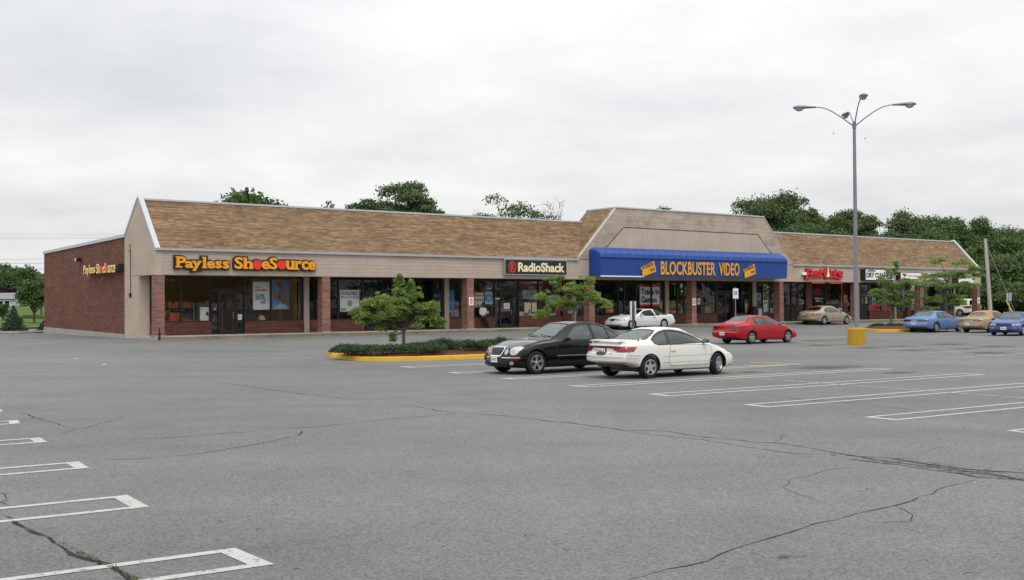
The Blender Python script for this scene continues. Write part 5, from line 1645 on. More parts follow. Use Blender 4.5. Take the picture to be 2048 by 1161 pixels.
def from_wheel(px_wheel, px_other, wb, track, side, near, guess):
    """yaw and centre of a car from the ground contact of one wheel and the column of another wheel on the same side"""
    g = gp(*px_wheel)
    best = None
    for k in range(-400, 401):
        a = guess + k * .0025
        d = Vector((math.cos(a), math.sin(a), 0))
        q = g + d * (wb if near == 'rear' else -wb)
        e = abs(proj((q.x, q.y, G(q.x, q.y)))[0] - px_other) + abs(k) * .002
        if best is None or e < best[0]: best = (e, a)
    a = best[1]
    d = Vector((math.cos(a), math.sin(a), 0)); n = Vector((-d.y, d.x, 0))
    c = g + d * (wb / 2 if near == 'rear' else -wb / 2) - n * side * (track / 2)
    return Vector((c.x, c.y, G(c.x, c.y))), a


def make_fleet():
    # ---- black saloon
    s = default_spec(4.82, 2.854, .84, 1.82, 1.45, paint='p_black', r=.325, tyre_w=.225, edge=.09, handle='chrome', handle_z=.80, mirror_mat='p_black', trim='dark_plastic',
        top=[(-2.553, .93), (-2.46, 1.02), (-1.95, 1.065), (-1.62, 1.205), (-1.2, 1.37), (-.75, 1.445), (-.4, 1.45), (-.02, 1.405), (.35, 1.235), (.72, 1.025), (.86, .965), (1.25, .925), (1.65, .875), (2.1, .785), (2.267, .73)],
        belt=[(-2.553, .86), (-2, .95), (-1, .95), (.4, .915), (.9, .885), (1.6, .81), (2.267, .66)], bot=[(-2.553, .30), (-2.2, .24), (-1.5, .20), (1.5, .19), (2.0, .18), (2.267, .2)],
        tw=[(-2.553, .78), (-1.95, .78), (-1.4, .68), (-.8, .64), (0, .64), (.45, .70), (.86, .80), (1.7, .82), (2.267, .74)],
        fprof=[(.18, -.10), (.3, 0), (.46, .0), (.52, -.05), (.72, -.13), (.9, -.22)], rprof=[(.25, -.1), (.4, 0), (.6, 0), (.66, -.05), (.95, -.10)], cab=(-1.80, .70), wz=(.93, .985),
        side_glass=[[(.38, .945), (-.12, 1.29), (-.26, 1.335), (-.62, 1.36), (-.62, .955)], [(-.70, .955), (-.70, 1.36), (-1.02, 1.335), (-1.22, 1.265), (-1.22, .965)], [(-1.26, .97), (-1.26, 1.245), (-1.46, 1.15), (-1.62, 1.0)]],
        windshield=[(.73, .35), (.63, .62), (.03, .51), (0, .25)], backlight=[(-1.78, .3), (-1.72, .58), (-1.25, .49), (-1.19, .25)],
        doors=[[(.58, .30), (.75, .62), (.68, .87), (-.655, .92), (-.67, .28)], [(-.69, .28), (-.675, .92), (-1.46, .93), (-1.40, .76), (-1.13, .58), (-1.0, .28)]],
        seat_x=-.28, mirror=(.42, .975), plates=[(1, 0, .415, 'OY-117')], seat_mat='seat_grey', inner='seat_grey', dash_z=.93, wheel=wheel_set(.325, .225, 'split', 5))
    s['strips'] = [('side_moulding', 'chrome', [(-1.0, .50), (.74, .50)], .026, 'y', 0), ('bumper_moulding', 'chrome', [(.30, .475), (.80, .475)], .022, 'x', 1), ('bumper_moulding', 'chrome', [(-.80, .475), (-.30, .475)], .022, 'x', 1)]
    gr = [(-.27, .735), (.27, .735), (.30, .70), (.22, .52), (-.22, .52), (-.30, .70)]
    s['patches'] = [('grille', 'c_black', gr, 'x', 1, .006), ('headlight', 'lens_clear', el(.655, .655, .135, .115), 'xs', 1, .006), ('headlight', 'lens_clear', el(.415, .63, .066, .082), 'xs', 1, .006),
                    ('air_intake', 'c_black', [(-.55, .36), (.55, .36), (.5, .25), (-.5, .25)], 'x', 1, .006), ('fog_light', 'lens_clear', el(.66, .325, .06, .05), 'xs', 1, .008),
                    ('marker_lamp', 'lens_amber', [(1.98, .455), (2.14, .455), (2.14, .495), (1.98, .495)], 'ys', 1, .008)]
    s['rings'] = [('grille_frame', 'chrome', gr, .028, 'x', 1, .02)]
    for z in (.56, .60, .64, .68, .715): s['strips'].append(('grille_bar', 'steel', [(-.20 - (z - .52) * .4, z), (.20 + (z - .52) * .4, z)], .012, 'x', 1))
    s['strips'].append(('grille_bar', 'chrome', [(0, .53), (0, .73)], .014, 'x', 1))
    def star(c, T):
        h = c.bvh.ray_cast(Vector((2.02, 0, 4)), Vector((0, 0, -1)))[0]
        b = MB(); n = 14; b.tube([h + Vector((0, .036 * math.cos(t * 2 * math.pi / n), .05 + .036 * math.sin(t * 2 * math.pi / n))) for t in range(n + 1)], .004, 5); b.tube([h, h + Vector((0, 0, .016))], .006, 6)
        for a in (90, 210, 330): b.tube([h + Vector((0, 0, .05)), h + Vector((0, .034 * math.cos(R_(a)), .05 + .034 * math.sin(R_(a))))], .003, 4)
        b.build('hood_ornament', M['chrome'], T, uv=False)
        b = MB(); b.ball((-.78, .32, 1.08), (.09, .12, .06), 10, 6); b.ball((-.80, .05, 1.07), (.08, .12, .06), 10, 6); b.build('white_cloth', M['c_white'], T, smooth=50, uv=False)
    s['extra'] = [star]
    loc, yaw = from_wheel((1071, 749), 1203, 2.854, 1.60, 1, 'front', R_(214))
    yaw = R_(180 + 35.5); d = Vector((math.cos(yaw), math.sin(yaw), 0)); g = gp(1071, 749)
    loc = g - d * 1.427 - Vector((-d.y, d.x, 0)) * .80
    build_car(s, 'glossy black saloon with round paired headlights parked nose to nose beside the white coupe', 'car', (loc.x, loc.y, 0), yaw)

    # ---- white coupe
    s = default_spec(4.45, 2.50, .93, 1.71, 1.33, paint='p_white', r=.300, tyre_w=.205, edge=.06, handle='p_white', handle_z=.715, mirror_mat='dark_plastic', trim='dark_plastic', trimw=.035,
        top=[(-2.27, .86), (-2.2, .94), (-1.8, .975), (-1.5, 1.0), (-1.1, 1.14), (-.7, 1.265), (-.25, 1.325), (.05, 1.305), (.35, 1.21), (.75, 1.03), (1.02, .905), (1.3, .86), (1.8, .785), (2.08, .69), (2.18, .62)],
        belt=[(-2.27, .80), (-1.9, .87), (-1.2, .885), (0, .86), (1.0, .84), (1.7, .74), (2.18, .56)], bot=[(-2.27, .44), (-2.0, .36), (-1.5, .26), (-1.2, .2), (1.3, .19), (2.0, .2), (2.18, .26)],
        tw=[(-2.27, .74), (-1.6, .74), (-1.1, .64), (-.5, .62), (.1, .63), (.6, .70), (1.05, .80), (1.7, .78), (2.18, .62)], kf=.40, kr=.24,
        fprof=[(.2, -.08), (.34, 0), (.48, 0), (.6, -.10), (.8, -.25)], rprof=[(.38, -.14), (.48, 0), (.61, 0), (.66, -.05), (.76, -.08), (.95, -.07)], cab=(-1.45, .92), wz=(.86, .93),
        side_glass=[[(.80, .905), (.40, 1.085), (.10, 1.175), (-.25, 1.222), (-.43, 1.222), (-.53, .895)], [(-.60, .895), (-.50, 1.217), (-.70, 1.175), (-.92, 1.075), (-1.06, .985), (-1.05, .925), (-.95, .895)]],
        windshield=[(.93, .35), (.84, .60), (.17, .49), (.13, .25)], backlight=[(-1.42, .22), (-1.38, .52), (-1.20, .59), (-.78, .47), (-.72, .22)],
        doors=[[(.86, .32), (1.0, .6), (.95, .82), (-.53, .86), (-.61, .42), (-.54, .31)]], mirror=(.72, .935), plates=[(-1, 0, .715, 'TW-117')], antenna=(-1.46, -.60), exhaust=-.45,
        seat_x=-.02, seat_h=.93, dash_z=.86, seat_mat='seat_grey', inner='seat_grey', wheel=wheel_set(.300, .205, 'star', 5))
    s['strips'] = [('bumper_seam', 'c_grey', [(-.80, .635), (.80, .635)], .014, 'x', -1), ('bumper_seam', 'c_grey', [(-2.1, .63), (-1.60, .60)], .014, 'y', 0), ('bumper_seam', 'c_grey', [(-.80, .56), (.80, .56)], .010, 'x', -1),
                   ('bumper_seam', 'c_grey', [(-2.1, .555), (-1.64, .53)], .010, 'y', 0), ('side_moulding', 'c_grey', [(-.80, .565), (.98, .565)], .012, 'y', 0), ('sill_seam', 'c_grey', [(-.84, .40), (1.0, .40)], .010, 'y', 0), ('bumper_seam', 'c_grey', [(1.66, .54), (2.0, .52)], .012, 'y', 0)]
    s['patches'] = [('light_bar', 'lens_darkred', [(-.72, .845), (-.35, .86), (.35, .86), (.72, .845), (.66, .765), (.4, .80), (.2, .81), (-.2, .81), (-.4, .80), (-.66, .765)], 'x', -1, .006),
                    ('taillight', 'lens_red', [(.36, .845), (.80, .835), (.80, .725), (.62, .715), (.45, .75)], 'xs', -1, .012), ('taillight', 'lens_red', [(-2.12, .835), (-1.94, .805), (-1.80, .76), (-1.93, .71), (-2.12, .705)], 'ys', -1, .012),
                    ('plate_frame', 'dark_plastic', el(0, .715, .19, .10, 16, 4), 'x', -1, .006), ('headlight', 'lens_clear', [(1.84, .665), (2.02, .61), (2.08, .53), (1.95, .545)], 'ys', 1, .008),
                    ('badge', 'steel', [(.26, .76), (.33, .76), (.33, .735), (.26, .735)], 'x', -1, .006), ('badge', 'steel', [(-.40, .68), (-.32, .68), (-.32, .66), (-.40, .66)], 'x', -1, .006)]
    def spoiler(c, T):
        b = MB()
        n = 12
        for j in range(n + 1): pass
        sec = [(-2.19, .995), (-2.175, 1.012), (-2.02, 1.028), (-1.95, 1.018), (-2.02, 1.004)]
        vs = []
        for j in range(n + 1):
            y = -.62 + 1.24 * j / n; q = .10 * abs(y / .62) ** 2.4
            vs += [(x + q, y, z - q * .25) for x, z in sec]
        m = len(sec)
        fs = [(j * m + i, j * m + (i + 1) % m, (j + 1) * m + (i + 1) % m, (j + 1) * m + i) for j in range(n) for i in range(m)] + [tuple(range(m)), tuple(range(n * m + m - 1, n * m - 1, -1))]
        b.add(vs, fs); sp = b.build('spoiler', M['p_white'], T, smooth=40, uv=False)
        for y in (-.52, .52):
            b = MB(); b.box(-2.06, -1.96, y - .06, y + .06, .93, 1.008); b.build('strut', M['p_white'], sp, bevel=.015, uv=False)
        b = MB(); b.box(-2.12, -1.98, -.20, .20, .99, 1.003); b.build('brake_lamp', M['dark_plastic'], sp, uv=False)
    s['extra'] = [spoiler]
    yaw = R_(35.5); d = Vector((math.cos(yaw), math.sin(yaw), 0)); g = gp(1296, 757.5)
    loc = g + d * 1.25 + Vector((-d.y, d.x, 0)) * .735
    build_car(s, 'cream white coupe with red tail band and small spoiler, nearest car of all', 'car', (loc.x, loc.y, 0), yaw, steer=.36)

    # ---- red saloon
    s = default_spec(4.76, 2.63, .98, 1.72, 1.36, paint='p_red', r=.305, edge=.075, handle='p_red', handle_z=.755, trim='c_darkred', trimw=.02,
        top=[(-2.465, .88), (-2.38, .975), (-1.75, 1.02), (-1.5, 1.09), (-1.15, 1.285), (-.85, 1.345), (-.3, 1.36), (.15, 1.33), (.45, 1.20), (.95, .98), (1.1, .94), (1.6, .86), (2.1, .72), (2.295, .62)],
        belt=[(-2.465, .82), (-1.9, .90), (0, .885), (1.0, .86), (1.7, .76), (2.295, .56)], bot=[(-2.465, .33), (-2.2, .26), (-1.4, .2), (1.4, .19), (2.0, .21), (2.295, .25)],
        tw=[(-2.465, .80), (-1.7, .78), (-1.2, .67), (-.6, .65), (.15, .65), (.6, .72), (1.05, .82), (1.7, .82), (2.295, .70)], kf=.34,
        fprof=[(.2, -.08), (.34, 0), (.5, 0), (.58, -.12), (.8, -.25)], rprof=[(.3, -.12), (.42, 0), (.60, 0), (.64, -.08), (.95, -.12)], cab=(-1.5, .98), wz=(.91, .94),
        side_glass=[[(-1.10, .92), (-1.07, 1.17), (-.99, 1.23), (-.88, .92)], [(-.83, .92), (-.94, 1.24), (-.35, 1.27), (-.23, .91)], [(-.17, .91), (-.29, 1.27), (.08, 1.245), (.28, 1.16), (.78, .905)]],
        windshield=[(.92, .36), (.83, .60), (.20, .50), (.17, .25)], backlight=[(-1.5, .28), (-1.43, .56), (-1.08, .49), (-1.02, .25)],
        doors=[[(.80, .34), (.95, .6), (.90, .86), (-.19, .88), (-.19, .32)], [(-.21, .32), (-.21, .88), (-1.12, .88), (-1.26, .78), (-1.0, .58), (-.90, .32)]], mirror=(.70, .95), plates=[(-1, 0, .505, 'AW-102')],
        wheel=wheel_set(.305, .2, 'five', 5), seat_mat='seat_grey', inner='seat_grey')
    s['strips'] = [('side_moulding', 'c_darkred', [(-1.0, .565), (.95, .565)], .018, 'y', 0), ('bumper_seam', 'c_pink', [(-.75, .565), (-.25, .565)], .012, 'x', -1), ('bumper_seam', 'c_darkred', [(-.8, .63), (.8, .63)], .014, 'x', -1), ('bumper_seam', 'c_darkred', [(-2.3, .62), (-1.68, .62)], .014, 'y', 0), ('bumper_seam', 'c_darkred', [(1.72, .58), (2.1, .57)], .03, 'y', 0)]
    s['patches'] = [('taillight', 'lens_darkred', el(.58, .755, .215, .085, 18, 2.6), 'xs', -1, .008), ('headlight', 'lens_clear', [(1.95, .66), (2.12, .61), (2.16, .565), (1.98, .58)], 'ys', 1, .008)]
    yaw = R_(36.5); d = Vector((math.cos(yaw), math.sin(yaw), 0)); g = gp(1501, 688.5)
    loc = g + d * 1.315 + Vector((-d.y, d.x, 0)) * .74
    build_car(s, 'bright red four door saloon seen from behind, left of the yellow lamp base', 'car', (loc.x, loc.y, loc.z), yaw)

    # ---- gold rounded saloon by the walkway
    s = default_spec(5.0, 2.755, 1.04, 1.85, 1.44, paint='p_gold', r=.32, edge=.11, handle='p_gold', handle_z=.80, trim='dark_plastic', trimw=.016, crown=.05,
        top=[(-2.5775, .86), (-2.48, .98), (-1.9, 1.04), (-1.5, 1.17), (-1.1, 1.34), (-.7, 1.42), (-.3, 1.44), (.1, 1.41), (.45, 1.28), (.95, 1.04), (1.15, .98), (1.7, .88), (2.2, .72), (2.4175, .60)],
        belt=[(-2.5775, .80), (-2, .90), (-1, .93), (0, .90), (1.0, .87), (1.8, .74), (2.4175, .54)], bot=[(-2.5775, .34), (-2.2, .27), (-1.4, .2), (1.4, .19), (2.1, .2), (2.4175, .26)],
        tw=[(-2.5775, .72), (-1.8, .74), (-1.3, .65), (-.6, .61), (.1, .62), (.6, .70), (1.1, .80), (1.8, .78), (2.4175, .62)], kf=.42, kr=.30,
        fprof=[(.2, -.08), (.36, 0), (.5, 0), (.65, -.10), (.9, -.25)], rprof=[(.3, -.14), (.45, 0), (.6, -.02), (.95, -.10)], cab=(-1.6, 1.0), wz=(.94, .99),
        side_glass=[[(.68, .945), (.30, 1.15), (.05, 1.25), (-.27, 1.30), (-.33, .935)], [(-.40, .935), (-.34, 1.305), (-.75, 1.28), (-1.0, 1.18), (-1.02, .945)], [(-1.06, .955), (-1.05, 1.155), (-1.25, 1.03), (-1.2, .965)]],
        windshield=[(1.0, .36), (.90, .63), (.26, .50), (.22, .25)], backlight=[(-1.75, .3), (-1.62, .58), (-1.15, .50), (-1.05, .24)],
        doors=[[(.80, .32), (.98, .6), (.92, .87), (-.37, .90), (-.37, .3)], [(-.39, .3), (-.39, .90), (-1.2, .92), (-1.34, .80), (-1.06, .58), (-.94, .3)]], mirror=(.64, .98), plates=[(-1, .05, .73, 'EI-84')],
        wheel=wheel_set(.32, .21, 'five', 5), inner='seat_grey')
    s['patches'] = [('taillight', 'lens_red', el(.70, .77, .20, .10), 'xs', -1, .008), ('taillight', 'lens_red', [(-2.40, .86), (-2.12, .79), (-2.05, .75), (-2.15, .71), (-2.40, .68)], 'ys', -1, .008), ('plate_recess', 'p_cladding', el(.05, .73, .2, .10, 16, 4), 'x', -1, .004)]
    s['strips'] = [('bumper_seam', 'p_cladding', [(-.8, .60), (.8, .60)], .012, 'x', -1), ('side_moulding', 'p_cladding', [(-.98, .46), (.98, .46)], .012, 'y', 0)]
    uu = bu(1616, -1.0, 0); yaw = TH
    loc = B(uu + 1.3775 - .15, -1.72, 0)
    build_car(s, 'gold rounded saloon parked along the walkway in front of the hair salon', 'car', (loc.x, loc.y, G(loc.x, loc.y)), yaw)

    # ---- light blue saloon
    s = default_spec(4.88, 2.69, 1.0, 1.80, 1.37, paint='p_lblue', r=.315, edge=.075, handle='p_lblue', handle_z=.77, trim='dark_plastic', trimw=.016,
        top=[(-2.535, .86), (-2.46, .965), (-1.85, 1.01), (-1.65, 1.06), (-1.2, 1.30), (-.95, 1.35), (-.3, 1.37), (.1, 1.345), (.45, 1.21), (.95, 1.0), (1.1, .96), (1.7, .87), (2.2, .74), (2.345, .66)],
        belt=[(-2.535, .80), (-2, .895), (0, .89), (1.0, .87), (1.8, .77), (2.345, .60)], bot=[(-2.535, .33), (-2.2, .26), (-1.4, .21), (1.4, .2), (2.1, .21), (2.345, .25)],
        tw=[(-2.535, .80), (-1.8, .79), (-1.2, .68), (-.6, .66), (.1, .66), (.6, .73), (1.05, .83), (1.8, .80), (2.345, .72)],
        fprof=[(.2, -.08), (.36, 0), (.52, 0), (.6, -.08), (.9, -.2)], rprof=[(.3, -.12), (.42, 0), (.60, 0), (.64, -.06), (.95, -.10)], cab=(-1.62, 1.0), wz=(.93, .95),
        side_glass=[[(-1.22, .925), (-1.0, 1.22), (-.92, 1.24), (-.92, .92)], [(-.86, .92), (-.86, 1.25), (-.36, 1.275), (-.27, .91)], [(-.21, .91), (-.29, 1.275), (.06, 1.25), (.28, 1.16), (.76, .91)]],
        windshield=[(.94, .36), (.85, .62), (.22, .52), (.18, .25)], backlight=[(-1.68, .3), (-1.60, .62), (-1.14, .53), (-1.10, .25)],
        doors=[[(.80, .32), (.96, .6), (.90, .86), (-.24, .88), (-.24, .3)], [(-.26, .3), (-.26, .88), (-1.25, .89), (-1.32, .78), (-1.02, .58), (-.90, .3)]], mirror=(.66, .955), plates=[(-1, 0, .58, 'XB-33')],
        wheel=wheel_set(.315, .2, 'cover', 7), inner='seat_grey')
    s['patches'] = [('taillight', 'lens_darkred', [(.24, .80), (.80, .80), (.80, .705), (.50, .69), (.26, .705)], 'xs', -1, .008), ('taillight', 'lens_darkred', [(-2.40, .80), (-2.15, .79), (-2.15, .71), (-2.40, .70)], 'ys', -1, .008), ('plate_panel', 'c_grey', [(-.16, .80), (.12, .80), (.12, .73), (-.16, .73)], 'x', -1, .006)]
    s['strips'] = [('bumper_strip', 'c_grey', [(-.8, .605), (.8, .605)], .02, 'x', -1), ('side_moulding', 'c_bluegrey', [(-.95, .52), (.95, .52)], .02, 'y', 0)]
    loc, yaw = from_wheel((1870.5, 665.5), 1916.5, 2.69, 1.56, -1, 'rear', R_(52))
    build_car(s, 'light blue saloon with wide dark red tail lamps right of the round planted island', 'car', (loc.x, loc.y, loc.z), yaw)

    # ---- gold convertible, tan top up
    s = default_spec(4.9, 2.69, 1.0, 1.77, 1.39, paint='p_gold2', r=.315, edge=.10, handle='p_gold2', handle_z=.76, trim='dark_plastic', trimw=.014, crown=.05,
        top=[(-2.545, .84), (-2.46, .96), (-1.75, 1.01), (-1.55, 1.05), (-1.2, 1.24), (-.85, 1.35), (-.4, 1.39), (0, 1.37), (.3, 1.26), (.85, .99), (1.05, .93), (1.7, .83), (2.2, .68), (2.355, .60)],
        belt=[(-2.545, .79), (-2, .885), (0, .87), (1.0, .84), (1.8, .72), (2.355, .54)], bot=[(-2.545, .33), (-2.2, .26), (-1.4, .2), (1.4, .19), (2.1, .2), (2.355, .25)],
        tw=[(-2.545, .76), (-1.75, .76), (-1.2, .67), (-.6, .63), (.0, .64), (.5, .71), (1.0, .82), (1.8, .78), (2.355, .64)], kf=.38, kr=.26,
        fprof=[(.2, -.08), (.36, 0), (.5, 0), (.6, -.10), (.9, -.22)], rprof=[(.3, -.14), (.42, 0), (.58, 0), (.64, -.05), (.95, -.09)], cab=(-1.5, .9), wz=(.90, .98),
        side_glass=[[(.64, .895), (.26, 1.10), (.05, 1.20), (-.40, 1.26), (-.46, .885)], [(-.52, .885), (-.47, 1.255), (-.75, 1.21), (-.86, 1.12), (-.9, .9)]],
        windshield=[(.88, .36), (.78, .60), (.12, .49), (.08, .25)], backlight=[(-1.52, .26), (-1.45, .48), (-1.20, .44), (-1.15, .22)],
        doors=[[(.74, .32), (.92, .6), (.86, .83), (-.50, .87), (-.60, .42), (-.52, .3)]], mirror=(.60, .93), plates=[(-1, 0, .545, 'WZ-17')], wheel=wheel_set(.315, .2, 'star', 8), inner='seat_dark',
        roof_mat=('cloth_top', lambda c, q: c.z > interp(q.belt, c.x) + .035 and -1.72 < c.x < .14, 'soft_top'))
    s['patches'] = [('taillight', 'lens_red', el(.55, .765, .20, .062, 18, 2.8), 'xs', -1, .008), ('taillight', 'lens_red', [(-2.42, .82), (-2.22, .80), (-2.20, .74), (-2.42, .71)], 'ys', -1, .008), ('reverse_lamp', 'lens_clear', [(.44, .745), (.62, .745), (.62, .715), (.44, .715)], 'xs', -1, .012)]
    s['strips'] = [('bumper_seam', 'p_cladding', [(-.8, .615), (.8, .615)], .012, 'x', -1), ('trunk_gap', 'p_cladding', [(-.62, .86), (.62, .86)], .010, 'x', -1)]
    loc, yaw = from_wheel((1979, 666), 2025, 2.69, 1.52, -1, 'rear', R_(52))
    build_car(s, 'gold convertible with tan cloth top parked between the two blue cars', 'car', (loc.x, loc.y, loc.z), yaw)

    # ---- strong blue hatchback facing the camera
    s = default_spec(4.37, 2.465, .90, 1.71, 1.34, paint='p_blue', r=.30, edge=.07, handle='dark_plastic', handle_z=.74, trim='dark_plastic', trimw=.02, kf=.14, mirror_mat='dark_plastic',
        top=[(-2.2375, .86), (-2.1, .95), (-1.85, 1.0), (-1.3, 1.22), (-.95, 1.32), (-.4, 1.34), (.0, 1.32), (.3, 1.21), (.85, .98), (1.0, .93), (1.6, .85), (2.05, .75), (2.1325, .70)],
        belt=[(-2.2375, .80), (-1.6, .88), (0, .87), (1.0, .85), (1.6, .78), (2.1325, .66)], bot=[(-2.2375, .33), (-1.9, .26), (-1.3, .2), (1.3, .19), (1.95, .2), (2.1325, .23)],
        tw=[(-2.2375, .78), (-1.7, .78), (-1.0, .68), (-.5, .66), (0, .67), (.5, .73), (1.0, .84), (1.6, .86), (2.1325, .84)],
        fprof=[(.2, -.06), (.3, 0), (.48, 0), (.52, -.05), (.72, -.07), (.9, -.15)], rprof=[(.3, -.1), (.42, 0), (.58, 0), (.64, -.05), (.95, -.1)], cab=(-1.6, .88), wz=(.90, .94),
        side_glass=[[(.66, .90), (.24, 1.12), (.0, 1.22), (-.38, 1.25), (-.38, .89)], [(-.45, .89), (-.45, 1.25), (-.85, 1.23), (-1.1, 1.10), (-1.2, .91)]],
        windshield=[(.88, .36), (.80, .62), (.12, .53), (.08, .25)], backlight=[(-1.75, .28), (-1.66, .56), (-1.1, .50), (-1.02, .25)],
        doors=[[(.74, .30), (.90, .58), (.85, .84), (-.41, .86), (-.44, .29)]], mirror=(.62, .93), plates=[(1, 0, .43, 'MS-21')], wheel=wheel_set(.30, .19, 'cover', 6), inner='seat_grey')
    s['patches'] = [('headlight', 'lens_clear', [(.42, .69), (.79, .685), (.79, .575), (.42, .575)], 'xs', 1, .006), ('grille', 'c_navy', [(-.40, .68), (.40, .68), (.40, .585), (-.40, .585)], 'x', 1, .004), ('indicator', 'lens_amber', [(.46, .47), (.68, .47), (.68, .425), (.46, .425)], 'xs', 1, .008),
                    ('marker_lamp', 'lens_amber', [(1.78, .47), (1.95, .47), (1.95, .42), (1.78, .42)], 'ys', 1, .008), ('air_intake', 'c_black', [(-.5, .33), (.5, .33), (.48, .25), (-.48, .25)], 'x', 1, .006)]
    s['strips'] = [('bumper_seam', 'c_navy', [(-.78, .535), (.78, .535)], .02, 'x', 1), ('side_moulding', 'dark_plastic', [(-1.0, .50), (.9, .50)], .03, 'y', 0)]
    g = gp(2043, 672); yaw = R_(180 + 52); d = Vector((math.cos(yaw), math.sin(yaw), 0)); n = Vector((-d.y, d.x, 0))
    loc = g - d * 1.2325 - n * .73
    build_car(s, 'strong blue hatchback facing forward at the right edge of the lot', 'car', (loc.x, loc.y, G(loc.x, loc.y)), yaw)

    # ---- white landau coupe by the walkway
    s = default_spec(5.08, 2.87, .98, 1.85, 1.34, paint='p_white2', r=.32, edge=.075, handle='dark_plastic', handle_z=.76, trim='dark_plastic', trimw=.016, mirror_mat='p_white2', kf=.22,
        top=[(-2.665, .86), (-2.6, .965), (-1.9, 1.0), (-1.62, 1.04), (-1.15, 1.25), (-.8, 1.325), (-.3, 1.34), (0, 1.32), (.35, 1.19), (.9, .97), (1.1, .925), (1.8, .85), (2.3, .75), (2.415, .69)],
        belt=[(-2.665, .80), (-2, .89), (0, .87), (1.0, .85), (1.8, .77), (2.415, .63)], bot=[(-2.665, .33), (-2.2, .26), (-1.5, .21), (1.5, .2), (2.2, .2), (2.415, .25)],
        tw=[(-2.665, .80), (-1.9, .78), (-1.2, .66), (-.6, .65), (.0, .65), (.5, .73), (1.0, .83), (1.8, .82), (2.415, .76)],
        fprof=[(.2, -.1), (.34, 0), (.52, 0), (.58, -.07), (.9, -.2)], rprof=[(.3, -.1), (.42, 0), (.58, 0), (.64, -.08), (.95, -.12)], cab=(-1.5, .95), wz=(.90, .96),
        side_glass=[[(.70, .895), (.24, 1.15), (.0, 1.225), (-.50, 1.25), (-.62, .89)], [(-.80, .90), (-.76, 1.235), (-.95, 1.20), (-1.05, 1.08), (-1.02, .90)]],
        windshield=[(.92, .36), (.83, .63), (.14, .52), (.10, .25)], backlight=[(-1.64, .28), (-1.56, .56), (-1.22, .50), (-1.15, .25)],
        doors=[[(.82, .32), (1.0, .6), (.94, .84), (-.63, .87), (-.72, .42), (-.64, .31)]], mirror=(.66, .93), plates=[(1, 0, .46, 'KP-58')], wheel=wheel_set(.32, .205, 'cover', 8), glass='glass_dark', inner='seat_dark',
        roof_mat=('vinyl_top', lambda c, q: c.z > interp(q.belt, c.x) + .03 and -1.9 < c.x < -.70, 'landau_top'))
    s['patches'] = [('grille', 'c_black', [(-.24, .70), (.24, .70), (.22, .575), (-.22, .575)], 'x', 1, .006), ('headlight', 'lens_clear', [(.30, .70), (.80, .69), (.80, .60), (.30, .60)], 'xs', 1, .006), ('headlight', 'lens_clear', [(2.10, .69), (2.33, .685), (2.33, .60), (2.10, .60)], 'ys', 1, .007),
                    ('marker_lamp', 'lens_amber', [(2.0, .69), (2.095, .69), (2.095, .60), (2.0, .60)], 'ys', 1, .008), ('air_intake', 'c_black', [(-.7, .32), (.7, .32), (.66, .26), (-.66, .26)], 'x', 1, .006), ('taillight', 'lens_darkred', [(-2.56, .80), (-2.42, .80), (-2.42, .66), (-2.56, .66)], 'ys', -1, .008)]
    s['strips'] = [('bumper_seam', 'c_grey', [(-.8, .555), (.8, .555)], .02, 'x', 1), ('side_moulding', 'c_grey', [(-1.05, .50), (1.0, .50)], .014, 'y', 0)]
    u1 = bu(1262, -2.4, 0)
    loc = B(u1 + 1.435, -1.62, 0)
    build_car(s, 'white two door coupe with half brown landau top and open dark window by the walkway', 'car', (loc.x, loc.y, G(loc.x, loc.y)), TH + math.pi)

    # ---- white sport utility beyond the arcade's far end
    s = default_spec(5.1, 2.95, .95, 1.98, 1.93, paint='p_white', r=.385, gap=.07, tyre_w=.25, edge=.08, handle='dark_plastic', handle_z=1.12, trim='dark_plastic', trimw=.01, kf=.16, kr=.08, mirror_mat='dark_plastic',
        top=[(-2.675, 1.78), (-2.62, 1.87), (-2.2, 1.92), (-.5, 1.93), (.2, 1.90), (.5, 1.78), (1.05, 1.30), (1.2, 1.23), (1.9, 1.16), (2.4, 1.08), (2.425, 1.0)],
        belt=[(-2.675, 1.20), (0, 1.22), (1.2, 1.18), (1.9, 1.10), (2.425, .95)], bot=[(-2.675, .45), (-2, .40), (2, .38), (2.425, .42)],
        tw=[(-2.675, .74), (-1, .76), (.3, .76), (.8, .78), (1.2, .86), (2.425, .82)], fprof=[(.3, -.1), (.5, 0), (.7, 0), (.9, -.05), (1.2, -.1)], rprof=[(.4, -.05), (.5, 0), (.68, 0), (.74, -.06), (1.2, -.08), (1.9, -.22)], cab=(-2.4, 1.05), wz=(1.24, 1.3),
        side_glass=[[(.70, 1.27), (.42, 1.62), (.25, 1.74), (-.35, 1.77), (-.35, 1.25)], [(-.42, 1.25), (-.42, 1.77), (-1.25, 1.77), (-1.25, 1.25)], [(-1.33, 1.25), (-1.33, 1.77), (-2.12, 1.75), (-2.30, 1.25)]],
        windshield=[(1.05, .4), (.98, .72), (.42, .64), (.38, .3)], backlight=[(-2.53, .3), (-2.53, .6), (-2.50, .6), (-2.50, .3)],
        doors=[[(.80, .5), (1.0, .85), (.95, 1.18), (-.38, 1.21), (-.38, .48)], [(-.40, .48), (-.40, 1.21), (-1.28, 1.21), (-1.28, 1.0), (-1.02, .72), (-.95, .48)]], mirror=(.8, 1.27), plates=[(-1, 0, .85, 'GH-40')],
        wheel=wheel_set(.385, .25, 'five', 5), glass='glass_dark', inner='seat_dark', seat_h=1.35, dash_z=1.2)
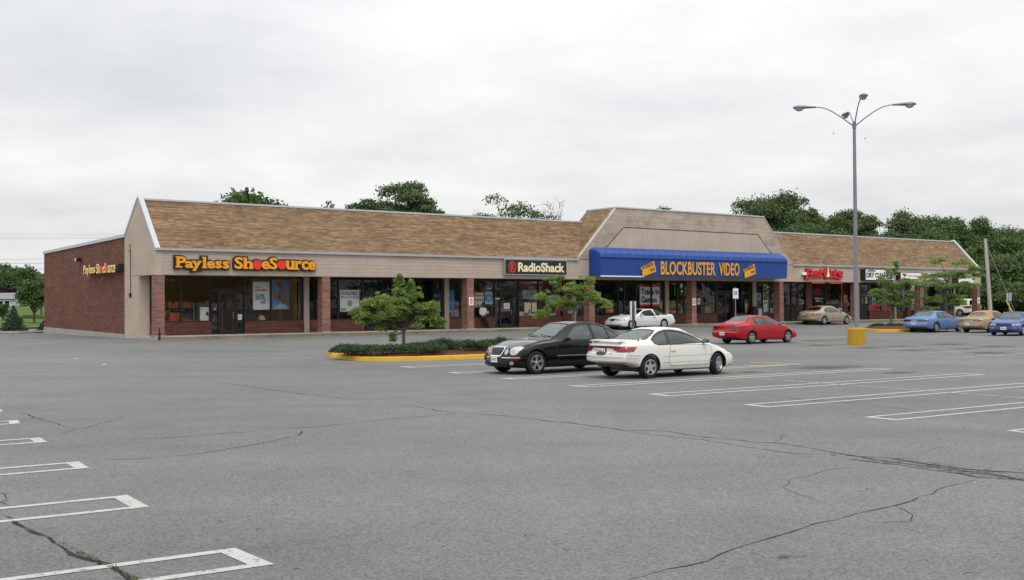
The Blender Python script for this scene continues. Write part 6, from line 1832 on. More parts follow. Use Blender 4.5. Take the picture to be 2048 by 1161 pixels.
    s['patches'] = [('taillight', 'lens_red', [(.80, 1.14), (.96, 1.14), (.96, .90), (.80, .90)], 'xs', -1, .01), ('taillight', 'lens_red', [(-2.58, 1.14), (-2.44, 1.14), (-2.44, .90), (-2.58, .90)], 'ys', -1, .01), ('tailgate_glass', 'glass_dark', [(-.72, 1.72), (.72, 1.72), (.80, 1.28), (-.80, 1.28)], 'x', -1, .012)]
    g = at(1921, 636, 118.0); yaw = TH + R_(88); d = Vector((math.cos(yaw), math.sin(yaw), 0)); n = Vector((-d.y, d.x, 0))
    loc = Vector((g.x, g.y, 0)) + d * 1.475 - n * .85
    build_car(s, 'white sport utility vehicle glimpsed past the last pillar at the far right', 'car', (loc.x, loc.y, G(loc.x, loc.y)), yaw)


make_fleet()
# ---------------------------------------------------------------- trees and planting
def leaf_mesh(name, blobs, size, rng, aspect=.55, flat=0.0, shell=.45, droop=0.0):
    """blobs: (x, y, z, rx, ry, rz, count). Leaf quads through each clump, denser towards its skin"""
    P, Nn = [], []
    for x, y, z, rx, ry, rz, n in blobs:
        n = int(n)
        d = rng.normal(size=(n, 3)); d /= np.linalg.norm(d, axis=1)[:, None]
        d[:, 2] = np.where(d[:, 2] < -.55, -d[:, 2] * .6, d[:, 2])
        r = (shell ** 3 + (1 - shell ** 3) * rng.random(n)) ** (1 / 3) * (1 + .16 * rng.normal(size=n))
        P.append(np.array([x, y, z]) + d * r[:, None] * np.array([rx, ry, rz]))
        nn = d * .8 + rng.normal(size=(n, 3)) * .75
        nn[:, 2] = nn[:, 2] * (1 - flat) + flat * 1.6
        Nn.append(nn)
    P = np.concatenate(P); Nn = np.concatenate(Nn)
    Nn /= np.linalg.norm(Nn, axis=1)[:, None]
    n = len(P)
    a = np.cross(Nn, rng.normal(size=(n, 3))); a /= np.linalg.norm(a, axis=1)[:, None]
    a[:, 2] -= droop; a /= np.linalg.norm(a, axis=1)[:, None]
    b = np.cross(Nn, a)
    s = size * rng.uniform(.55, 1.25, n)[:, None]
    V = np.empty((n, 4, 3))
    V[:, 0] = P - a * s * .55; V[:, 1] = P + b * s * aspect * .5 + a * s * .05; V[:, 2] = P + a * s * .55; V[:, 3] = P - b * s * aspect * .5 + a * s * .05
    me = bpy.data.meshes.new(name)
    me.vertices.add(n * 4); me.loops.add(n * 4); me.polygons.add(n)
    me.vertices.foreach_set('co', V.reshape(-1))
    me.loops.foreach_set('vertex_index', np.arange(n * 4, dtype=np.int32))
    me.polygons.foreach_set('loop_start', np.arange(0, n * 4, 4, dtype=np.int32))
    me.update(calc_edges=True)
    return me


def limb(b, p, q, r0, r1, rng, k=5, wob=.08):
    p, q = Vector(p), Vector(q); L = (q - p).length
    pts, rad = [], []
    for i in range(k + 1):
        t = i / k
        w = Vector(rng.normal(size=3)) * wob * L * (0 if i in (0, k) else .5)
        pts.append(p.lerp(q, t) + w + Vector((0, 0, .06 * L * math.sin(math.pi * t)))); rad.append(r0 + (r1 - r0) * t)
    b.tube(pts, rad, 7)


def big_tree(name, label, px, ptop, Y, width_px, mat, seed, group=None, leaf=.34, nb=26, dens=1.0, kind='round', bot=.28, zg=0.0, bark='bark', sparse=1.0, wide=1.12):
    """a grown tree standing at distance Y; top and spread read off the photograph"""
    rng = np.random.default_rng(seed)
    base = at(px, 600, Y); base.z = zg
    h = at(px, ptop, Y).z - zg
    R = width_px / F_ * Y / 2 * wide
    T = tag(empty(name, base), label, 'tree', group)
    cz = h * (bot + (1 - bot) / 2); rz = h * (1 - bot) / 2
    blobs, tips = [], []
    for i in range(nb):
        zf = 1 - 1.55 * (i + .3) / nb; ga = i * 2.39996 + seed
        d = np.array([math.cos(ga) * math.sqrt(max(0, 1 - zf * zf)), math.sin(ga) * math.sqrt(max(0, 1 - zf * zf)), zf]) + rng.normal(size=3) * .12
        k = rng.uniform(.58, .90) if i % 4 else rng.uniform(.25, .5)
        c = np.array([d[0] * R * k, d[1] * R * k, cz + d[2] * rz * k])
        if kind == 'sprig': c[2] = cz + d[2] * rz * .6
        rr = rng.uniform(.27, .42) * min(R, rz * 1.3)
        flat = .80 if kind != 'layer' else .58
        c[2] = min(c[2], h - rr * flat)
        blobs.append((*c, rr * (1.12 if kind == 'layer' else 1.0), rr * (1.12 if kind == 'layer' else 1.0), rr * flat * 1.05, dens * 300 * (rr / (leaf * 3.6)) ** 2 * sparse))
        tips.append(c)
    if kind == 'sprig':       # upright young shoots standing out of the top
        for i in range(16):
            x, y = rng.uniform(-R * .75, R * .75), rng.uniform(-R * .6, R * .6)
            zt = h * (1 - .30 * (abs(x) / R) - rng.uniform(0, .08)); L = h * rng.uniform(.08, .16)
            for j in range(4): blobs.append((x + rng.normal() * .08, y, zt - L * j / 4, .16 + .10 * j, .16 + .10 * j, L * .2, 10 + 8 * j))
            tips.append(np.array([x, y, zt - .1]))
    m = leaf_mesh('crown', blobs, leaf, rng, aspect=.6, flat=.35 if kind == 'layer' else .1)
    m.materials.append(M[mat])
    o = bpy.data.objects.new('crown', m); COL.objects.link(o); o.parent = T
    b = MB(); r0 = max(.12, h * .022)
    fork = Vector((0, 0, h * max(.25, bot + .05)))
    b.tube([(0, 0, -.3), (0, 0, .2), (r0 * .3, 0, fork.z * .6), tuple(fork)], [r0 * 1.35, r0, r0 * .85, r0 * .7], 9)
    for c in tips[:22]: limb(b, fork - Vector((0, 0, rng.uniform(0, fork.z * .3))), c, r0 * .42, r0 * .07, rng)
    b.build('trunk', M[bark], T, smooth=60, uv=False)
    return T


def conifer(label, px, ptop, Y, width_px, seed, zg):
    rng = np.random.default_rng(seed)
    base = at(px, 600, Y); base.z = zg
    h = at(px, ptop, Y).z - zg; R = width_px / F_ * Y / 2
    T = tag(empty('spruce_tree', base), label, 'tree')
    blobs = []
    n = 13
    for i in range(n):
        t = i / (n - 1); z = h * (.05 + .9 * t); r = R * (1 - t) ** .85 + .05
        k = max(4, int(11 * (1 - t)) + 3)
        for j in range(k):
            a = 2 * math.pi * (j + rng.uniform(-.3, .3)) / k + i
            q = r * rng.uniform(.45, .85)
            blobs.append((math.cos(a) * q, math.sin(a) * q, z - .12 * r, r * .30 + .05, r * .30 + .05, h * .035, 70 * (.4 + r)))
    m = leaf_mesh('crown', blobs, .15, rng, aspect=.3, flat=.3, droop=.3); m.materials.append(M['leaf_spruce'])
    o = bpy.data.objects.new('crown', m); COL.objects.link(o); o.parent = T
    b = MB(); b.tube([(0, 0, -.2), (0, 0, h * .95)], [.10, .02], 8); b.build('trunk', M['bark'], T, uv=False)


def lot_tree(label, base, clumps, forks, mat, seed, leaf=.11, bark='bark', trunk_r=.075, flat=.2, droop=.25, dens=1.0):
    """clumps: (x, z, rx, rz, weight) to the camera's right / up, metres from the foot; forks: trunk polyline"""
    rng = np.random.default_rng(seed)
    T = tag(empty('small_tree', base), label, 'tree', 'young trees in the planted islands')
    blobs, b = [], MB()
    b.tube([(p[0], p[1], p[2]) for p in forks], [trunk_r * (1.25 if i == 0 else 1 - .38 * i / len(forks)) for i in range(len(forks))], 9)
    top = Vector(forks[-1])
    for x, z, rx, rz, w in clumps:
        y0 = rng.uniform(-.55, .55) * rx
        limb(b, top.lerp(Vector(forks[-2]), rng.uniform(0, .5)), (x, y0, z - rz * .1), trunk_r * .42, .010, rng, 6, .06)
        k = int(5 + 5 * w)
        for j in range(k):
            d = rng.normal(size=3); d /= np.linalg.norm(d)
            q = rng.uniform(.45, 1.0)
            c = (x + d[0] * rx * q, y0 + d[1] * rx * q, z + d[2] * rz * q)
            s = rng.uniform(.28, .48)
            blobs.append((*c, rx * s + .06, rx * s + .06, rz * s * .8 + .04, dens * 150 * w))
            limb(b, (x, y0, z - rz * .1), c, .012, .004, rng, 3, .05)
        # loose outlying sprays
        for j in range(int(5 * w)):
            d = rng.normal(size=3); d /= np.linalg.norm(d)
            blobs.append((x + d[0] * rx * 1.25, y0 + d[1] * rx * 1.2, z + d[2] * rz * 1.25, .10, .10, .07, 14))
    m = leaf_mesh('crown', blobs, leaf, rng, aspect=.42, flat=flat, shell=.15, droop=droop); m.materials.append(M[mat])
    o = bpy.data.objects.new('crown', m); COL.objects.link(o); o.parent = T
    b.build('trunk', M[bark], T, smooth=60, uv=False)
    return T


def island(front_px, depth, label, axis_pts):
    """planted island: yellow kerb round a mulch bed; its front edge surveyed, its back set by depth"""
    f = [gp(*p) for p in front_px]
    d = (f[-1] - f[0]).normalized(); n = Vector((-d.y, d.x, 0))
    back = [p + n * depth for p in f[::-1]]
    pts = f + back
    poly = round_poly([(p.x, p.y) for p in pts], depth * .42, 5)
    inner = grow_poly(poly, -.16)
    z = sum(G(*p) for p in poly) / len(poly)
    T = tag(empty('planted_island', (poly[0][0], poly[0][1], z)), label, 'island')
    off = Vector((poly[0][0], poly[0][1], 0))
    loc = lambda p, h: (p[0] - off.x, p[1] - off.y, h)
    b = MB(); m = len(poly); mid = grow_poly(poly, -.035)
    vs = [loc(p, -.3) for p in poly] + [loc(p, .12) for p in poly] + [loc(p, .155) for p in mid] + [loc(p, .155) for p in inner] + [loc(p, -.05) for p in inner]
    fs = [(k * m + i, k * m + (i + 1) % m, (k + 1) * m + (i + 1) % m, (k + 1) * m + i) for k in range(4) for i in range(m)]
    b.add(vs, fs); b.build('kerb', M['kerb_yellow'], T, smooth=50, uv=False)
    b = MB()
    c = (sum(p[0] for p in inner) / m, sum(p[1] for p in inner) / m)
    rng = random.Random(2)
    vs = [loc(c, .30)]; rings = 6
    for k in range(1, rings + 1):
        t = k / rings
        for p in inner:
            q = (c[0] + (p[0] - c[0]) * t, c[1] + (p[1] - c[1]) * t)
            vs.append(loc(q, .12 + .18 * (1 - t ** 2.5) + (rng.uniform(-.02, .02) if k < rings else 0)))
    fs = [(0, 1 + i, 1 + (i + 1) % m) for i in range(m)] + [(1 + k * m + i, 1 + k * m + (i + 1) % m, 1 + (k + 1) * m + (i + 1) % m, 1 + (k + 1) * m + i) for k in range(rings - 1) for i in range(m)]
    b.add(vs, [f_[::-1] for f_ in fs]); b.build('mulch_bed', M['mulch'], T, smooth=60, uv=False)
    return f, n, d, z


def shrub(label, p, rx, h, seed, group, mat='leaf_juniper'):
    rng = np.random.default_rng(seed)
    T = tag(empty('juniper_shrub', p), label, 'shrub', group)
    blobs = []
    for i in range(16):
        a, q = rng.uniform(0, 6.28), math.sqrt(rng.random()) * rx * .8
        zz = h * (1 - .55 * (q / rx) ** 2) * rng.uniform(.55, .8)
        blobs.append((math.cos(a) * q, math.sin(a) * q, zz, rx * .34, rx * .34, h * .28, 230))
    m = leaf_mesh('foliage', blobs, .075, rng, aspect=.35, flat=.0, shell=.3); m.materials.append(M[mat])
    o = bpy.data.objects.new('foliage', m); COL.objects.link(o); o.parent = T
    b = MB()
    for i in range(7):
        a = i * .9; b.tube([(0, 0, -.05), (math.cos(a) * rx * .35, math.sin(a) * rx * .35, h * .35), (math.cos(a) * rx * .7, math.sin(a) * rx * .7, h * .5)], [.018, .012, .005], 5)
    b.build('stem', M['bark'], T, uv=False)


def make_trees():
    g1 = 'trees standing behind the shopping strip'
    W = 'trees of the wood at the right'
    BT = lambda *a, **k: big_tree('broadleaf_tree', *a, **k)
    BT('mid green young tree with upright shoots above the roof near its left end', 505, 372, 98, 150, 'leaf_mid', 1, g1, wide=1.42, leaf=.34, kind='sprig', nb=20, bot=.3)
    BT('small tuft of thin upright shoots above the roof, left of the dark dense trees', 655, 395, 104, 72, 'leaf_mid', 2, g1, wide=1.42, leaf=.28, kind='sprig', nb=12, sparse=.5, bot=.4)
    BT('dark dense round crown, left and lowest of the dark trio above the roof', 731, 384, 112, 76, 'leaf_oak', 3, g1, wide=1.42, leaf=.3, kind='layer', nb=30, dens=1.5)
    BT('tallest dark dense layered crown above the middle of the roof', 806, 363, 114, 108, 'leaf_oak', 4, g1, wide=1.42, leaf=.3, kind='layer', nb=44, dens=1.5)
    BT('dark layered crown sloping down on the right of the tallest one', 862, 386, 113, 76, 'leaf_oak', 5, g1, wide=1.42, leaf=.3, kind='layer', nb=30, dens=1.4)
    BT('low dark tree top barely showing over the roof right of the dark trio', 905, 421, 112, 50, 'leaf_oak', 6, g1, wide=1.42, leaf=.3, kind='layer', nb=16)
    BT('airy pale green crown with sky gaps above the roof, left of the bare branches', 1022, 388, 128, 96, 'leaf_pale', 7, g1, wide=1.42, leaf=.3, nb=26, sparse=.42, bot=.35, kind='layer')
    BT('smaller airy crown beside the bare branches above the roof', 1086, 409, 128, 62, 'leaf_pale', 8, g1, wide=1.42, leaf=.3, nb=18, sparse=.5, bot=.4, kind='layer')
    BT('tiny tree top showing just left of the tall gable', 1148, 430, 130, 30, 'leaf_mid', 9, g1, wide=1.42, leaf=.28, nb=10, bot=.5)
    BT('small mid green tree top peeping over the tall gable', 1316, 403, 140, 52, 'leaf_mid', 10, g1, wide=1.42, leaf=.3, nb=16, sparse=.8, bot=.4)
    # a dead tree
    rng = np.random.default_rng(4); base = at(1108, 600, 127); base.z = 0; h = at(1108, 404, 127).z
    T = tag(empty('bare_tree', base), 'bare dead tree with thin forked twigs above the roof', 'tree'); b = MB()
    b.tube([(0, 0, -.2), (0, 0, h * .6)], [.16, .09], 8)
    for i in range(14):
        a = rng.uniform(0, 6.28); q = rng.uniform(.3, 1.6); e = Vector((math.cos(a) * q, math.sin(a) * q, h * rng.uniform(.86, 1.0))); limb(b, (0, 0, h * rng.uniform(.45, .62)), e, .05, .012, rng, 6, .05)
        for j in range(3): limb(b, e * .85 + Vector((0, 0, h * .13)), e + Vector((rng.normal() * .5, rng.normal() * .5, rng.uniform(-.2, .7))), .02, .008, rng, 3, .05)
    b.build('trunk', M['bark'], T, uv=False)
    # the wood on the right
    wood = [(1545, 384, 150, 150, 'leaf_oak', 'large dark oak crown rising beside the tall gable'), (1616, 392, 152, 66, 'leaf_oak', 'dark crown tucked right behind the large oak'), (1662, 432, 146, 80, 'leaf_pale', 'mid green crown between the large oak and the lamp post'),
            (1703, 406, 158, 96, 'leaf_oak', 'lighter domed crown just left of the lamp post'), (1741, 420, 150, 56, 'leaf_pale', 'loose pale crown just right of the lamp post'), (1600, 446, 140, 130, 'leaf_oak', 'low dark crown over the roof ridge right of the tall gable'),
            (1828, 416, 158, 126, 'leaf_oak', 'dark flat topped oak crown between the lamp post and the utility pole'), (1772, 462, 146, 90, 'leaf_mid', 'low dark crown over the ridge near the lamp post'), (1850, 462, 140, 120, 'leaf_mid', 'broad mid green crown over the right hand ridge'),
            (1922, 434, 148, 120, 'leaf_mid', 'tall mid green crown above the right end of the roof'), (1953, 438, 158, 60, 'leaf_oak', 'dark crown top left of the utility pole top'), (2030, 450, 160, 120, 'leaf_oak', 'dark crown at the right edge of the view'),
            (1990, 470, 128, 110, 'leaf_mid', 'bright mid green crown behind the utility pole'), (2044, 500, 122, 120, 'leaf_pale', 'paler leafy crown low at the right edge'), (1965, 520, 126, 110, 'leaf_oak', 'dark leafy mass beside the last pillar'), (2006, 545, 120, 110, 'leaf_mid', 'low green thicket crown behind the metal sign'),
            (2075, 470, 132, 130, 'leaf_oak', 'dark crown half cut by the right edge'), (1890, 500, 136, 90, 'leaf_oak', 'dark low crown just above the right ridge'), (2060, 560, 112, 90, 'leaf_pale', 'pale shrubby crown at the right edge'), (1700, 470, 142, 90, 'leaf_oak', 'low dark crown behind the lamp post')]
    for i, (px, pt, Y, w, mt, lab) in enumerate(wood):
        BT(lab, px, pt, Y, w, mt, 30 + i, W, leaf=.34, nb=44, dens=1.2, wide=1.12 if i in (0, 1, 3, 4, 6, 9, 10) else 1.3, bot=.12 if px > 1940 else .2, zg=.3)
    rng = np.random.default_rng(77)
    blobs = []
    for i in range(260):
        px = rng.uniform(1985, 2240); Y = rng.uniform(116, 128); q = at(px, 600, Y); r = rng.uniform(.8, 1.6)
        blobs.append((q.x, q.y, rng.uniform(.5, 3.2), r, r, r * .7, 240))
    m = leaf_mesh('undergrowth', blobs, .3, rng); m.materials.append(M['leaf_mid'])
    o = bpy.data.objects.new('undergrowth', m); COL.objects.link(o); tag(o, 'tangled green undergrowth beneath the wood at the right', 'undergrowth', kind='stuff')
    # the left
    BT('dark crown at the extreme left edge', 2, 527, 190, 66, 'leaf_mid', 60, leaf=.4, nb=26, zg=.2)
    BT('dark rounded tree behind the pale house at the left', 46, 533, 185, 70, 'leaf_mid', 61, leaf=.4, nb=34, zg=.2)
    BT('bright round headed tree on the lawn beside the brick flank wall', 68, 560, 98, 66, 'leaf_mid', 62, leaf=.22, nb=34, bot=.3, zg=.35)
    BT('yellow green tree top showing above the round lawn tree', 82, 545, 125, 50, 'leaf_pale', 63, leaf=.28, nb=24, zg=.3)
    BT('dark purple leaved plum tree above the pale house', 13, 567, 182, 40, 'leaf_plum', 64, leaf=.3, nb=24, zg=.3)
    BT('dark clipped round tree in front of the pale house', 6, 604, 105, 22, 'leaf_oak', 65, leaf=.16, nb=24, bot=.18, zg=.35, dens=1.6)
    conifer('dark green spruce at the edge of the lawn', 27, 611, 72.5, 50, 5, ZB + .05)
    conifer('small dark spruce half hidden by the brick flank wall', 92, 638, 75, 34, 6, ZB + .05)
    # low hedge and mulch bed on the lawn
    rng = np.random.default_rng(8)
    blobs = []
    for i in range(26):
        q = at(46 + 34 * rng.random(), 600, 112 + rng.uniform(-1, 1)); blobs.append((q.x, q.y, .75, .8, .8, .45, 160))
    m = leaf_mesh('hedge', blobs, .16, rng); m.materials.append(M['leaf_oak']); o = bpy.data.objects.new('hedge', m); COL.objects.link(o); tag(o, 'low clipped hedge across the lawn at the left', 'hedge')
    b = MB(); a, c = at(-60, 600, 108), at(88, 600, 110)
    b.box(a.x, c.x, 107, 110.5, .36, .48); tag(b.build('mulch_strip', M['mulch'], uv=False), 'reddish mulch bed along the far edge of the lawn', 'bed', kind='structure')
    # ---- planted islands
    f, n, d, z = island([(690, 720), (724, 723), (800, 723), (900, 720), (1000, 716), (1120, 711), (1228, 706.5)], 3.3, 'long planted island with yellow kerb and dark junipers left of the black saloon', None)
    S = 'junipers on the long planted island'
    rng = random.Random(12)
    L = (f[-1] - f[0]).length
    labs = ['leftmost low juniper at the rounded tip of the long island', 'flat dark juniper second from the rounded island tip', 'low juniper left of the young tree trunk', 'spreading juniper in front of the young tree trunk', 'juniper mound right at the young tree trunk', 'tallest juniper mound just right of the young tree',
            'broad juniper between the young tree and the black saloon', 'low juniper gap filler before the black saloon', 'juniper touching the black saloon headlamp in view', 'back row juniper behind the young tree', 'back row juniper near the rounded tip', 'back row juniper near the black saloon']
    spots = [(.105, 1.25, .66, .42), (.16, .95, .80, .44), (.23, .90, .90, .50), (.33, .92, .90, .54), (.43, 1.05, .90, .58), (.52, 1.15, .92, .70), (.61, 1.2, .86, .56), (.70, 1.3, .84, .50), (.79, 1.2, .84, .60), (.45, 2.3, .9, .5), (.16, 2.1, .9, .46), (.74, 2.35, .9, .52)]
    def along(t):
        seg = [(f[k + 1] - f[k]).length for k in range(5)]; s_ = t * sum(seg)
        for k, l in enumerate(seg):
            if s_ <= l: return f[k].lerp(f[k + 1], s_ / l)
            s_ -= l
        return f[-1]
    for i, (t, q, r, h) in enumerate(spots):
        p = along(t) + n * q
        shrub(labs[i], (p.x, p.y, z + .12), r, h, 100 + i, S)
    def foot(px, tt, q): # foot on the island at the column of a pixel
        best = min((abs(proj(f[0] + d * (L * k / 400) + n * q)[0] - px), k) for k in range(-40, 440))[1]
        p = f[0] + d * (L * best / 400) + n * q
        return Vector((p.x, p.y, z + .2))
    p = foot(808, 0, 1.7); k = p.y / F_
    X = lambda px: (px - 808) * k
    Zz = lambda py: (proj(p)[1] - py) * k
    lot_tree('young tree with broad drooping yellow green crown before the empty shop', p,
             [(X(736), Zz(626), .56, .44, 1.5), (X(720), Zz(640), .30, .30, .6), (X(770), Zz(606), .42, .34, 1.0), (X(788), Zz(630), .50, .40, 1.3), (X(815), Zz(612), .42, .36, 1.1), (X(806), Zz(580), .28, .36, .8), (X(800), Zz(562), .16, .22, .35), (X(832), Zz(592), .3, .26, .6),
              (X(855), Zz(622), .44, .36, 1.1), (X(872), Zz(644), .30, .22, .6), (X(845), Zz(645), .36, .24, .7), (X(764), Zz(650), .30, .22, .5), (X(788), Zz(674), .18, .20, .25), (X(826), Zz(572), .14, .2, .25)],
             [(0, 0, -.25), (.0, 0, .25), (-.01, 0, .55), (.02, 0, .85)], 'leaf_locust', 21, leaf=.12, dens=1.5, droop=.45)
    p = foot(1149, 0, 1.7); k = p.y / F_
    X2 = lambda px: (px - 1149) * k
    lot_tree('thin young tree with open branches rising behind the black saloon', p,
             [(X2(1108), Zz(560), .34, .20, .6), (X2(1135), Zz(578), .4, .25, .8), (X2(1090), Zz(592), .36, .20, .7), (X2(1120), Zz(605), .44, .24, .9), (X2(1085), Zz(628), .36, .20, .7), (X2(1165), Zz(585), .44, .26, .9), (X2(1195), Zz(596), .36, .24, .8), (X2(1210), Zz(608), .26, .22, .5), (X2(1175), Zz(562), .26, .2, .4), (X2(1150), Zz(612), .34, .2, .5), (X2(1100), Zz(612), .3, .18, .4)],
             [(0, 0, -.25), (.0, 0, .7), (-.03, 0, 1.2), (-.02, 0, 1.7)], 'leaf_locust', 22, leaf=.12, trunk_r=.05, dens=.8)
    f, n, d, z = island([(1722, 660.5), (1755, 664.2), (1800, 664.8), (1880, 662.5)], 2.6, 'round ended planted island with yellow kerb behind the yellow lamp base', None)
    L = (f[-1] - f[0]).length
    labs = ['low dark juniper left of the slim tree by the lamp base', 'low juniper at the foot of the slim tree by the lamp base', 'low juniper right of the slim tree next to the light blue saloon']
    for i, (t, q, r, h) in enumerate(((.22, 1.3, .62, .34), (.42, 1.2, .7, .38), (.60, 1.3, .66, .36))):
        p = f[0] + d * (L * t) + n * q; shrub(labs[i], (p.x, p.y, z + .12), r, h, 140 + i, 'junipers on the small planted island')
    p = foot(1783, 0, 1.2); k = p.y / F_
    X3 = lambda px: (px - 1783) * k
    Z3 = lambda py: (proj(p)[1] - py) * k
    lot_tree('slim young tree with tiered horizontal branches beside the lamp post', p,
             [(X3(1795), Z3(528), .22, .22, .4), (X3(1785), Z3(545), .50, .26, .7), (X3(1810), Z3(565), .62, .28, 1.1), (X3(1768), Z3(562), .5, .27, .7), (X3(1752), Z3(587), .60, .28, 1.1), (X3(1785), Z3(590), .7, .30, 1.2), (X3(1818), Z3(590), .5, .28, .8), (X3(1790), Z3(608), .8, .30, 1.3), (X3(1815), Z3(607), .5, .26, .8), (X3(1765), Z3(607), .5, .27, .7), (X3(1792), Z3(575), .5, .2, .9)],
             [(0, 0, -.2), (.0, 0, .8), (.03, 0, 1.5), (.0, 0, 2.4), (.05, 0, 3.2)], 'leaf_zelkova', 23, leaf=.15, trunk_r=.075, flat=.15, droop=.1, dens=.62)
    p = foot(1902, 0, 1.4); k = p.y / F_
    X4 = lambda px: (px - 1902) * k
    lot_tree('wide leafy young tree hiding the last signs at the right end', p,
             [(X4(1890), Z3(522), .6, .22, .6), (X4(1930), Z3(526), .6, .22, .7), (X4(1880), Z3(552), .9, .24, 1.2), (X4(1925), Z3(550), .9, .26, 1.3), (X4(1958), Z3(540), .6, .24, .9), (X4(1856), Z3(568), .7, .22, .9), (X4(1900), Z3(575), 1.0, .26, 1.5), (X4(1945), Z3(572), .7, .24, 1.1), (X4(1872), Z3(600), .7, .24, 1.0), (X4(1915), Z3(598), .9, .26, 1.4), (X4(1872), Z3(618), .5, .2, .7), (X4(1925), Z3(608), .7, .2, 1.0), (X4(1962), Z3(553), .4, .2, .5)],
             [(0, 0, -.2), (.0, 0, .9), (-.03, 0, 1.7), (.0, 0, 2.6), (.03, 0, 3.2)], 'leaf_zelkova', 24, leaf=.16, trunk_r=.08, flat=.25, droop=.1, dens=.62)
    # unseen wood added behind and right of the camera to darken the reflections
    rng = np.random.default_rng(99); blobs = []
    for i in range(300):
        a = rng.uniform(-190, 190); w = rng.uniform(-8, 8)
        c = (a, -62 + w) if i % 2 else (185 + w, a * .62 - 20)
        blobs.append((*c, rng.uniform(2.0, 8.5), 4.8, 4.8, 4.0, 110))
    m = leaf_mesh('far_wood', blobs, 1.3, rng); m.materials.append(M['leaf_oak']); o = bpy.data.objects.new('far_wood', m); COL.objects.link(o)
    tag(o, 'dark unseen wood added to be mirrored in the shop windows', 'wood', kind='stuff')


make_trees()
# ---------------------------------------------------------------- lamp, poles, person, house
def make_misc():
    # four armed parking lot lamp on a yellow concrete drum
    g = gp(1716.5, 692); g = g + Vector((.05, .38, 0)); Y = g.y; k = Y / F_
    T = tag(empty('parking_lot_lamp', (g.x, g.y, G(g.x, g.y))), 'tall four armed parking lot lamp on a yellow painted concrete drum', 'street lamp')
    b = MB(); b.lathe([(0, -.2), (.395, -.2), (.395, .74), (.36, .785), (0, .785)], 36); b.build('base', M['base_yellow'], T, smooth=35, uv=False)
    zt = at(1714, 252, Y).z
    b = MB(); b.lathe([(.0, .78), (.10, .78), (.098, 3), (.068, zt - .1), (.068, zt), (.0, zt)], 16); b.build('pole', M['lamp_pole'], T, smooth=40, uv=False)
    b = MB(); b.box(-.2, .2, -.2, .2, .785, .82)
    for x in (-.15, .15):
        for y in (-.15, .15): b.lathe([(0, .82), (.025, .82), (.025, .92), (0, .92)], 6, c=(x, y, 0))
    b.build('base_plate', M['steel'], T, uv=False)
    b = MB(); b.lathe([(0, zt - .12), (.09, zt - .12), (.09, zt + .14), (.06, zt + .2), (0, zt + .2)], 12); b.build('arm_bracket', M['lamp_pole'], T, smooth=40, uv=False)
    for a in (-8, 82, 172, 262):
        c, s = math.cos(R_(a)), math.sin(R_(a))
        R = Matrix.Rotation(R_(a), 4, 'Z')
        P = [(.05, 0, zt + .0), (.5, 0, zt + .36), (.9, 0, zt + .64), (1.25, 0, zt + .82), (1.55, 0, zt + .89), (1.8, 0, zt + .90)]
        b = MB(); b.tube([R @ Vector(p) for p in P], [.03, .028, .026, .024, .024, .024], 8); arm = b.build('arm', M['lamp_pole'], T, smooth=50, uv=False)
        b = MB(); vs = []; secs = [(1.68, .05, .04, .04), (1.95, .08, .06, .05), (2.2, .16, .09, .06), (2.45, .19, .11, .07), (2.62, .15, .08, .06), (2.70, .05, .03, .03)]; n = 14
        for x, w, up, dn in secs:
            for j in range(n):
                t = 2 * math.pi * j / n; q = math.sin(t)
                vs.append(R @ Vector((x, w * math.cos(t), zt + .90 + (up * q if q > 0 else dn * q))))
        fs = [(i * n + j, i * n + (j + 1) % n, (i + 1) * n + (j + 1) % n, (i + 1) * n + j) for i in range(len(secs) - 1) for j in range(n)] + [tuple(range(n - 1, -1, -1)), tuple(range((len(secs) - 1) * n, len(secs) * n))]
        b.add(vs, fs); h = b.build('lamp_head', M['lamp_pole'], T, smooth=50, uv=False); 
        b = MB(); b.ball((2.42, 0, zt + .855), (.20, .145, .13), 14, 8, M=R); b.build('glass_bowl', M['lens_clear'], h, smooth=60, uv=False)
    # accessible parking sign
    u = bu(1471, -.95); p = B(u, -.95, 0); zs = (at(1471, 577.5, p.y).z, at(1471, 598, p.y).z)
    T = tag(empty('parking_sign', (p.x, p.y, G(p.x, p.y))), 'white accessible parking sign with blue symbol on a slim steel post', 'sign')
    z0 = G(p.x, p.y)
    b = MB(); b.tube([(0, 0, -.1), (0, 0, zs[0] - z0 + .10)], .03, 8); b.build('post', M['steel'], T, uv=False)
    R = Matrix.Rotation(R_(8), 4, 'Z'); b = MB(); b.box(-.2, .2, -.055, -.035, zs[1] - z0, zs[0] - z0, M=R); o = b.build('sign_panel', M['white_board'], T, uv=False)
    b = MB(); c = (zs[0] + zs[1]) / 2 - z0 + .03; b.box(-.11, .11, -.062, -.056, c - .13, c + .15, M=R); b.build('blue_field', M['c_hblue'], o, uv=False)
    b = MB(); b.prism([(-.005 + .028 * math.cos(t * .6), c + .10 + .028 * math.sin(t * .6)) for t in range(11)], -.068, -.063, 'y', M=R)
    b.prism([(-.02, c + .07), (.0, c + .07), (.01, c + .01), (.05, c + .01), (.075, c - .08), (.055, c - .08), (.035, c - .01), (-.015, c - .01)], -.068, -.063, 'y', M=R)
    n = 16; b.add([R @ Vector((-.0 + r * math.cos(R_(120 + 215 * i / n)), -.066, c - .04 + r * math.sin(R_(120 + 215 * i / n)))) for r in (.075, .055) for i in range(n + 1)], [(i, i + 1, n + 2 + i, n + 1 + i) for i in range(n)])
    b.build('wheelchair_symbol', M['c_white'], o, uv=False)
    b = MB(); b.box(-.16, .16, -.055, -.035, zs[1] - z0 - .0, zs[1] - z0 + .09, M=Matrix.Translation((0, -.01, 0)) @ R); b.build('sub_panel', M['c_lightblue'], T, uv=False)
    # edge-on double sign
    p = at(1265.8, 606, 60); z0 = G(p.x, p.y)
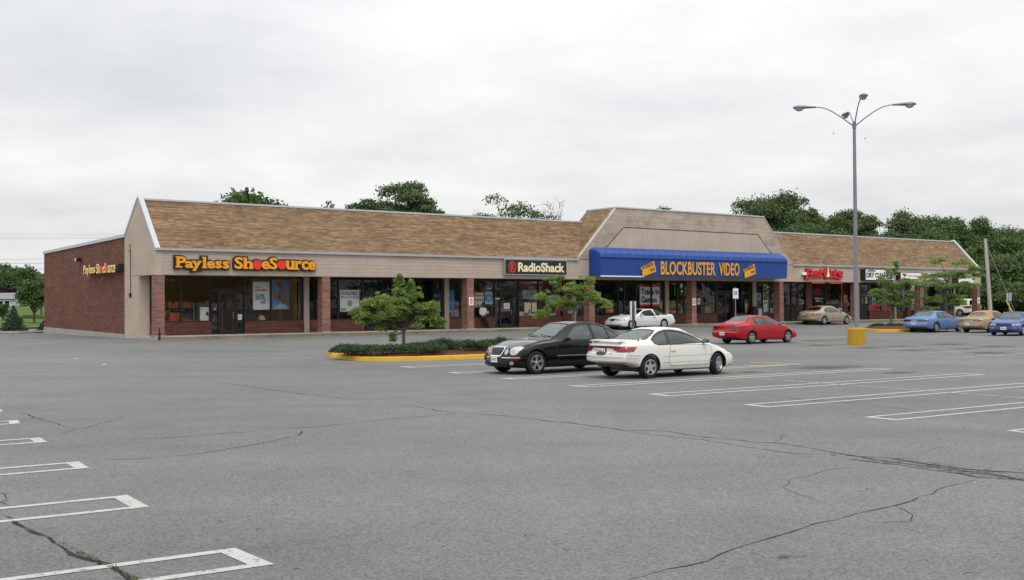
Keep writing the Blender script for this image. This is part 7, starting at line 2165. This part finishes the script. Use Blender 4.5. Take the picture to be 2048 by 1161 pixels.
    T = tag(empty('double_sign', (p.x, p.y, z0)), 'dark post with two pale sign boards seen edge on before the landau coupe', 'sign')
    zt, zb = at(1266, 603, 60).z - z0, at(1266, 641, 60).z - z0
    b = MB(); b.box(-.06, .06, -.06, .06, -.1, zt + .02); b.build('post', M['pole_dark'], T, uv=False)
    for x in (-.115, .115): b = MB(); b.box(x - .02, x + .02, -.28, .28, zb, zt); b.build('sign_panel', M['white_board'], T, uv=False)
    # wooden utility pole, leaning, with guy wire
    Y = 104; a, c = at(1982, 650, Y), at(1970.5, 478, Y)
    a.z = .2
    T = tag(empty('utility_pole', a), 'weathered grey wooden utility pole leaning left before the wood', 'pole')
    b = MB(); b.tube([(0, 0, -.3), tuple((c - a) * .5), tuple(c - a)], [.20, .17, .13], 12); b.build('pole', M['wood_pole'], T, smooth=50, uv=False)
    b = MB(); b.tube([(.21, -.05, .3), tuple((c - a) * .97 + Vector((.14, -.05, 0)))], .03, 6); b.build('edge_fringe_line', M['pole_dark'], T, uv=False)  # added dark line standing for the lens fringe on the pole's edge
    e = at(2016, 590, Y); b = MB(); b.tube([tuple((c - a) * .95), tuple(e - a), tuple((e - a) + (e - c) * .35)], .022, 5); b.build('guy_wire', M['steel'], T, uv=False)
    # yellow guy guard
    p, q = at(2027, 630, 100), at(2013, 602.5, 100)
    b = MB(); b.tube([p, q], [.07, .06], 8); tag(b.build('guy_guard', M['c_yellow'], uv=False), 'yellow plastic guy wire guard leaning before the wood', 'guard')
    # back of a metal sign
    p = at(2019, 640, 98); z0 = .2
    T = tag(empty('road_sign', (p.x, p.y, z0)), 'grey back of a metal sign on a post at the right edge', 'sign')
    zt, zb = at(2019, 586.5, 98).z - z0, at(2019, 601.5, 98).z - z0
    b = MB(); b.tube([(0, 0, -.1), (0, 0, zt + .05)], .035, 6); b.build('post', M['steel'], T, uv=False)
    b = MB(); b.box(-.23, .23, .04, .06, zb, zt); b.build('sign_panel', M['sign_back'], T, uv=False)
    # power lines at the left with their poles
    pl, pr = at(-420, 560, 150), at(420, 560, 150)
    for k, (q, lab) in enumerate(((pl, 'distant wooden pole carrying the wires beyond the left edge'), (pr, 'distant wooden pole carrying the wires behind the brick building'))):
        T = tag(empty('power_pole', (q.x, q.y, .2)), lab, 'pole'); b = MB(); b.tube([(0, 0, -.3), (0, 0, 7.6 if k else 12)], [.17, .12], 8); b.build('pole', M['wood_pole'], T, uv=False)
    labs = ['highest faint power wire in the left sky', 'second faint power wire in the left sky', 'third faint power wire in the left sky', 'upper dark wire above the left trees', 'middle dark wire above the left trees', 'lowest dark wire above the left trees']
    for k, (y0, y1, y2, r) in enumerate(((468.5, 470, 467, .010), (474, 475, 471, .010), (478, 478, 474, .010), (521.5, 518, 505, .014), (526, 527, 520, .018), (538, 538.5, 532, .018))):
        A, Bm, C = at(-420, y0 - 6, 150), at(88, y1, 150), at(420, y2, 150); pts = []
        for i in range(25):
            t = i / 24; tm = .605
            l0 = (t - tm) * (t - 1) / (tm); l1 = t * (t - 1) / (tm * (tm - 1)); l2 = t * (t - tm) / (1 - tm)
            pts.append(A * l0 + Bm * l1 + C * l2)
        b = MB(); b.tube(pts, r, 5); tag(b.build('power_wire', M['pole_dark'], uv=False), labs[k], 'wire', 'wires strung across the left sky')
    # house on the left
    c = at(-40, 600, 168)
    T = tag(empty('house', (c.x, c.y, .3)), 'low pale blue house with grey roof and white chimney at the left edge', 'house')
    w, h, rz, dp = 6.6, at(20, 597, 168).z - .3, at(20, 585.5, 168).z - .3, 7.0
    x1 = at(30.5, 600, 168).x - c.x
    b = MB(); b.box(x1 - 13, x1, 0, dp, -.5, h); b.build('wall', M['siding'], T)
    b = MB(); b.prism([(-.4, h - .1), (dp / 2, rz), (dp + .4, h - .1), (dp / 2, rz - .3)], x1 - 13.4, x1 + .4, 'x'); rf = b.build('roof', M['house_roof'], T)
    b = MB(); q = at(24.5, 600, 168).x - c.x; b.box(q - .32, q + .32, 2.4, 3.1, h, at(24, 582.5, 168).z - .3); b.build('chimney', M['c_white'], rf)
    for pxw in (1.5, 14.5):
        q = at(pxw, 600, 168).x - c.x; b = MB(); b.box(q - .42, q + .42, -.06, .04, h - 1.5, h - .35); f = b.build('window', M['c_white'], T, uv=False)
        b = MB(); b.box(q - .34, q + .34, -.08, -.06, h - 1.42, h - .43); b.build('pane', M['glass_dark'], f, uv=False)
        b = MB(); b.box(q - .34, q + .34, -.075, -.061, h - 1.42, h - .43); b.build('shade', M['inside_dark'], f, uv=False)
    # two gulls far up
    for px, py, lab in ((1667, 267.5, 'small distant bird gliding left of the lamp post'), (1729.5, 278, 'tiny distant bird gliding right of the lamp post')):
        q = at(px, py, 70); T = tag(empty('bird', q), lab, 'bird'); b = MB()
        b.ball((0, 0, 0), (.07, .02, .02), 8, 6)
        b.build('body', M['c_grey'], T, smooth=60, uv=False)
        for s_ in (-1, 1):
            b = MB(); b.add([(-.015, 0, .01), (.035, 0, .01), (.05, .05 * s_, .05), (.01, .12 * s_, .03), (-.01, .06 * s_, .045)], [(0, 1, 2, 4), (4, 2, 3)]); b.build('wing', M['pole_dark'], T, uv=False)


def skin(name, chain, links, mat, parent, sub=2):
    """one continuous skinned surface over a skeleton: chain = [(x,y,z,r)], links = [(i,j)]"""
    me = bpy.data.meshes.new(name)
    me.from_pydata([c[:3] for c in chain], links, [])
    o = bpy.data.objects.new(name, me); COL.objects.link(o)
    md = o.modifiers.new('s', 'SKIN'); md.use_smooth_shade = True
    for i, c in enumerate(chain):
        r = c[3]; me.skin_vertices[0].data[i].radius = r if isinstance(r, tuple) else (r, r)
    me.skin_vertices[0].data[0].use_root = True
    s = o.modifiers.new('u', 'SUBSURF'); s.levels = sub; s.render_levels = sub
    dg = bpy.context.evaluated_depsgraph_get()
    m2 = bpy.data.meshes.new_from_object(o.evaluated_get(dg)); bpy.data.objects.remove(o); bpy.data.meshes.remove(me)
    m2.polygons.foreach_set('use_smooth', [True] * len(m2.polygons))
    return link(name, m2, M[mat], parent)


def make_person():
    # leans with the seat on the brick sill, legs stretched out to the viewer's right, facing the lot, head turned right
    u = bu(968, VS - .35); z0 = .15
    mw = BM @ Matrix.Translation((u, VS - .13, z0))
    T = tag(empty('person', mw=mw), 'person in white shirt and black trousers leaning on the brick sill of the radio shop', 'person')
    # local: x along the shop (viewer's right), y into the shop, z up
    hip, chest, neck, head = (.0, -.12, .80), (-.03, -.10, 1.16), (-.02, -.13, 1.34), (.0, -.17, 1.46)
    body = [(*hip, (.14, .11)), (-.015, -.105, .98, (.13, .10)), (*chest, (.155, .105)), (*neck, .055), (.0, -.16, 1.42, .068), (.005, -.17, 1.50, .086), (.0, -.16, 1.565, .062),
            (-.19, -.11, 1.25, .058), (-.235, -.10, 1.02, .046), (-.20, -.20, .83, .036),
            (.165, -.12, 1.25, .058), (.20, -.13, 1.02, .046), (.13, -.25, .93, .036),
            (-.07, -.13, .76, .095), (.05, -.20, .43, .064), (.17, -.24, .07, .044), (.20, -.36, .035, .036),
            (.09, -.13, .76, .095), (.17, -.24, .43, .064), (.27, -.33, .07, .044), (.30, -.45, .035, .036)]
    lk = [(0, 1), (1, 2), (2, 3), (3, 4), (4, 5), (5, 6), (2, 7), (7, 8), (8, 9), (2, 10), (10, 11), (11, 12), (0, 13), (13, 14), (14, 15), (15, 16), (0, 17), (17, 18), (18, 19), (19, 20)]
    bo = skin('body', body, lk, 'skin', T)
    # hands: palm and five fingers each
    for (px, py, pz), s_ in (((-.20, -.20, .83), -1), ((.13, -.25, .93), 1)):
        ch = [(px, py, pz, .034), (px + .01 * s_, py - .02, pz - .07, .036)]; lk2 = [(0, 1)]
        for f in range(4):
            x = px + (-.03 + .02 * f); L = (.06, .07, .066, .05)[f]
            n = len(ch); ch += [(x, py - .03, pz - .10, .0095), (x, py - .045, pz - .10 - L * .55, .0085), (x, py - .04 + .02, pz - .10 - L, .0075)]; lk2 += [(1, n), (n, n + 1), (n + 1, n + 2)]
        n = len(ch); ch += [(px - .04 * s_, py - .03, pz - .06, .011), (px - .055 * s_, py - .045, pz - .095, .009)]; lk2 += [(0, n), (n, n + 1)]
        skin('hand', ch, lk2, 'skin', T, 1)
    # clothes follow the body, a little looser
    sh = [(-.015, -.105, .98, (.158, .125)), (.0, -.12, .86, (.165, .135)), (.0, -.125, .76, (.168, .138)), (-.03, -.10, 1.16, (.175, .122)), (-.02, -.125, 1.30, .078), (-.19, -.11, 1.245, .082), (-.235, -.10, 1.02, .070), (-.205, -.19, .845, .056), (.165, -.12, 1.245, .082), (.20, -.13, 1.02, .070), (.135, -.245, .935, .056)]
    skin('shirt', sh, [(0, 1), (1, 2), (0, 3), (3, 4), (3, 5), (5, 6), (6, 7), (3, 8), (8, 9), (9, 10)], 'shirt', T)
    tr = [(.0, -.12, .84, (.152, .122)), (.0, -.12, .79, (.15, .12)), (-.07, -.13, .74, .108), (.05, -.20, .43, .082), (.165, -.24, .085, .062), (.09, -.13, .74, .108), (.17, -.24, .43, .082), (.265, -.33, .085, .062)]
    skin('trousers', tr, [(0, 1), (1, 2), (2, 3), (3, 4), (1, 5), (5, 6), (6, 7)], 'trousers', T)
    for x, y in ((.19, -.31), (.29, -.40)):
        b = MB(); b.ball((x, y - .02, .04), (.05, .14, .045), 12, 8); b.build('shoe', M['trousers'], T, smooth=60, uv=False)
    b = MB(); b.ball((.0, -.150, 1.535), (.10, .112, .098), 14, 10); b.ball((.0, -.10, 1.46), (.088, .07, .10), 12, 8); b.build('hair', M['hair'], T, smooth=60, uv=False)
    # face: nose, eyes, mouth, ears
    b = MB(); b.ball((.02, -.262, 1.485), (.014, .018, .024), 8, 6); b.build('nose', M['skin'], bo, smooth=60, uv=False)
    b = MB(); b.ball((-.012, -.246, 1.515), (.014, .010, .009), 8, 6); b.build('eye', M['c_white'], bo, smooth=60, uv=False)
    b = MB(); b.ball((.050, -.240, 1.515), (.014, .010, .009), 8, 6); b.build('eye', M['c_white'], bo, smooth=60, uv=False)
    b = MB(); b.ball((.02, -.245, 1.448), (.026, .012, .008), 8, 6); b.build('mouth', M['c_darkred'], bo, smooth=60, uv=False)
    for s_ in (-1, 1):
        b = MB(); b.ball((.0 + .085 * s_, -.165, 1.49), (.014, .026, .034), 8, 6); b.build('ear', M['skin'], bo, smooth=60, uv=False)
    b = MB(); b.box(.17, .30, -.30, -.285, .93, 1.10); tag(b.build('papers', M['c_lightblue'], mw=mw), 'pale folded papers beside the leaning person', 'papers')


make_misc()
make_person()
# ---------------------------------------------------------------- sky, sun, camera
def make_world():
    w = bpy.data.worlds.new('World'); SC.world = w; w.use_nodes = True
    t = w.node_tree; t.nodes.clear()
    nd = lambda typ, **p: (lambda n: ([setattr(n, k, v) for k, v in p.items()], n)[1])(t.nodes.new(typ))
    L = t.links.new
    out = nd('ShaderNodeOutputWorld'); bg = nd('ShaderNodeBackground'); bg.inputs[1].default_value = .1
    sky = nd('ShaderNodeTexSky', sky_type='NISHITA', sun_disc=False, sun_elevation=R_(SUN_EL), sun_rotation=R_(SUN_AZ), air_density=1.0, dust_density=3.0)
    tc = nd('ShaderNodeTexCoord'); sep = nd('ShaderNodeSeparateXYZ'); L(tc.outputs['Generated'], sep.inputs[0])
    def m(op, a, b=0.0):
        n = nd('ShaderNodeMath', operation=op)
        for i, v in enumerate((a, b)):
            if isinstance(v, (int, float)): n.inputs[i].default_value = v
            else: L(v, n.inputs[i])
        return n.outputs[0]
    z = m('MAXIMUM', sep.outputs[2], 0.0)
    k = m('DIVIDE', 1.0, m('ADD', z, .16))
    cb = nd('ShaderNodeCombineXYZ'); L(m('MULTIPLY', sep.outputs[0], k), cb.inputs[0]); L(m('MULTIPLY', sep.outputs[1], k), cb.inputs[1]); L(m('MULTIPLY', z, 1.2), cb.inputs[2])
    def noise(sc, det, rough, off):
        n = nd('ShaderNodeTexNoise'); n.inputs['Scale'].default_value = sc; n.inputs['Detail'].default_value = det; n.inputs['Roughness'].default_value = rough
        mp = nd('ShaderNodeMapping'); mp.inputs['Location'].default_value = off; L(cb.outputs[0], mp.inputs[0]); L(mp.outputs[0], n.inputs['Vector'])
        return n.outputs[0]
    f = m('ADD', m('MULTIPLY', noise(.45, 6, .5, (3.3, 1.2, 0)), .6), m('MULTIPLY', noise(1.35, 6, .55, (7.1, 2.7, 0)), .4))
    rp = nd('ShaderNodeValToRGB'); L(f, rp.inputs[0])
    e = rp.color_ramp.elements; e.new(.5)
    for q, (p, c) in zip(e, ((.37, CLOUD[0]), (.48, CLOUD[1]), (.57, CLOUD[2]))): q.position = p; q.color = (*c, 1)
    # an overcast sky is about three times brighter overhead than at the horizon
    g = m('ADD', GRAD[0], m('MULTIPLY', m('POWER', z, GRAD[2]), GRAD[1]))
    mul = nd('ShaderNodeVectorMath', operation='SCALE'); L(rp.outputs[0], mul.inputs[0]); L(m('MULTIPLY', g, 10.0), mul.inputs['Scale'])
    mx = nd('ShaderNodeMix', data_type='RGBA'); mx.inputs[0].default_value = .94
    L(sky.outputs[0], mx.inputs[6]); L(mul.outputs[0], mx.inputs[7]); L(mx.outputs[2], bg.inputs[0]); L(bg.outputs[0], out.inputs[0])
    sd = bpy.data.lights.new('sun', 'SUN'); sd.energy = SUN_E; sd.angle = R_(18); sd.color = (1, .965, .92)
    so = bpy.data.objects.new('sun', sd); COL.objects.link(so)
    # direction towards the sun
    az, el = R_(SUN_AZ), R_(SUN_EL)
    d = Vector((math.sin(az) * math.cos(el), math.cos(az) * math.cos(el), math.sin(el)))
    so.rotation_euler = d.to_track_quat('Z', 'Y').to_euler(); so.location = d * 60


SUN_EL, SUN_AZ, SUN_E = 58.0, 165.0, 1.1
CLOUD = ((.72, .74, .765), (.87, .878, .885), (1.0, 1.0, .99))
GRAD = (.92, 1.15, 1.3)
make_world()


def make_camera():
    cd = bpy.data.cameras.new('camera'); cd.sensor_fit = 'HORIZONTAL'; cd.sensor_width = 36; cd.lens = 36 * F_ / 2048
    cd.clip_start = .1; cd.clip_end = 5000
    o = bpy.data.objects.new('camera', cd); COL.objects.link(o)
    Rt = Vector((1, 0, 0)); f = Vector((0, math.cos(P_), math.sin(P_))); Up = Vector((0, -math.sin(P_), math.cos(P_)))
    c, s = math.cos(RO_), math.sin(RO_)
    r2 = Rt * c + Up * s; u2 = Up * c - Rt * s
    mt = Matrix((( r2.x, u2.x, -f.x, 0), (r2.y, u2.y, -f.y, 0), (r2.z, u2.z, -f.z, H_), (0, 0, 0, 1)))
    # the rolled axes as the survey uses them: image x = sx*c + sy*s, image y = sy*c - sx*s
    o.matrix_world = mt
    SC.camera = o


make_camera()
SC.view_settings.view_transform = 'Standard'; SC.view_settings.look = 'None'; SC.view_settings.exposure = 0.0; SC.view_settings.gamma = 1.0
SC.cycles.max_bounces = 8; SC.cycles.transparent_max_bounces = 24; SC.cycles.diffuse_bounces = 4; SC.cycles.glossy_bounces = 4
SC.cycles.use_denoising = True
